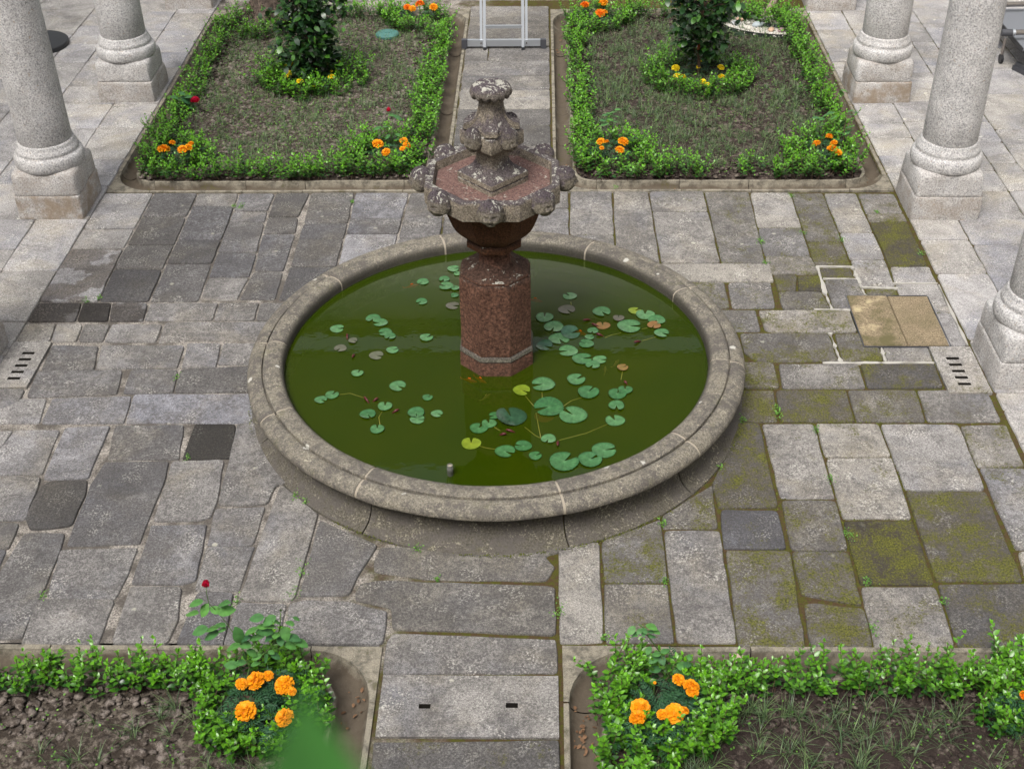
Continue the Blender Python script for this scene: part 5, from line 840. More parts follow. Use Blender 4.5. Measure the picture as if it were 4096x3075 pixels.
# clods of broken earth
def clods(k, n, smin, smax, mat, ylim):
    ico = bmesh.new(); bmesh.ops.create_icosphere(ico, subdivisions=1, radius=1.); bv = np.array([q.co[:] for q in ico.verts]); bf = np.array([[q.index for q in t_.verts] for t_ in ico.faces]); ico.free()
    x0, y0, x1, y1, _ = IN[k]; Vv = []; Ff = []; cnt = 0
    for i in range(n):
        x, y = rng.uniform(x0+.03, x1-.03), rng.uniform(max(y0, ylim)+.03, y1-.03)
        s = smin+(smax-smin)*rng.rand()**2.2; a = rng.rand()*6.28; q = bv*(1+.55*(rng.rand(len(bv), 1)-.5)*2)*np.array([s*rng.uniform(.8, 1.4), s, s*rng.uniform(.3, .6)]); c_, s_ = math.cos(a), math.sin(a)
        q = np.stack([q[:, 0]*c_-q[:, 1]*s_, q[:, 0]*s_+q[:, 1]*c_, q[:, 2]], -1)+np.array([x, y, .016+s*.05]); Vv.append(q); Ff.append(bf+cnt); cnt += len(bv)
    o = link('soil_clods', tri_mesh('soil_clods', np.concatenate(Vv), np.concatenate(Ff), smooth=False), mat)
    tag(o, {'FL': 'dry crumbled earth clods strewn over the far left bed', 'FR': 'dark earth clods scattered over the far right bed', 'NL': 'pale dry earth clods in the near left bed', 'NR': 'dark damp earth clods in the near right bed'}[k], 'soil', kind='stuff')
clods('FL', 12000, .005, .03, M['clod'], 2.9); clods('FR', 11000, .005, .028, M['clod_e'], 2.9); clods('NL', 1500, .006, .034, M['clod'], -3.6); clods('NR', 2200, .005, .024, M['clod_e'], -3.6)
# ------------------------------------------------------------------ pond
def sweep_ring(prof, a0, a1, step=3.5):
    n = max(2, int(abs(a1-a0)/step)+1); rings = []
    for i in range(n):
        a = R(a0+(a1-a0)*i/(n-1)); rings.append([(r_*math.cos(a), r_*math.sin(a), z) for r_, z in prof])
    v = [p for q in rings for p in q]; m_ = len(prof); f = []
    for i in range(n-1):
        for j in range(m_-1): f.append((i*m_+j, i*m_+j+1, (i+1)*m_+j+1, (i+1)*m_+j))
    f.append(tuple(range(m_))[::-1]); f.append(tuple((n-1)*m_+j for j in range(m_))); return v, f
def local_stone(name, v, f, mat, parent, amp=.004, sc=7.):
    c_ = np.mean(np.array(v), axis=0); me = mesh(name, [(p[0]-c_[0], p[1]-c_[1], p[2]-c_[2]) for p in v], f, 42); rough(me, amp, sc, random.random()*90); return link(name, me, mat, parent, tuple(c_))
pond = empty('pond_basin', (PX, PY, 0), 0, 'round stone pond basin with a moulded coping in the courtyard centre', 'pond basin')
COPE = [(1.45, .19), (1.448, .29), (1.452, .318), (1.468, .338), (1.495, .349), (1.53, .351), (1.562, .350), (1.574, .348), (1.581, .342), (1.583, .318), (1.591, .316), (1.594, .333), (1.602, .338), (1.622, .338), (1.648, .332), (1.672, .318), (1.690, .300), (1.697, .280), (1.694, .262), (1.678, .253), (1.60, .251), (1.5, .251)]
JA = [-151.3, -118., -74.6, -40.5, -6.5, 28.5, 63.6, 107.4, 144.1, 178.4, 208.7]
for i in range(len(JA)-1):
    v, f = sweep_ring(COPE, JA[i]+.28, JA[i+1]-.28, 3.); local_stone('coping_stone', v, f, M['rim'], pond, .005, 6.)
for a in JA[:-1]:
    v, f = sweep_ring([(r_-.004 if r_ > 1.5 else r_+.004, z-.003) for r_, z in COPE], a-.55, a+.55, .5); local_stone('mortar_joint', v, f, M['mortar'], pond, .006, 30.)
BASE = [(1.44, .252), (1.588, .249), (1.582, .2), (1.583, .15), (1.590, .10), (1.606, .062), (1.634, .03), (1.672, .010), (1.70, .0), (1.705, -.03), (1.5, -.03)]
BA = [-157, -117, -73.7, -42.4, -5, 35, 80, 120, 165, 203]
for i in range(len(BA)-1):
    v, f = sweep_ring(BASE, BA[i]+.18, BA[i+1]-.18, 3.); local_stone('base_stone', v, f, M['base'], pond, .005, 5.)
v, f = sweep_ring([(1.44, .25), (1.57, .24), (1.566, .15), (1.576, .08), (1.60, .03), (1.64, -.03), (1.44, -.03)], 0, 359.9, 4.); link('core', mesh('core', v, f, True), M['joint'], pond)
t = NT('pond_floor', .9, .2); t.color((.022, .03, .006)); fl = MB(); fl.add([(1.46*math.cos(2*math.pi*k/64), 1.46*math.sin(2*math.pi*k/64), .02) for k in range(64)], [tuple(range(64))]); link('pond_floor', fl.mesh('pond_floor'), t.m, pond)
# water: murky green, mirror-smooth with the faintest swell
t = NT('pond_water', .012, .5); t.b.inputs['IOR'].default_value = 1.52; co_ = t.coord(False)
t.color(t.mix(t.noise(co_, 1.6, 3), (.015, .038, .0004), (.036, .051, .0006))); t.b.inputs['Alpha'].default_value = .8; t.bump(t.noise(co_, 7., 3, .55), .05, .01)
wv = MB(); wv.add([(0, 0, 0)]+[(1.452*math.cos(2*math.pi*k/96), 1.452*math.sin(2*math.pi*k/96), 0) for k in range(96)], [(0, 1+k, 1+(k+1) % 96) for k in range(96)])
tag(link('water', wv.mesh('water', True), t.m, None, (PX, PY, .26)), kind='structure')
# ------------------------------------------------------------------ fountain
FX, FY = PX+.006, PY
ftn = empty('fountain', (FX, FY, .02), 0, 'carved stone fountain with octagonal head-studded basin rising from the pond', 'fountain')
F0 = -math.pi/2
def oct_loft(secs, n=8, rot=F0): return MB().loft([ngon(n, a, z-.02, rot) for z, a in secs])
def fpart(name, mb, mat, parent=ftn, amp=.004, sc=9., sub=0, sm=33):
    amp *= .45; sc *= 2.
    me = mb.mesh(name)
    if sub:
        bm = bmesh.new(); bm.from_mesh(me); bmesh.ops.subdivide_edges(bm, edges=bm.edges, cuts=sub, use_grid_fill=True); bm.to_mesh(me); bm.free()
    rough(me, amp, sc, random.random()*40); me.shade_smooth(); me.set_sharp_from_angle(angle=R(sm)); return link(name, me, mat, parent)
M['face'] = m_crust('carved_face_stone', (.25, .22, .17), (.10, .088, .08), -.2)
ped = fpart('pedestal', oct_loft([(.02, .248), (.355, .246), (.365, .242)]), M['redstone'], sub=2)
fpart('mortar_ring', oct_loft([(.366, .238), (.374, .247), (.398, .243), (.406, .236)]), M['ring'], ped, .005, 20., 1)
fpart('shaft', oct_loft([(.41, .2355), (.55, .2345), (.70, .234), (.85, .233), (.938, .232), (.950, .226)]), M['redstone'], ped, .005, 14., 2)
fpart('flared_top', oct_loft([(.949, .216), (.958, .222), (.970, .219), (.978, .202), (.988, .172), (1.0, .143), (1.016, .12), (1.036, .106), (1.07, .099), (1.15, .099)]), M['redstone'], ped, .003, 9., 1)
bas = fpart('basin', oct_loft([(1.145, .11), (1.152, .166), (1.160, .174), (1.190, .175), (1.202, .168), (1.206, .158), (1.222, .178), (1.25, .208), (1.285, .236), (1.33, .258), (1.38, .276), (1.43, .292), (1.48, .312), (1.53, .338)]), M['bowl'], amp=.003, sub=1)
fpart('basin_rim', MB().loft([ngon(8, a, z-.02, F0) for z, a in [(1.518, .33), (1.522, .408), (1.528, .417), (1.56, .42), (1.60, .42), (1.640, .419), (1.650, .413), (1.653, .404), (1.652, .378), (1.648, .368), (1.60, .360), (1.58, .358)]], True, False), M['crust'], bas, .006, 11., 2)
fpart('basin_floor', MB().loft([ngon(8, a, z-.02, F0, cham=.01) for z, a in [(1.55, .357), (1.594, .357)]]), M['redfloor'], bas, .002, 12., 3)
D45 = math.pi/4
fpart('plinth', MB().loft([ngon(4, a, z-.02, D45, cham=.008) for z, a in [(1.58, .158), (1.622, .159), (1.626, .152)]]), M['crust'], amp=.004, sub=2)
fpart('plinth', MB().loft([ngon(4, a, z-.02, D45, cham=.008) for z, a in [(1.627, .152), (1.632, .160), (1.664, .159), (1.676, .146), (1.684, .130), (1.70, .108), (1.72, .090), (1.745, .078), (1.775, .073), (1.80, .074)]]), M['crust'], amp=.004, sub=1)
blk = fpart('carved_block', MB().loft([ngon(4, a, z-.02, D45, cham=c_) for z, a, c_ in [(1.795, .074, .015), (1.815, .085, .02), (1.838, .112, .03), (1.850, .136, .006), (1.858, .141, .006), (1.935, .141, .006), (1.945, .137, .008), (1.952, .122, .02), (1.972, .119, .02), (1.985, .112, .02), (2.005, .094, .018), (2.03, .078, .016), (2.06, .066, .014), (2.09, .060, .013), (2.13, .056, .012), (2.19, .058, .012)]]), M['crust'], amp=.005, sc=14., sub=1)
for k in range(4):     # brackets down the corners of the neck
    pr = [(.03, 2.10), (.072, 2.10), (.076, 2.075), (.086, 2.048), (.104, 2.024), (.134, 2.006), (.162, 1.999), (.172, 1.992), (.172, 1.956), (.03, 1.956)]; n_ = len(pr)
    v = [(r_, s_*wd, z-.02) for s_ in (-1, 1) for (r_, z), wd in zip(pr, [.020, .022, .024, .028, .034, .042, .044, .044, .044, .02])]; f = [tuple(range(n_))[::-1], tuple(range(n_, 2*n_))]+[(i_, (i_+1) % n_, n_+(i_+1) % n_, n_+i_) for i_ in range(n_)]
    b = MB().add(v, f); me = b.mesh('corner_bracket'); bm = bmesh.new(); bm.from_mesh(me); bmesh.ops.recalc_face_normals(bm, faces=bm.faces); bmesh.ops.bevel(bm, geom=[e_ for e_ in bm.edges if e_.calc_face_angle(0) > .6], offset=.006, segments=2, affect='EDGES'); bm.to_mesh(me); bm.free(); rough(me, .002, 25., k*3.); me.shade_smooth(); me.set_sharp_from_angle(angle=R(35)); link('corner_bracket', me, M['crust'], blk, (0, 0, 0), (0, 0, k*math.pi/2))
# scalloped cap
def cap_mesh():
    prof = [(.0, 2.246), (.035, 2.246), (.07, 2.242), (.098, 2.233), (.116, 2.220), (.125, 2.205), (.127, 2.190), (.122, 2.176), (.110, 2.168), (.095, 2.172), (.075, 2.176), (.05, 2.178)]
    n = 96; v = []; f = []
    for j, (r_, z) in enumerate(prof):
        k = np.clip((j-3)/5., 0, 1)
        for i in range(n):
            a = 2*math.pi*i/n; s = abs(math.cos(a*7)); d = (1-s**1.5)
            v.append(((r_*(1-.07*k*(s < .35)*1-.05*k*d))*math.cos(a), (r_*(1-.05*k*d))*math.sin(a), z-.02-.022*k*(s-.5)*(1 if j > 4 else .3)))
    for j in range(len(prof)-1):
        for i in range(n): f.append((j*n+i, (j+1)*n+i, (j+1)*n+(i+1) % n, j*n+(i+1) % n))
    return mesh('finial_cap', v, f, True)
me = cap_mesh(); rough(me, .008, 18., 3.); link('finial_cap', me, M['finial'], ftn)
# cherub heads: one sculpted mesh, face towards -Y
def head_mesh():
    nu, nv = 56, 40; v = []
    for j in range(nv+1):
        th = math.pi*j/nv
        for i in range(nu):
            ph = 2*math.pi*i/nu; v.append((math.sin(th)*math.sin(ph), -math.sin(th)*math.cos(ph), math.cos(th)))
    d = np.array(v); x, y, z = d.T; r_ = np.ones(len(d)); front = np.clip(-y, 0, 1)
    G = lambda cx_, cz_, sx, sz: np.exp(-((x-cx_)/sx)**2-((z-cz_)/sz)**2)*(y < .15)
    r_ *= 1+.04*front*(z < .3); face = (y < -.25) & (z < .36)
    r_ += .24*G(0, -.12, .10, .16)*front + .06*G(0, .18, .45, .09)*front       # nose, brow
    r_ -= .22*(G(.30, .06, .17, .10)+G(-.30, .06, .17, .10))                   # eye sockets
    r_ += .05*(G(.30, .05, .08, .05)+G(-.30, .05, .08, .05))                   # eyeballs
    r_ += .08*(G(.42, -.28, .20, .20)+G(-.42, -.28, .20, .20))                 # cheeks
    r_ -= .28*G(0, -.46, .11, .075); r_ += .05*(G(0, -.36, .16, .05)+G(0, -.58, .14, .06)) # open mouth, lips
    r_ += .04*G(0, -.74, .26, .16); r_ -= .06*(z < -.55)*(abs(x) > .35)        # chin, jaw
    hair = np.clip((z-.22-.25*(-y-.5))*4, 0, 1)*1.+np.clip((y+.12)*4, 0, 1)*(z > -.55); hair = np.clip(hair, 0, 1)
    curl = np.abs(np.sin(9*np.arctan2(x, -y)+2*np.sin(7*z)))*np.abs(np.sin(8*z+2*np.sin(5*np.arctan2(x, -y))))
    r_ += hair*(.05+.09*curl)
    r_ += .12*np.exp(-((np.abs(x)-.95)/.12)**2-((z+.12)/.2)**2-((y-.05)/.25)**2)  # ears
    r_ += .10*np.exp(-((np.abs(x)-.80)/.15)**2-((z+.45)/.16)**2-((y+.2)/.3)**2)   # side locks
    r_ = 1+(r_-1)*1.1; p = d*r_[:, None]*np.array([.072, .070, .080]); f = []
    for j in range(nv):
        for i in range(nu): f.append((j*nu+i, (j+1)*nu+i, (j+1)*nu+(i+1) % nu, j*nu+(i+1) % nu))
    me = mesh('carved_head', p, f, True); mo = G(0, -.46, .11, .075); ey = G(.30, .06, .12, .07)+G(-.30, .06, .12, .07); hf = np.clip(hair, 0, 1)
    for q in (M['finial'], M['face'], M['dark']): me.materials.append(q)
    for pl in me.polygons: ids = list(pl.vertices); pl.material_index = 2 if mo[ids].mean() > .5 else (0 if hf[ids].mean() > .35 else 1)  # mouth faces coloured near-black, shade painted into the hole
    rough(me, .0012, 60., 8.); return me
hm = head_mesh()
for k in range(8):
    a = -math.pi/2+k*math.pi/4; o = link('carved_head', hm, None, bas, (math.cos(a)*.448, math.sin(a)*.448, 1.602-.02), (R(2), 0, a+math.pi/2)); o.scale = (random.uniform(.97, 1.04), 1., random.uniform(.97, 1.02))
for k in range(4):
    a = -math.pi/4+k*math.pi/2; o = link('carved_head', hm, None, blk, (math.cos(a)*.156, math.sin(a)*.156, 1.918-.02), (R(4), 0, a+math.pi/2)); o.scale = (.76, .72, .94)
# ------------------------------------------------------------------ columns
def rsq(hw, z, cham, tw=0., n=4): return ngon(4, hw, z, tw, cham=cham)
def make_column(x, y, lab, h=3.3, dirt=.4, seed=0):
    random.seed(seed*13+5); c_ = empty('column', (x, y, 0), 0, lab, 'column', 'granite columns along the cloister edge')
    me = MB().loft([ngon(4, a, z, 0, cham=ch) for z, a, ch in [(0, .286, .02), (.06, .287, .022), (.14, .285, .022), (.208, .281, .02), (.218, .274, .02)]]).mesh('plinth_block')
    bm = bmesh.new(); bm.from_mesh(me); bmesh.ops.subdivide_edges(bm, edges=bm.edges, cuts=2, use_grid_fill=True); bm.to_mesh(me); bm.free(); rough(me, .012, 7., seed*3.1); me.shade_smooth(); me.set_sharp_from_angle(angle=R(35)); o = link('plinth_block', me, M['column'], c_); o['dirt'] = dirt
    me = MB().loft([ngon(4, a, z, 0, cham=ch) for z, a, ch in [(.214, .270, .03), (.226, .278, .035), (.30, .279, .045), (.37, .276, .05), (.40, .270, .05), (.418, .258, .055), (.424, .235, .05)]]).mesh('plinth_block')
    bm = bmesh.new(); bm.from_mesh(me); bmesh.ops.subdivide_edges(bm, edges=bm.edges, cuts=2, use_grid_fill=True); bm.to_mesh(me); bm.free(); rough(me, .016, 6., seed*5.7+2); me.shade_smooth(); me.set_sharp_from_angle(angle=R(35)); o = link('plinth_block', me, M['column'], c_); o['dirt'] = dirt*.45
    def lathe(name, prof, n=56, amp=.004):
        b = MB().loft([[(r_*math.cos(2*math.pi*k/n), r_*math.sin(2*math.pi*k/n), z) for k in range(n)] for r_, z in prof]); m_ = b.mesh(name, True); rough(m_, amp, 5., seed+.5); m_.shade_smooth(); m_.set_sharp_from_angle(angle=R(50)); o = link(name, m_, M['column'], c_); o['dirt'] = dirt*.15; return o
    T = [(.27+.024*math.sin(a), .47-.06*math.cos(a)) for a in np.linspace(0, math.pi, 9)]
    lathe('base_moulding', [(.2, .40)]+T+[(.262, .538), (.258, .546), (.262, .556), (.258, .575), (.246, .592), (.238, .61), (.236, .628), (.230, .634), (.2, .637)])
    lathe('shaft', [(.2, .63), (.219, .636), (.2225, .642), (.222, .9), (.219, 1.3), (.215, 1.7), (.210, 2.1), (.203, h)], 56, .003)
    lathe('capital', [(.2, h-.002), (.225, h+.01), (.23, h+.03), (.215, h+.045), (.225, h+.07), (.27, h+.13), (.29, h+.15), (.29, h+.22), (.1, h+.22)])
    return c_
for k, (x, y, d_, lab) in enumerate(((-3.872, .25, .5, 'granite column at the left frame edge beside the left drain slab'), (-3.872, 2.705, .9, 'large left granite column nearest the camera beside the far left bed corner'), (-3.872, 5.19, .45, 'left granite column standing behind the nearest left one beside the bed'), (-3.872, 7.965, .5, 'farthest left column, only its plinth showing at the top'),
        (3.80, .215, .25, 'granite column base at the right frame edge beside the right drain slab'), (3.80, 2.645, .5, 'large right granite column nearest the camera beside the far right bed corner'), (3.80, 5.10, .9, 'right granite column with brown lower plinth behind the nearest right one'), (3.80, 7.785, .5, 'farthest right column, only its plinth showing at the top'))):
    make_column(x, y, lab, dirt=d_, seed=k+1)
random.seed(21)
# ------------------------------------------------------------------ north range of the cloister, seen only as a reflection in the pond
bl = empty('building', (0, 10.6, 0), 0, 'pale plastered cloister range mirrored in the pond water', 'building')
def bpart(name, boxes, mat):
    b = MB()
    for a, e in boxes: b.box(a, e)
    return link(name, b.mesh(name), mat, bl)
M['plaster'] = plain('pale_plaster', (.80, .79, .74), .9, .1); M['added_roof'] = plain('added_roof_tile', (.09, .085, .06), .9, .1)
bpart('wall', [((-9, 0, 3.3), (9, .4, 6.9))], M['plaster']); bpart('cornice', [((-9, -.18, 6.9), (9, .4, 7.08))], M['column'])
b = MB()
for k in range(6):      # arches between square piers
    xa, xb = -9+3*k, -6+3*k; n_ = 16
    arc = [(xa+1.5+1.2*math.cos(math.pi*i/n_), 2.1+1.2*math.sin(math.pi*i/n_)) for i in range(n_+1)]
    for i in range(n_):
        (x1, z1), (x2, z2) = arc[i], arc[i+1]; b.add([(x1, 0, z1), (x2, 0, z2), (x2, 0, 3.3), (x1, 0, 3.3)], [(0, 3, 2, 1)]); b.add([(x1, 0, z1), (x2, 0, z2), (x2, .4, z2), (x1, .4, z1)], [(0, 1, 2, 3)])
    b.box((xa, 0, 0), (xa+.3, .4, 3.3)); b.box((xb-.3, 0.002, 0), (xb, .398, 3.3))
link('arcade', b.mesh('arcade'), M['plaster'], bl)
for k in range(6): bpart('window', [((-8+3*k, -.02, 3.7), (-7+3*k, .02, 5.2))], M['dark'])
rf = MB(); rf.add([(-9.4, -.6, 7.08), (9.4, -.6, 7.08), (9.4, 4.4, 13.6), (-9.4, 4.4, 13.6), (-9.4, -.6, 7.2), (9.4, -.6, 7.2), (9.4, 4.4, 13.75), (-9.4, 4.4, 13.75)], [(0, 3, 2, 1), (4, 5, 6, 7), (0, 1, 5, 4), (1, 2, 6, 5), (2, 3, 7, 6), (3, 0, 4, 7)]); link('added_roof', rf.mesh('added_roof'), M['added_roof'], bl)  # steep dark roof added out of view to keep the front water's reflection dark

# west, east and south walls added to close the court (outside the picture, they shape its light)
def flank(x_, label):
    r_ = empty('building', (x_, 1.8, 0), 0, label, 'building'); b = MB(); b.box((-.2, -8.2, 0), (.2, 8.2, 6.7)); link('wall', b.mesh('wall'), M['plaster'], r_)
    b = MB(); b.box((-.35, -8.21, 6.7), (.35, 8.21, 6.85)); link('cornice', b.mesh('cornice'), M['column'], r_)
flank(-7.5, 'unseen west wall added behind the left columns to cut side light'); flank(7.4, 'unseen east wall added behind the right columns to cut side light')
M['light_blocker'] = plain('dark_light_blocker', (.22, .19, .15), .9, .1); b = MB(); b.box((-9, -.4, 0), (9, 0, 7.5)); sr = empty('building', (0, -9.2, 0), 0, 'unseen dark south wall added behind the camera to cut light', 'building'); link('wall', b.mesh('wall'), M['light_blocker'], sr)  # dark wall added out of view, holds back light from the south
# ------------------------------------------------------------------ foliage tools
LEAF_V = np.array([(0, 0, 0), (-.22, .28, .05), (0, .33, 0), (.22, .28, .05), (-.2, .62, .04), (0, .66, -.02), (.2, .62, .04), (0, 1, -.10)], float)
LEAF_F = np.array([(0, 2, 1), (0, 3, 2), (1, 2, 5), (1, 5, 4), (2, 3, 6), (2, 6, 5), (4, 5, 7), (5, 6, 7)])
def rot_frames(d, roll):
    """columns x,y,z of frames whose y runs along d (N,3), leaf face (z) as high as possible, turned by roll"""
    d = d/np.linalg.norm(d, axis=1, keepdims=True); upv = np.tile([0, 0, 1.], (len(d), 1)); x = np.cross(d, upv); l = np.linalg.norm(x, axis=1, keepdims=True); x = np.where(l > 1e-4, x/np.maximum(l, 1e-6), [1., 0, 0]); z = np.cross(x, d)
    c_, s_ = np.cos(roll)[:, None], np.sin(roll)[:, None]; return np.stack([x*c_+z*s_, d, -x*s_+z*c_], -1)
def leaves(P, Dv, size, roll, tint, V0=LEAF_V, F0_=LEAF_F, wid=1.):
    Fm = rot_frames(Dv, roll); v = np.einsum('nij,kj->nki', Fm, V0*np.array([wid, 1, 1]))*np.asarray(size)[:, None, None]+P[:, None, :]
    n = len(P); f = (F0_[None]+(np.arange(n)*len(V0))[:, None, None]).reshape(-1, F0_.shape[1]); return v.reshape(-1, 3), f, np.repeat(tint, len(V0))
def join(parts):
    v = []; f = []; t_ = []; n = 0
    for a, b, c_ in parts: v.append(a); f.append(b+n); t_.append(c_); n += len(a)
    return np.concatenate(v), np.concatenate(f), np.concatenate(t_)
def shoots(bases, hts, lean, leaf, rs, node=.021, tipb=1.):
    """upright leafy shoots: opposite leaf pairs up a thin stem"""
    P = []; Dv = []; Sz = []; Ti = []; st = MB()
    for b, h, ln in zip(bases, hts, lean):
        n = max(4, int(h/node)); cv = rs.uniform(-.25, .25, 2); prev = None; pts = []
        for i in range(n+1):
            u = i/n; p = np.array([b[0]+ln[0]*h*u+cv[0]*h*u*u*.6, b[1]+ln[1]*h*u+cv[1]*h*u*u*.6, b[2]+h*u*(1-.12*abs(ln).sum())]); pts.append(p)
            if u < .22: continue
            a0 = rs.uniform(0, .7)+(i % 2)*math.pi/2; young = max(0, (u-.45)/.55)
            for s in (0, math.pi):
                if rs.rand() < .12: continue
                a = a0+s+rs.uniform(-.3, .3); el = rs.uniform(.1, .5)+.5*young**2
                P.append(p); Dv.append((math.cos(a)*math.cos(el), math.sin(a)*math.cos(el), math.sin(el))); Sz.append(leaf*rs.uniform(.75, 1.2)*(1-.45*max(0, u-.78)/.22)); Ti.append(np.clip(.12+.75*young*tipb+rs.uniform(-.12, .18), 0, 1))
        P.append(pts[-1]); Dv.append((rs.uniform(-.3, .3), rs.uniform(-.3, .3), 1)); Sz.append(leaf*.6); Ti.append(min(1, .9*tipb))
        st.tube([tuple(q) for q in pts[::max(1, n//3)]], .0022, 3, False)
    P, Dv, Sz, Ti = map(np.array, (P, Dv, Sz, Ti)); return leaves(P, Dv, Sz, rs.uniform(-.5, .5, len(P)), Ti, wid=1.2), st
def path_points(pts, n, width, rs, closed=False):
    pts = [np.array(p, float) for p in pts]+([np.array(pts[0], float)] if closed else []); L = [np.linalg.norm(pts[i+1]-pts[i]) for i in range(len(pts)-1)]; T = sum(L); out = []
    for k in range(int(n*T)):
        s = rs.rand()*T
        for i, l_ in enumerate(L):
            if s <= l_ or i == len(L)-1: break
            s -= l_
        d = (pts[i+1]-pts[i])/max(l_, 1e-6); q = pts[i]+d*s+np.array([-d[1], d[0]])*rs.uniform(-.5, .5)*width; out.append((q[0], q[1], .0))
    return np.array(out)
def hedge(path, label, per_m=46, width=.16, h=(.14, .30), leaf=.034, closed=False, seed=1, name='hedge', gaps=.35, tipb=1.):
    rs = np.random.RandomState(seed); B = path_points(path, int(per_m*2.1), width*1.25, rs, closed); leaf *= 1.12; N = fbm(B+seed, 2.6, 2); keep = N > -gaps; B = B[keep]; N = N[keep]
    H = rs.uniform(h[0], h[1], len(B))*(.93+.4*N); ln = rs.normal(0, .28, (len(B), 2)); (v, f, ti), st = shoots(B, H, ln, leaf, rs, tipb=tipb)
    c_ = B.mean(0); root = empty(name, (c_[0], c_[1], 0), 0, label, 'hedge', 'low clipped hedges of the beds')
    fo = link('foliage', tri_mesh('foliage', v-np.array([c_[0], c_[1], 0]), f, ti), M['hedge'], root); fo['kind'] = 'stuff'
    sv = [(p[0]-c_[0], p[1]-c_[1], p[2]) for p in st.v]; so_ = link('stems', mesh('stems', sv, st.f), M['twig'], root); so_['kind'] = 'stuff'; return root
def arc(cx_, cy_, r_, a0, a1, n=14): return [(cx_+r_*math.cos(R(a0+(a1-a0)*i/n)), cy_+r_*math.sin(R(a0+(a1-a0)*i/n))) for i in range(n+1)]
def border(k, ins=.075):
    x0, y0, x1, y1, r_ = IN[k]; x0 += ins; y0 += ins; x1 -= ins; y1 -= ins; q = .14
    return [(x0+q, y0), (x1-q, y0), (x1, y0+q), (x1, y1-q), (x1-q, y1), (x0+q, y1), (x0, y1-q), (x0, y0+q), (x0+q, y0)]
hedge(border('FL'), 'low green border hedge running round the far left bed', 40, .17, (.13, .26), .036, seed=2)
hedge(border('FR'), 'low green border hedge running round the far right bed', 40, .17, (.13, .26), .036, seed=3)
def nb(k, ins=.05):
    x0, y0, x1, y1, r_ = IN[k]; x0 += ins; x1 -= ins; y1 -= ins
    return x0, y1, x1
x0, y1, x1 = nb('NL'); hedge([(x0, -4.2), (x0, y1-.12), (x0+.12, y1), (-1.3, y1)], 'low green hedge along the top edge of the near left bed', 40, .15, (.13, .27), .038, seed=4, gaps=.3)
x0, y1, x1 = nb('NR'); hedge([(1.3, y1), (x1-.12, y1), (x1, y1-.12), (x1, -4.2)], 'low green hedge along the top edge of the near right bed', 50, .15, (.13, .25), .037, seed=5, gaps=.45, tipb=.8)
hedge(arc(-1.055, -2.92, .275, 0, 360, 26), 'ring of hedge enclosing the near left orange marigolds', 44, .12, (.13, .27), .038, True, 6)
hedge(arc(1.0, -2.92, .27, 0, 360, 26), 'ring of hedge enclosing the near right orange marigolds', 54, .13, (.14, .28), .039, True, 7)
hedge(arc(2.98, -2.95, .3, 90, 200, 10), 'curved hedge tip at the right frame edge of the near right bed', 60, .17, (.16, .30), .038, False, 8, tipb=.9)
hedge([(x0-.0, -3.15), (x0+.02, -3.6), (x0+.02, -4.2)], 'hedge strip beside the path below the near right marigold ring', 50, .16, (.15, .28), .038, False, 9)
def corner(k, cx_, cy_, a0, a1, lab, sd): hedge(arc(cx_, cy_, .36, a0, a1, 10), lab, 48, .15, (.13, .26), .036, False, sd)
corner('FL', -3.17, 3.46, -25, 105, 'curved hedge closing the near outer corner of the far left bed', 10)
corner('FL', -1.02, 3.50, 75, 200, 'curved hedge round the rose and marigolds by the far left path corner', 11)
corner('FR', .98, 3.50, -20, 105, 'curved hedge closing the path corner of the far right bed', 12)
corner('FR', 3.05, 3.48, 80, 200, 'curved hedge closing the outer near corner of the far right bed', 13)
corner('FL', -1.02, 7.2, 160, 285, 'curved hedge round the back orange marigolds of the far left bed', 14)
corner('FR', 1.0, 7.15, -105, 20, 'curved hedge round the back orange marigolds of the far right bed', 15)
hedge(arc(-2.95, 7.1, .42, -110, 10, 12), 'sparse curved hedge round the gnarled stump in the far left bed', 44, .2, (.12, .25), .036, False, 16)
hedge([(2.35, 7.25), (2.62, 7.2), (2.85, 7.02), (3.1, 6.95), (3.25, 6.85)], 'loose hedge bushes beside the white gravel patch', 46, .25, (.14, .28), .036, False, 17)
hedge(arc(-2.03, 5.46, .47, 0, 360, 30), 'ring of hedge round the left camellia bush', 46, .2, (.13, .27), .036, True, 18)
hedge(arc(2.03, 5.42, .47, 0, 360, 30), 'ring of hedge round the right camellia tree', 46, .2, (.13, .26), .036, True, 19, tipb=.85)
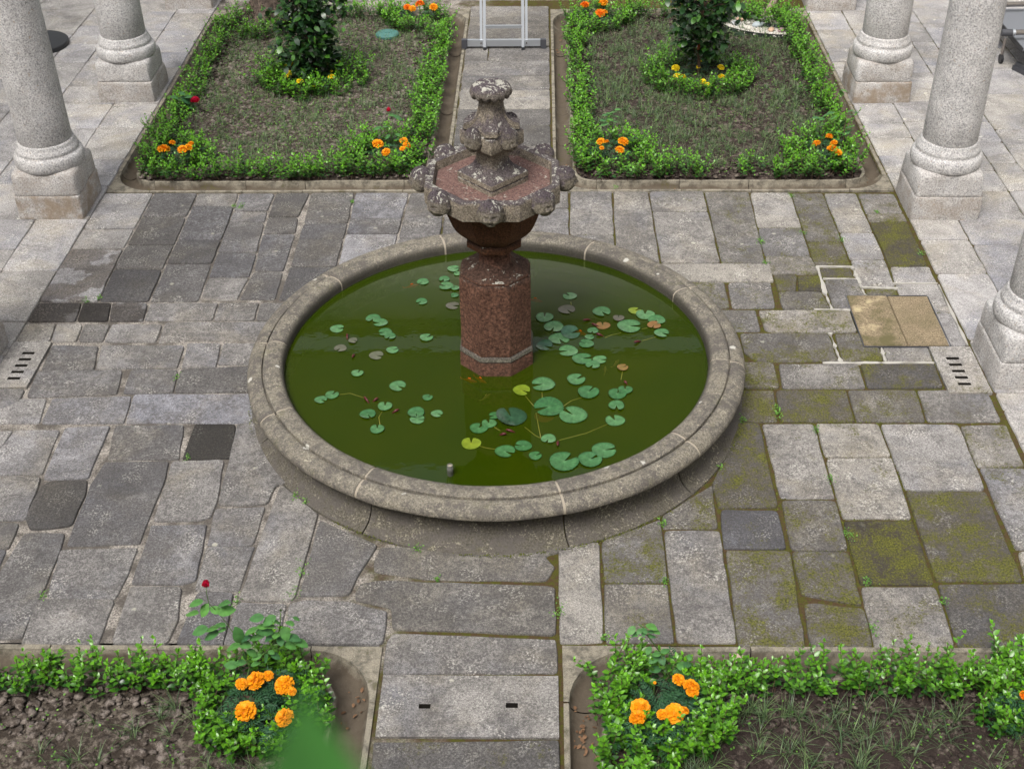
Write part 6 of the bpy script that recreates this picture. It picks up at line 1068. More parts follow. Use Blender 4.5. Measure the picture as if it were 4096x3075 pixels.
# ------------------------------------------------------------------ marigolds
PET_V = np.array([(-.16, 0, 0), (.16, 0, 0), (-.42, .62, .06), (.42, .62, .02), (-.30, 1, -.10), (.0, 1.06, .02), (.34, .98, -.12)]); PET_F = np.array([(0, 1, 3), (0, 3, 2), (2, 3, 5), (2, 5, 4), (3, 6, 5)])
def head_flower(seed):
    rs = np.random.RandomState(seed); n = 150; i = np.arange(n)+.5; u = i/n; th = i*2.39996+rs.uniform(-.2, .2, n); el = R(88)-u**.72*R(112)
    d = np.stack([np.cos(th)*np.cos(el), np.sin(th)*np.cos(el), np.sin(el)], -1); out = np.stack([np.cos(th), np.sin(th), 0*th], -1)
    P = d*np.array([.70, .70, .50])*(1-.12*rs.rand(n)[:, None]); lay_ = out*np.cos(el*.55)[:, None]+np.array([0, 0, 1.])*np.sin(el*.8)[:, None]*.9+rs.normal(0, .18, (n, 3))
    v, f, ti = leaves(P, lay_, rs.uniform(.26, .40, n), rs.uniform(-.5, .5, n), np.clip(.35+.6*rs.rand(n)+.1*(u-.5), 0, 1), PET_V, PET_F)
    a = np.linspace(0, 2*math.pi, 17)[:-1]; ring = lambda r_, z: np.stack([r_*np.cos(a), r_*np.sin(a), 0*a+z], -1)
    cv = np.concatenate([ring(.62, -.12), ring(.7, .12), ring(.5, .38), ring(.2, .48)]); cf = np.array([q for j in range(3) for i in range(16) for q in ((j*16+i, j*16+(i+1) % 16, j*16+16+(i+1) % 16), (j*16+i, j*16+16+(i+1) % 16, j*16+16+i))]+[(48, 48+i, 49+i) for i in range(1, 15)])
    v, f, ti = join([(v, f, ti), (cv, cf, np.full(len(cv), .3))]); v[:, 2] += .1; return tri_mesh('flower_head', v, f, ti)
HEADS = [head_flower(s) for s in range(5)]
HC = {}
def fern_leaf(rs, base, d, L):
    """one finely cut leaf: paired narrow leaflets along a rib"""
    n = 6; P = []; Dv = []; Sz = []; d = np.array(d)/np.linalg.norm(d); side = np.cross(d, [0, 0, 1.]); side /= np.linalg.norm(side)+1e-6
    for i in range(1, n+1):
        p = np.array(base)+d*L*i/n+np.array([0, 0, -.25*L*(i/n)**2])
        for s in (-1, 1): P.append(p); Dv.append(d*.6+side*s+rs.normal(0, .1, 3)); Sz.append(L*.36*(1-.45*abs(i/n-.5)))
    P.append(p); Dv.append(d); Sz.append(L*.3); return P, Dv, Sz
PLACE = {'NL': 'inside the near left hedge ring', 'NR': 'inside the near right hedge ring', 'NRE': 'cut by the right frame edge in the near bed', 'FL1': 'in the outer near corner of the far left bed', 'FL2': 'by the path corner of the far left bed beside the rose', 'FR1': 'by the path corner of the far right bed', 'FR2': 'in the outer near corner of the far right bed', 'FLB': 'at the back path corner of the far left bed', 'FRB': 'at the back path corner of the far right bed', 'TL': 'inside the ring under the left camellia', 'TR': 'inside the ring under the right camellia'}
for si, (k, (typ, L)) in enumerate(MARIGOLDS.items()):
    rs = np.random.RandomState(50+si); cx_ = sum(p[0] for p in L)/len(L); cy_ = sum(p[1] for p in L)/len(L); z0 = L[0][2]
    root = empty('marigold_plant', (cx_, cy_, 0), 0, ('yellow' if typ == 2 else 'orange')+' marigolds '+PLACE[k], 'marigold', 'marigold clumps'); st = MB(); P = []; Dv = []; Sz = []
    for j, (x, y, z, r_) in enumerate(L):
        m_ = M['yellow'] if typ == 2 else (M['deep_orange'] if (typ == 3 or (k in ('FLB', 'FRB') and j % 2 == 0)) else M['orange']); key = (j % 5, m_.name)
        if key not in HC: HC[key] = HEADS[j % 5].copy(); HC[key].materials.append(m_)
        o = link('flower_head', HC[key], None, root, (x-cx_, y-cy_, z-r_*.3), (R(rs.uniform(-4, 26)), R(rs.uniform(-16, 16)), rs.rand()*6.28)); s = r_*1.05; o.scale = (s, s, s*rs.uniform(.85, 1.05))
        link('stem', MB().tube([(x-cx_+rs.uniform(-.03, .03), y-cy_+.02, 0), (x-cx_, y-cy_+.01, z*.6), (x-cx_, y-cy_, z-r_*.3)], .004, 5).mesh('stem'), M['green_stem'], root)
    nl = (10 if k[0] in 'FT' else 24)*max(3, len(L))
    for j in range(nl):
        x, y, z, r_ = L[rs.randint(len(L))]; a = rs.rand()*6.28; b = (x-cx_+rs.normal(0, .05), y-cy_+rs.normal(0, .05), z0*rs.uniform(.25, .8)); p, d, s = fern_leaf(rs, b, (math.cos(a), math.sin(a), rs.uniform(.0, .7)), rs.uniform(.06, .11)); P += p; Dv += d; Sz += s
    P = np.array(P); v, f, ti = leaves(P, np.array(Dv), np.array(Sz), rs.uniform(-.4, .4, len(P)), rs.rand(len(P)), wid=.55); fo = link('foliage', tri_mesh('foliage', v, f, ti), M['marigold_leaf'], root); fo['kind'] = 'stuff'
# ------------------------------------------------------------------ roses
OV = np.array([(0, 0, 0)]+[(w_*s, y, z) for y, w_, z in ((.12, .20, .03), (.35, .34, .05), (.62, .33, .03), (.86, .18, -.03)) for s in (-1, 0, 1)]+[(0, 1.02, -.08)])
OF = [(0, 2, 1), (0, 3, 2)]
for r_ in range(3):
    a = 1+3*r_; OF += [(a, a+1, a+4), (a, a+4, a+3), (a+1, a+2, a+5), (a+1, a+5, a+4)]
OF += [(10, 11, 13), (11, 12, 13)]; OF = np.array(OF)
def bud_mesh(open_=0.):
    rs = np.random.RandomState(4); n = 9 if open_ < .5 else 34; P = []; Dv = []; Sz = []
    for i in range(n):
        a = i*2.4; u = i/n; tilt = (.08+.25*u) if open_ < .5 else .1+1.15*u; P.append((math.cos(a)*.12*(.3+u), math.sin(a)*.12*(.3+u), 0)); Dv.append((math.cos(a)*math.sin(tilt), math.sin(a)*math.sin(tilt), math.cos(tilt))); Sz.append(.9-.25*u)
    v, f, ti = leaves(np.array(P), np.array(Dv), np.array(Sz), np.full(n, math.pi)+rs.uniform(-.2, .2, n), rs.rand(n), OV, OF, 1.25 if open_ < .5 else 1.5); return tri_mesh('rose_bloom', v, f, ti)
def rose(dat, label, seed, bloom=0.):
    rs = np.random.RandomState(seed); b0 = dat['stems'][0][0]; root = empty('rose_bush', (b0[0], b0[1], 0), 0, label, 'rose bush', 'rose bushes'); B0 = np.array([b0[0], b0[1], 0]); st = MB()
    for i, s in enumerate(dat['stems']):
        s = [np.array(p)-B0 for p in s]
        if i == 0: s[0][2] = -.01
        n = len(s); st = MB(); st.tube([tuple(p) for p in s], [max(.002, .008*(1-j/(n-.2))**2) if i == 0 else .0032 for j in range(n)], 6); link('stem', st.mesh('stem', True), M['twig' if (seed % 2 and i == 0 and seed > 1) else 'green_stem'], root)
    if seed == 1: link('woody_base', MB().tube([tuple(np.array(p)-B0) for p in ((b0[0], b0[1], -.01), dat['stems'][0][1], dat['stems'][0][2])], [.013, .011, .010], 8).mesh('woody_base', True), M['twig'], root)
    allp = np.array([p for s in dat['stems'] for p in s])
    for (x, y, z, r_) in dat['leaves']:
        p = np.array((x, y, z)); nr = allp[np.argmin(((allp-p)**2).sum(1))]; d = p-nr; d[2] *= .4
        if np.linalg.norm(d) < .01: d = rs.normal(0, 1, 3)*[1, 1, .2]
        d = d/np.linalg.norm(d)+rs.normal(0, .25, 3)*[1, 1, .4]; d[2] -= .05; s = r_*2.75; d = d/np.linalg.norm(d)
        v, f, ti = leaves(np.array([[0, 0, 0.]]), np.array([d]), np.array([s]), np.array([rs.uniform(-.25, .25)]), np.array([np.clip(rs.uniform(.05, .75)+(.2 if z > .45 else 0), 0, 1)]), OV, OF); v = v-d*s*.5
        lf = link('leaflet', tri_mesh('leaflet', v, f, ti), M['rose_leaf'], root, tuple(p-B0))
        link('leaf_stalk', MB().tube([tuple(p-B0-d*s*.5), tuple((p-B0-d*s*.5)*.45+(nr-B0)*.55)], .0012, 3, False).mesh('leaf_stalk'), M['green_stem'], root)
    for key, sc in (('bud', .05 if bloom < .5 else .068), ('bud2', .016)):
        if dat[key]:
            o = link('rose_bloom', bud_mesh(bloom), M['red'] if key == 'bud' else M['green_stem'], root, tuple(np.array(dat[key])-B0-np.array([0, 0, sc*.4]))); o.scale = (sc, sc, sc)
    return root
rose(ROSE_A, 'tall rose bush with pink bud rising from the near left marigolds', 1); rose(ROSE_B, 'low rose bush over the near right marigolds', 3)
rose(ROSE_C, 'rose with dark blue-green leaves and tiny pink bud in the far left bed', 2); rose(ROSE_D, 'rose with one open crimson flower on the far left bed edge', 4, 1.)
rose(ROSE_E, 'thin rose bush with browning tips in the far right outer corner', 5); rose(ROSE_F, 'small rose shoots at the path corner of the far right bed', 6)
# ------------------------------------------------------------------ camellias
def camellia(x, y, h0, h1, rx, label, seed, n, forks):
    rs = np.random.RandomState(seed); root = empty('camellia_tree', (x, y, 0), 0, label, 'camellia', 'camellias in the hedge rings'); tr = MB(); tr.tube([(0, 0, -.02), (.005, 0, .15), (-.01, .01, .4), (.01, 0, .75), (0, .01, h1*.85)], [.02, .018, .016, .013, .006], 8); link('trunk', tr.mesh('trunk', True), M['twig'], root)
    P = []; Dv = []; Sz = []; Ti = []; br = MB()
    for k in range(forks):
        u = (k+.5)/forks; z = h0+(h1-h0)*u; a = k*2.4+rs.uniform(-.5, .5); prof = math.sin(math.pi*min(1, .16+.84*u)**.8); r_ = rx*prof*rs.uniform(.55, 1.1); tip = np.array([math.cos(a)*r_, math.sin(a)*r_, z+rs.uniform(-.03, .1)]); b = np.array([0, 0, max(.12, z-.16)]); br.tube([tuple(b), tuple((b+tip)/2+[0, 0, .03]), tuple(tip)], [.006, .004, .0025], 5, False)
        for j in range(n//forks):
            t_ = rs.uniform(.3, 1.08); p = b+(tip-b)*t_+rs.normal(0, .045, 3); aa = a+rs.normal(0, 1.0); el = rs.normal(-.15, .55); P.append(p); Dv.append((math.cos(aa)*math.cos(el), math.sin(aa)*math.cos(el), math.sin(el))); Sz.append(rs.uniform(.065, .10)); Ti.append(np.clip((.75 if rs.rand() < .16 else .12)+rs.normal(0, .1), 0, 1)*min(1, .4+t_*.6))
    v, f, ti = leaves(np.array(P), np.array(Dv), np.array(Sz), rs.uniform(-.6, .6, len(P)), np.array(Ti), OV, OF, .85); cr = link('crown', tri_mesh('crown', v, f, ti), M['camellia'], root); cr['kind'] = 'stuff'; link('branches', br.mesh('branches'), M['twig'], root); return root
camellia(-2.03, 5.50, .10, 1.5, .36, 'dense dark glossy camellia bush in the far left bed', 31, 2300, 66)
camellia(2.02, 5.48, .34, 1.6, .42, 'dark glossy camellia on a bare slim trunk in the far right bed', 32, 1900, 56)
link_o = None
tg = empty('plant_tag', (2.0, 5.43, .37), 0, 'small red tag hanging on the right camellia trunk', 'tag'); bmx = MB(); bmx.box((-.012, -.004, -.04), (.012, 0, .035)); link('card', bmx.mesh('card'), plain('red_tag', (.45, .07, .03), .5), tg)
# ------------------------------------------------------------------ grass and small weeds of the beds
def tufts(k, n, lab, seed, bl=(8, 15), Lr=(.09, .19), ylim=-9, clus=0.):
    rs = np.random.RandomState(seed); x0, y0, x1, y1, _ = IN[k]; Vv = []; Ff = []; Tt = []; c0 = 0; y0 = max(y0, ylim); seg = 4
    for i in range(n):
        for _ in range(20):
            x, y = rs.uniform(x0+.2, x1-.2), rs.uniform(y0+.2 if ylim < -8 else y0, y1-.2)
            if fbm(np.array([[x, y, seed]]), 1.4, 2)[0] > rs.uniform(-.9, .35)*clus or rs.rand() < .3: break
        for j in range(rs.randint(*bl)):
            a = rs.rand()*6.28; L = rs.uniform(*Lr); ln = rs.uniform(.25, .95); w_ = rs.uniform(.0011, .0020); t_ = np.linspace(0, 1, seg+1); r_ = L*ln*t_**1.4; zz = L*(t_*(1.15-ln*.55)-ln*.55*t_**2.2); dx, dy = math.cos(a), math.sin(a); px, py = -dy*w_, dx*w_; ww = (1-t_**3)[:, None]
            c_ = np.stack([x+rs.normal(0, .008)+dx*r_, y+rs.normal(0, .008)+dy*r_, np.maximum(zz, 0)+.012], -1); v = np.concatenate([c_+ww*[px, py, 0], c_-ww*[px, py, 0]]); q = np.arange(seg); f = np.stack([q, q+1, q+seg+2, q+seg+1], -1); Vv.append(v); Ff.append(f+c0); Tt.append(np.full(len(v), np.clip(rs.normal(.4, .3), 0, 1))); c0 += len(v)
    o = link('grass', tri_mesh('grass', np.concatenate(Vv), np.concatenate(Ff), np.concatenate(Tt)), M['grass']); tag(o, lab, 'grass', kind='stuff')
tufts('FL', 1600, 'thin grass tufts among the clods of the far left bed', 41, (6, 12), (.06, .14), clus=.8); tufts('FR', 1900, 'dark grass tufts covering the far right bed', 42, (7, 13), (.07, .16), clus=1.)
tufts('NL', 85, 'loose grass tufts on the dry soil of the near left bed', 43, (9, 16), (.09, .19), -3.5); tufts('NR', 135, 'bluish grass tufts on the dark near right bed', 44, (9, 16), (.10, .21), -3.5)
def litter(k, n, lab, seed, ylim=-9, size=(.008, .019)):
    rs = np.random.RandomState(seed); x0, y0, x1, y1, _ = IN[k]; P = np.stack([rs.uniform(x0+.02, x1-.02, n), rs.uniform(max(y0, ylim)+.02, y1-.02, n), rs.uniform(.02, .045, n)], -1); keep = fbm(P+seed, 1.7, 2) > rs.uniform(-.4, .3, n); P = P[keep]; a = rs.rand(len(P))*6.28; el = rs.uniform(0, .8, len(P)); Dv = np.stack([np.cos(a)*np.cos(el), np.sin(a)*np.cos(el), np.sin(el)], -1)
    v, f, ti = leaves(P, Dv, rs.uniform(*size, len(P)), rs.uniform(-.6, .6, len(P)), rs.rand(len(P)), wid=1.5); tag(link('weeds', tri_mesh('weeds', v, f, ti), M['weed']), lab, 'weeds', kind='stuff')
litter('FL', 16000, 'tiny green seedlings over the far left bed', 45); litter('FR', 9000, 'tiny green seedlings over the far right bed', 46); litter('NL', 700, 'tiny seedlings on the near left soil', 47, -3.5); litter('NR', 900, 'tiny seedlings on the near right soil', 48, -3.5)
W_ = []
for k, (x, y, r_) in enumerate(WEEDS):
    rs = np.random.RandomState(100+k); n = int(14+r_*500); P = np.stack([x+rs.normal(0, r_*.35, n), y+rs.normal(0, r_*.55, n), np.full(n, -.002)+rs.rand(n)*.014], -1); a = rs.rand(n)*6.28; el = rs.uniform(.1, .9, n); W_.append(leaves(P, np.stack([np.cos(a)*np.cos(el), np.sin(a)*np.cos(el), np.sin(el)], -1), rs.uniform(.007, .016, n), rs.uniform(-.5, .5, n), rs.rand(n), wid=1.5))
rs = np.random.RandomState(900); P = []; Q = []
for poly, tn, ms, wr, ins in COURT:         # moss cushions lining the damper joints of the east side
    for i in range(len(poly)):
        (xa, ya), (xb, yb) = poly[i-1], poly[i]; L = math.hypot(xb-xa, yb-ya)
        for j in range(int(L*70)):
            u = rs.rand(); x, y = xa+(xb-xa)*u, ya+(yb-ya)*u
            if math.hypot(x-PX, y-PY) < 1.72 or x < -.6: continue
            if fbm(np.array([[x, y, 3.]]), 2.2, 2)[0]+.12*min(2., x-.6) > rs.uniform(-.05, .45): P.append((x+rs.normal(0, .006), y+rs.normal(0, .006), rs.uniform(-.016, -.001)))
for j in range(1500):
    a = rs.uniform(R(-175), R(5)); r_ = 1.705+abs(rs.normal(0, .012)); x, y = PX+r_*math.cos(a), PY+r_*math.sin(a)
    if fbm(np.array([[x, y, 8.]]), 3., 2)[0] > rs.uniform(-.2, .25): P.append((x, y, rs.uniform(-.004, .008)))
P = np.array(P); n = len(P); a = rs.rand(n)*6.28; el = rs.uniform(.1, 1., n); mossy = leaves(P, np.stack([np.cos(a)*np.cos(el), np.sin(a)*np.cos(el), np.sin(el)], -1), rs.uniform(.005, .012, n), rs.uniform(-.5, .5, n), rs.rand(n), wid=1.6); M['moss'] = m_leaf('moss_tuft', (.045, .05, .01), (.13, .16, .015), .8, .2, 0)
tag(link('joint_moss', tri_mesh('joint_moss', *mossy), M['moss']), 'yellow-green moss lining the paving joints and the foot of the pond', 'moss', kind='stuff')
tag(link('joint_weeds', tri_mesh('joint_weeds', *join(W_)), M['weed']), 'small green weeds sprouting in the joints of the courtyard paving', 'weeds', kind='stuff')
# ------------------------------------------------------------------ water lilies
M['pad'] = m_leaf('lily_pad', (.028, .11, .034), (.11, .24, .10), .24, .6, 0); M['pad_y'] = m_leaf('lily_pad_yellow', (.12, .19, .015), (.22, .25, .015), .38, .45, 0); M['pad_p'] = m_leaf('lily_pad_purple', (.085, .075, .06), (.11, .13, .075), .36, .5, 0); M['pad_r'] = m_leaf('lily_pad_reddish', (.20, .085, .03), (.12, .16, .03), .38, .45, 0); M['pad_d'] = m_leaf('lily_pad_dark', (.02, .055, .028), (.04, .11, .06), .25, .55, 0)
M['bud_red'] = plain('dark_red_bud', (.075, .010, .012), .4); M['stalk'] = plain('lily_stalk', (.15, .14, .015), .5)
def pad_mesh(r_, typ, rs):
    n = 44; a0 = rs.rand()*6.28; gap = rs.uniform(.12, .30); v = [(0, 0, .002)]; f = []; ti = [.9]; rings = 4; ry = rs.uniform(.92, 1.05)
    for k in range(1, rings+1):
        for i in range(n+1):
            u = i/n; a = a0+gap+(2*math.pi-2*gap)*u; e = min(u, 1-u); rr = r_*k/rings*(1+.03*math.sin(3*a+a0)); 
            if k == rings: rr *= 1+.025*math.sin(a*23)*(1 if rs.rand() < .85 else 2)
            rr *= 1-.10*math.exp(-e*30)*(k == rings); z = .001+.004*(k/rings)**2*(1+math.sin(2*a+a0))*.5
            if typ == 4: z += r_*.30*(k/rings)**2*max(0, math.sin(a-a0))
            v.append((rr*math.cos(a), rr*math.sin(a)*ry, z)); ti.append(.35+.3*math.sin(a*9)**2*(k/rings)+rs.uniform(-.06, .06)-(.3 if k == rings else 0))
    for i in range(n): f.append((0, 1+i, 2+i))
    for k in range(rings-1):
        for i in range(n): a = 1+k*(n+1)+i; f.append((a, a+n+1, a+n+2)); f.append((a, a+n+2, a+1))
    return tri_mesh('lily_pad', v, f, np.clip(np.array(ti)+rs.uniform(-.35, .25), 0, 1))
PLN = ['water lily with small pads left of the pedestal in the pond', 'water lily of scattered small pads in the left front of the pond', 'water lily pads half hidden behind the left of the pedestal', 'crowded water lily at the right back of the pond with reddish pads', 'largest water lily in the right front of the pond with broad pads']
CEN = []
rs = np.random.RandomState(9)
for k in range(5):
    Q = [p for p in PADS if p[4] == k]; cx_, cy_ = sum(p[0] for p in Q)/len(Q), sum(p[1] for p in Q)/len(Q); root = empty('water_lily', (cx_, cy_, .2), 0, PLN[k], 'water lily', 'water lilies'); CEN.append((cx_, cy_, root))
    for j, (x, y, r_, typ, _) in enumerate(Q): link('lily_pad', pad_mesh(r_, typ, rs), M[{0: 'pad', 1: 'pad_y', 2: 'pad_p', 3: 'pad_r', 4: 'pad_d'}[typ]], root, (x-cx_, y-cy_, .0622+.0012*(j % 6)), (R(rs.uniform(-.8, .8)), R(rs.uniform(-.8, .8)), 0))
def near(x, y): return min(CEN, key=lambda c_: (c_[0]-x)**2+(c_[1]-y)**2)
for s in STALKS:
    cx_, cy_, root = near(*s[0]); n = len(s); link('stalk', MB().tube([(x-cx_, y-cy_, .0565) for x, y in s], .0045, 6).mesh('stalk', True), M['stalk'], root)
for j, (x, y) in enumerate(BUDS):
    cx_, cy_, root = near(x, y); a = rs.rand()*6.28; b = MB(); L = rs.uniform(.018, .036); b.tube([(-math.cos(a)*L, -math.sin(a)*L, -.004), (0, 0, .010), (math.cos(a)*L*.7, math.sin(a)*L*.7, .013), (math.cos(a)*L, math.sin(a)*L, .010)], [.003, .009, .007, .0015], 7); link('bud', b.mesh('bud', True), M['bud_red'], root, (x-cx_, y-cy_, .062))
bm_ = bmesh.new(); bmesh.ops.create_circle(bm_, cap_ends=True, radius=.065, segments=20); me = bpy.data.meshes.new('sunken_pad'); bm_.to_mesh(me); bm_.free(); x_, y_ = None, None
M['orange_leaf'] = plain('rotting_pad', (.40, .10, .01), .6); cx_, cy_, root = CEN[4]; link('sunken_pad', me, M['orange_leaf'], root, (.33+.064-cx_, -.70-cy_, .045))
# ------------------------------------------------------------------ fish
M['fish'] = plain('goldfish_scale', (.85, .10, .008), .35, .5); M['fish_p'] = plain('pale_fish_scale', (.62, .42, .12), .35, .5)
def fish_mesh():
    b = MB(); xs_ = [-.05, -.036, -.015, .01, .032, .046, .05]; rr = [.003, .006, .011, .0125, .009, .004, .001]
    b.loft([[(x, .75*r_*math.cos(2*math.pi*k/8), 1.1*r_*math.sin(2*math.pi*k/8)) for k in range(8)] for x, r_ in zip(xs_, rr)])
    b.add([(-.047, .001, 0), (-.075, .012, .01), (-.068, 0, 0), (-.075, .010, -.01), (-.047, -.001, 0), (-.075, .011, .0)], [(0, 1, 2), (2, 3, 4)]); b.add([(.012, 0, .011), (-.018, 0, .010), (-.012, .001, .022), (.004, .001, .021)], [(0, 1, 2, 3)]); b.add([(.016, .008, -.003), (.004, .022, -.006), (.008, .008, -.003)], [(0, 1, 2)]); b.add([(.016, -.008, -.003), (.004, -.022, -.006), (.008, -.008, -.003)], [(0, 2, 1)]); return b.mesh('goldfish', True)
fm = fish_mesh()
FLAB = ['orange goldfish behind the left lily pads near the pond back', 'orange goldfish left of the pair just before the pedestal', 'orange goldfish right of the pair just before the pedestal', 'orange goldfish just right of the pedestal', 'orange goldfish among the crowded right back lily pads', 'pale fish below the right lily pads', 'pale golden fish beside the small reddish pad', 'dim pale fish in open water before the pedestal']
for (x, y, t_, a), lab in zip(FISH, FLAB):
    me_ = fm.copy(); me_.materials.append(M['fish_p' if t_ else 'fish']); o = link('goldfish', me_, None, None, (x, y, .2425), (0, 0, R(a))); s = 1.05 if not t_ else .9; o.scale = (s, s, s); tag(o, lab, 'goldfish', 'goldfish in the pond')
# standpipe
sp = empty('overflow_pipe', (-.179, -1.31, .02), 0, 'short grey overflow pipe standing in the pond near its front rim', 'pipe'); b = MB(); n = 20
b.loft([[(r_*math.cos(2*math.pi*k/n), r_*math.sin(2*math.pi*k/n), z) for k in range(n)] for r_, z in [(.018, 0), (.018, .27), (.0195, .272), (.0195, .30), (.018, .302), (.018, .318), (.015, .318), (.0145, .30)]], True, False); link('tube', b.mesh('tube', 40), M['pipe'], sp); b = MB(); b.loft([[(r_*math.cos(2*math.pi*k/n), r_*math.sin(2*math.pi*k/n), z) for k in range(n)] for r_, z in [(.0146, .29), (.0146, .3105), (.011, .312)]]); link('cap', b.mesh('cap', 40), M['mortar'], sp)
# ------------------------------------------------------------------ ladder
ld = empty('ladder', (-.04, 6.36, 0), 0, 'aluminium step ladder on a wide stabiliser bar on the far path', 'ladder'); H_, dy = 2.5, .78
def bar(name, p, q, wx, wy, mat, parent=ld):
    p, q = Vector(p), Vector(q); b = MB(); rings = []
    for c_ in (p, q): rings.append([(c_.x-wx, c_.y-wy, c_.z), (c_.x+wx, c_.y-wy, c_.z), (c_.x+wx, c_.y+wy, c_.z), (c_.x-wx, c_.y+wy, c_.z)])
    b.loft(rings); return link(name, b.mesh(name), mat, parent)
sb = MB(); sb.box((-.405, -.02, .028), (.405, .02, .1)); st_ = link('stabiliser_bar', sb.mesh('stabiliser_bar'), M['alu'], ld)
for s in (-1, 1):
    b = MB(); b.add([(s*.405, -.026, .104), (s*.47, -.026, .104), (s*.47, -.026, .0), (s*.425, -.026, .0), (s*.405, -.026, .03), (s*.405, .026, .104), (s*.47, .026, .104), (s*.47, .026, .0), (s*.425, .026, .0), (s*.405, .026, .03)], [(0, 1, 2, 3, 4), (9, 8, 7, 6, 5), (0, 5, 6, 1), (1, 6, 7, 2), (2, 7, 8, 3), (3, 8, 9, 4), (4, 9, 5, 0)]); me = b.mesh('end_cap'); bmx = bmesh.new(); bmx.from_mesh(me); bmesh.ops.recalc_face_normals(bmx, faces=bmx.faces); bmx.to_mesh(me); bmx.free(); link('end_cap', me, M['dark_plastic'], st_)
for s in (-1, 1):
    bar('rail', (s*.213, -.045, .0), (s*.20, -.045+dy, H_), .0155, .012, M['alu']); bar('rail', (s*.252, -.008, .035), (s*.238, -.008+dy, H_), .0135, .012, M['alu']); bar('foot', (s*.213, -.047, -.001), (s*.213, -.043, .03), .018, .016, M['black_plastic']); bar('rear_leg', (s*.25, 2.15, 0), (s*.22, -.0+dy+.06, H_), .014, .012, M['alu'])
    b = MB(); b.tube([(s*.252, -.03, .068), (s*.252, -.022, .068)], .008, 8); link('bolt', b.mesh('bolt'), M['steel'], ld)
for k in range(8):
    z = .235+.285*k; y = -.045+dy*z/H_; b = MB(); b.box((-.2, y-.014, z-.016), (.2, y+.014, z+.016)); link('rung', b.mesh('rung'), M['alu'], ld)
# ------------------------------------------------------------------ pebble patch, stump, leaning trunk, cover
pp = [(2.42, 6.98), (2.50, 6.83), (2.62, 6.72), (2.80, 6.62), (3.0, 6.57), (3.2, 6.56), (3.22, 6.9), (3.2, 7.2), (3.05, 7.3), (2.85, 7.3), (2.6, 7.25)]
ed = empty('garden_edging', (2.8, 6.6, 0), 0, 'thin black plastic edging strip before the white gravel patch', 'edging'); v = []; f = []
E_ = pp[:6]
for x, y in E_: v += [(x-2.8, y-6.6-.004, -.02), (x-2.8, y-6.6-.004, .062), (x-2.8, y-6.6+.004, .062), (x-2.8, y-6.6+.004, -.02)]
for i in range(len(E_)-1): f += [(i*4+j, i*4+(j+1) % 4, i*4+4+(j+1) % 4, i*4+4+j) for j in range(4)]
link('strip', mesh('strip', v, [q[::-1] for q in f]), M['black_plastic'], ed)
rs = np.random.RandomState(77); ico = bmesh.new(); bmesh.ops.create_icosphere(ico, subdivisions=1, radius=1.); bv = np.array([q.co[:] for q in ico.verts]); bf = np.array([[q.index for q in t_.verts] for t_ in ico.faces]); ico.free()
def inside(x, y, P):
    c_ = False
    for i in range(len(P)):
        (x1_, y1_), (x2_, y2_) = P[i-1], P[i]
        if (y1_ > y) != (y2_ > y) and x < (x2_-x1_)*(y-y1_)/(y2_-y1_)+x1_: c_ = not c_
    return c_
Vv = []; Ff = []; c0 = 0
while len(Vv) < 2600:
    x, y = rs.uniform(2.4, 3.25), rs.uniform(6.55, 7.32)
    if not inside(x, y, pp): continue
    s = rs.uniform(.006, .013); Vv.append(bv*s*rs.uniform(.7, 1.3, 3)+[x, y, .035+rs.uniform(0, .014)]); Ff.append(bf+c0); c0 += len(bv)
t = NT('white_gravel', .8, .2); c_ = t.noise(t.coord(False), 90, 2); t.color(t.ramp(c_, [(.35, (.36, .31, .25)), (.5, (.58, .55, .50)), (.65, (.74, .73, .70))])); tag(link('gravel', tri_mesh('gravel', np.concatenate(Vv), np.concatenate(Ff)), t.m), 'white gravel patch at the back of the far right bed', 'gravel', kind='stuff')
bm_ = bmesh.new(); bmesh.ops.create_icosphere(bm_, subdivisions=3, radius=1.); peb = bpy.data.meshes.new('pebble'); bm_.to_mesh(peb); bm_.free(); peb.shade_smooth()
PB = [(2.60, 6.93, .055, (.36, .37, .38), 'round grey pebble nearest the camellia on the white gravel'), (2.66, 7.05, .05, (.50, .33, .25), 'pinkish pebble behind the grey one on the gravel'), (2.84, 6.87, .07, (.36, .41, .43), 'large pale blue-grey pebble in the middle of the gravel'), (2.95, 6.86, .05, (.035, .04, .05), 'black pebble beside the pale blue one'), (3.06, 6.83, .052, (.06, .06, .075), 'dark slate pebble right of the black one'), (2.97, 6.72, .045, (.50, .34, .24), 'tan pink pebble at the gravel front'), (3.08, 6.70, .05, (.30, .20, .21), 'mauve pebble at the gravel front right'), (2.55, 7.18, .06, (.42, .33, .26), 'brown round stone at the back left of the gravel'), (2.75, 6.95, .055, (.52, .50, .45), 'pale cream pebble on the white gravel'), (2.72, 6.78, .05, (.55, .52, .46), 'whitish flat pebble near the edging strip')]
for x, y, s, c_, lab in PB:
    me_ = peb.copy(); o = link('pebble', me_, plain('pebble_'+str(PB.index((x, y, s, c_, lab))), c_, .6, .3), None, (x, y, .05+s*.25), (R(rs.uniform(-8, 8)), R(rs.uniform(-8, 8)), rs.rand()*3)); o.scale = (s, s*.78, s*.5); tag(o, lab, 'pebble', 'pebbles on the gravel')
sm = empty('tree_stump', (-2.82, 7.5, 0), 0, 'gnarled brown trunk base with roots at the back of the far left bed', 'tree'); t = NT('stump_bark', .95, .1); q = t.noise(t.coord(False), 25, 5, .7); t.color(t.ramp(q, [(.35, (.05, .04, .035)), (.6, (.17, .13, .105)), (.75, (.3, .25, .21))])); t.bump(q, .9, .03); b = MB(); n = 40; rings = []
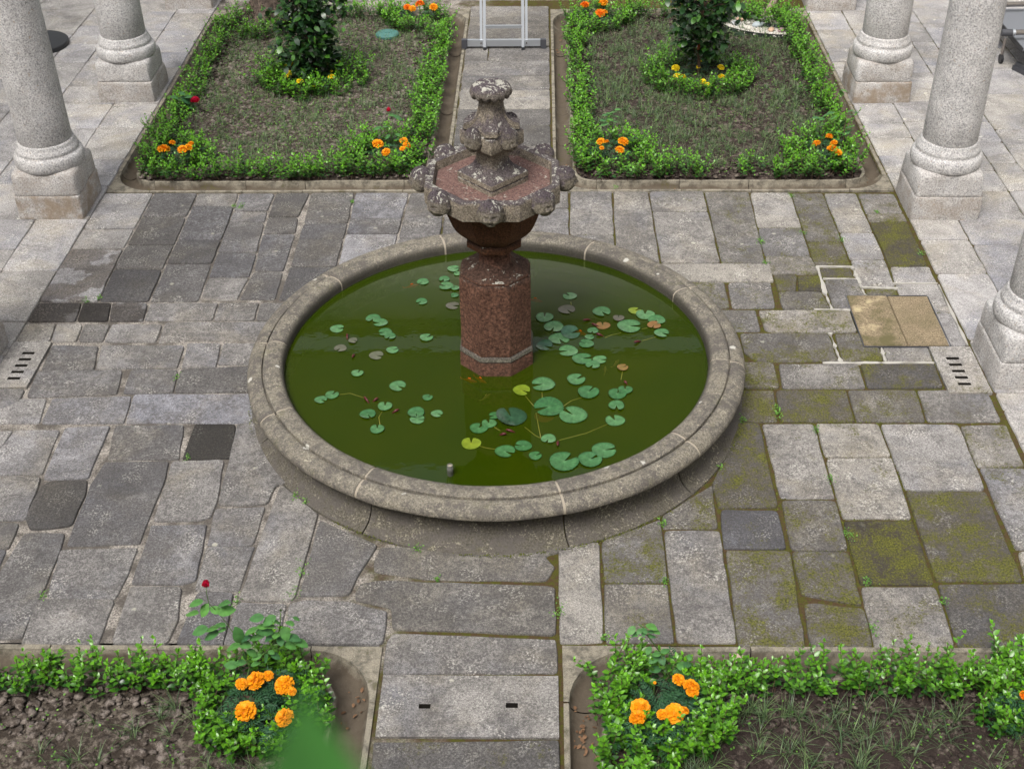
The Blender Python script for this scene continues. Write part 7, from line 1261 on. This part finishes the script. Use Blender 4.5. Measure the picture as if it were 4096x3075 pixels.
for z, r_ in ((-.02, .36), (.04, .30), (.12, .24), (.25, .20), (.5, .18), (.9, .16), (1.5, .145), (2.3, .13)): rings.append([((r_*(1+.28*math.sin(5*2*math.pi*k/n+z)*math.exp(-z*4)+.12*math.sin(9*2*math.pi*k/n)))*math.cos(2*math.pi*k/n), r_*(1+.22*math.cos(4*2*math.pi*k/n+1)*math.exp(-z*4))*math.sin(2*math.pi*k/n), z) for k in range(n)])
b.loft(rings); me = b.mesh('trunk', True); rough(me, .035, 8., 2.); link('trunk', me, t.m, sm)
b = MB(); b.tube([(.20, -.02, .42), (.23, -.07, .25), (.27, -.13, .10), (.32, -.2, .0)], [.035, .038, .03, .015], 8); me = b.mesh('root', True); rough(me, .008, 12.); link('root', me, M['twig'], sm)
b = MB(); b.tube([(-.02, -.27, .1), (-.05, -.36, .05), (-.1, -.42, 0)], [.06, .045, .02], 8); link('root', b.mesh('root', True), t.m, sm)
lt = empty('leaning_trunk', (2.97, 7.22, 0), 0, 'slim pale trunk leaning right out of the gravel patch', 'tree'); b = MB(); b.tube([(0, 0, 0), (.08, .05, .14), (.18, .1, .36), (.3, .16, .7), (.36, .22, 1.2), (.4, .25, 1.8)], [.05, .042, .036, .033, .03, .022], 12); me = b.mesh('trunk', True); rough(me, .008, 14.); t2 = NT('pale_bark', .9, .15); q = t2.noise(t2.coord(False), 40, 5, .7); t2.color(t2.ramp(q, [(.35, (.13, .10, .07)), (.6, (.36, .30, .23))])); t2.bump(q, .8, .01); link('trunk', me, t2.m, lt)
for s in range(3): link('root', MB().tube([(0, 0, .05), (.07*math.cos(s*2.1-2.5), .07*math.sin(s*2.1-2.5), .025), (.14*math.cos(s*2.1-2.5), .14*math.sin(s*2.1-2.5), .03)], [.03, .02, .008], 8).mesh('root', True), t2.m, lt)
cvr = empty('valve_cover', (-1.375, 6.72, 0), 0, 'turquoise round valve cover sunk in the far left bed', 'cover'); b = MB(); n = 28
b.loft([[(r_*math.cos(2*math.pi*k/n), r_*math.sin(2*math.pi*k/n), z) for k in range(n)] for r_, z in [(.13, 0), (.132, .04), (.125, .048), (.115, .045), (.10, .05), (.02, .052)]]); link('lid', b.mesh('lid', 40), M['cyan'], cvr); b = MB(); b.box((-.03, -.008, .05), (.03, .008, .058)); link('grip', b.mesh('grip'), M['cyan'], cvr)
# dark disc and folded metal furniture in the cloister
dc = empty('parasol_base', (-5.33, 6.5, 0), 0, 'black round base plate partly hidden behind the left column', 'base plate'); b = MB(); n = 48
b.loft([[(r_*math.cos(2*math.pi*k/n), r_*math.sin(2*math.pi*k/n), z) for k in range(n)] for r_, z in [(.345, .0), (.352, .006), (.352, .05), (.345, .058), (.33, .06)]]); link('plate', b.mesh('plate', 40), M['black_plastic'], dc); b = MB(); b.tube([(0, 0, .05), (0, 0, .35)], .03, 14); link('socket', b.mesh('socket', 40), M['black_plastic'], dc)
ft = empty('trolley', (5.75, 5.9, 0), 0, 'grey panelled trolley with steel tubes behind the right column', 'trolley')
b = MB(); b.box((-.40, -.42, .28), (.6, .75, .31)); link('panel', b.mesh('panel'), M['grey_panel'], ft); b = MB(); b.box((-.412, -.43, .265), (-.40, .76, .315)); link('panel_edge', b.mesh('panel_edge'), M['black_plastic'], ft)
for y, z in ((-.22, .40), (.62, .40)):
    link('tube', MB().tube([(-.48, y, z), (.7, y+.06, z)], .028, 12).mesh('tube', 40), M['steel'], ft); link('clamp', MB().tube([(-.58, y, z), (-.47, y, z)], .036, 12).mesh('clamp', 40), M['dark_plastic'], ft); link('collar', MB().tube([(-.47, y, z), (-.44, y, z)], .033, 12).mesh('collar', 40), M['alu'], ft)
for x, y in ((-.46, -.05), (-.46, .6), (.5, -.05), (.5, .6)):
    link('fork', MB().tube([(x, y, .28), (x, y, .1)], .016, 8).mesh('fork'), M['steel'], ft); link('castor', MB().tube([(x-.014, y, .05), (x+.014, y, .05)], .05, 16).mesh('castor', 40), M['black_plastic'], ft)
b = MB(); b.box((-.03, -.22, .0), (.03, .22, .05)); b.box((-.018, -.20, .05), (.018, .2, .09)); gf = empty('floor_foot', (5.47, 5.48, 0), R(22), 'dark grey metal foot on the cloister floor beside the trolley', 'metal foot'); link('beam', b.mesh('beam'), M['dark_plastic'], gf); link('rivet', MB().tube([(0, -.12, .085), (0, -.12, .096)], .009, 8).mesh('rivet'), M['steel'], gf)
# ------------------------------------------------------------------ fallen leaves in the gutters and on the paving
M['dead'] = m_leaf('dead_leaf', (.12, .065, .035), (.24, .14, .08), .8, .2, 0)
pv = tri_mesh('fallen_leaf', OV*np.array([1.1, 1, .8]), OF, np.full(len(OV), .5)); M['pale_dead'] = m_leaf('pale_dead_leaf', (.45, .34, .27), (.55, .43, .35), .8, .2, 0); pv.materials.append(M['pale_dead'])
o = link('fallen_leaf', pv, None, None, (1.40, -2.55, .005), (R(5), R(-8), R(-60))); o.scale = (.085, .075, .06); tag(o, 'pale pink dry leaf lying in the near right hedge', 'leaf')
GUT = [(.58, -2.95), (.61, -3.02), (.56, -3.06), (.6, -3.12), (.63, -2.9), (.57, -2.86), (.62, -3.08), (.55, -3.0), (-.6, -2.75), (-.58, -2.82), (-.62, -2.88), (-.57, -2.7), (.59, 6.9), (.6, 6.75), (.56, 6.4), (-2.5, 3.03), (-1.9, 3.02), (-1.2, 3.03), (1.6, 3.03), (2.1, 3.02), (2.6, 3.03), (2.3, 3.0), (3.2, 3.2), (3.27, 3.3), (3.22, 3.4), (3.3, 3.25), (.59, 3.5), (1.4, 3.03)]
rs = np.random.RandomState(5); n = len(GUT)*4; P = np.repeat(np.array([(x, y, -.06) for x, y in GUT]), 4, 0)+rs.normal(0, 1, (n, 3))*[.03, .03, .004]; a = rs.rand(n)*6.28
tag(link('leaf_litter', tri_mesh('leaf_litter', *leaves(P, np.stack([np.cos(a), np.sin(a), rs.uniform(-.2, .4, n)], -1), rs.uniform(.012, .032, n), rs.uniform(-.6, .6, n), rs.rand(n), OV, OF)), M['dead']), 'small brown dry leaves littering the gutter channels', 'leaf litter', kind='stuff')
# ------------------------------------------------------------------ shoot of a tall climber just below the camera, out of focus
cl = empty('climbing_plant', (.05, -6.6, 0), 0, 'blurred green climber leaf close to the camera at the bottom edge', 'climber')
CL0 = np.array([.05, -6.6, 0]); tip = np.array(LEAFTIP)-CL0; basep = np.array(LEAFBASE)-CL0
link('stem', MB().tube([(0, 0, 0), (.05, -.1, 1.5), (0, .05, 3.), tuple(basep+[0, .05, -.5]), tuple(basep+[.0, .02, -.12]), tuple(basep)], [.02, .016, .012, .006, .004, .003], 8).mesh('stem', True), M['green_stem'], cl)
def big_leaf(b0, t0, wid, roll=0.):
    d = t0-b0; L = np.linalg.norm(d); nV = 9; v = []; f = []
    for i in range(nV):
        u = i/(nV-1); w_ = wid*max(0., math.sin(math.pi*min(1, (u*.9+.1))**.6))**1.5
        for s in (-1, -.5, 0, .5, 1): v.append((s*w_, u*L, .12*w_*abs(s)-.10*L*u*u*.3))
    for i in range(nV-1):
        for j in range(4): a = i*5+j; f.append((a, a+1, a+6, a+5))
    v = np.array(v); Fm = rot_frames(np.array([d]), np.array([roll]))[0]; return tri_mesh('leaf', v@Fm.T+b0, np.array(f), np.full(len(v), .6))
M['climber'] = m_leaf('climber_leaf', (.018, .085, .012), (.045, .17, .02), .5, .35, .12)
link('leaf', big_leaf(basep, tip, .0122), M['climber'], cl)
for k in range(4): b0 = basep+np.array([.02*(-1)**k, .03, -.25-.22*k]); link('leaf', big_leaf(b0, b0+np.array([.09*(-1)**k, .02, .03]), .03), M['climber'], cl)
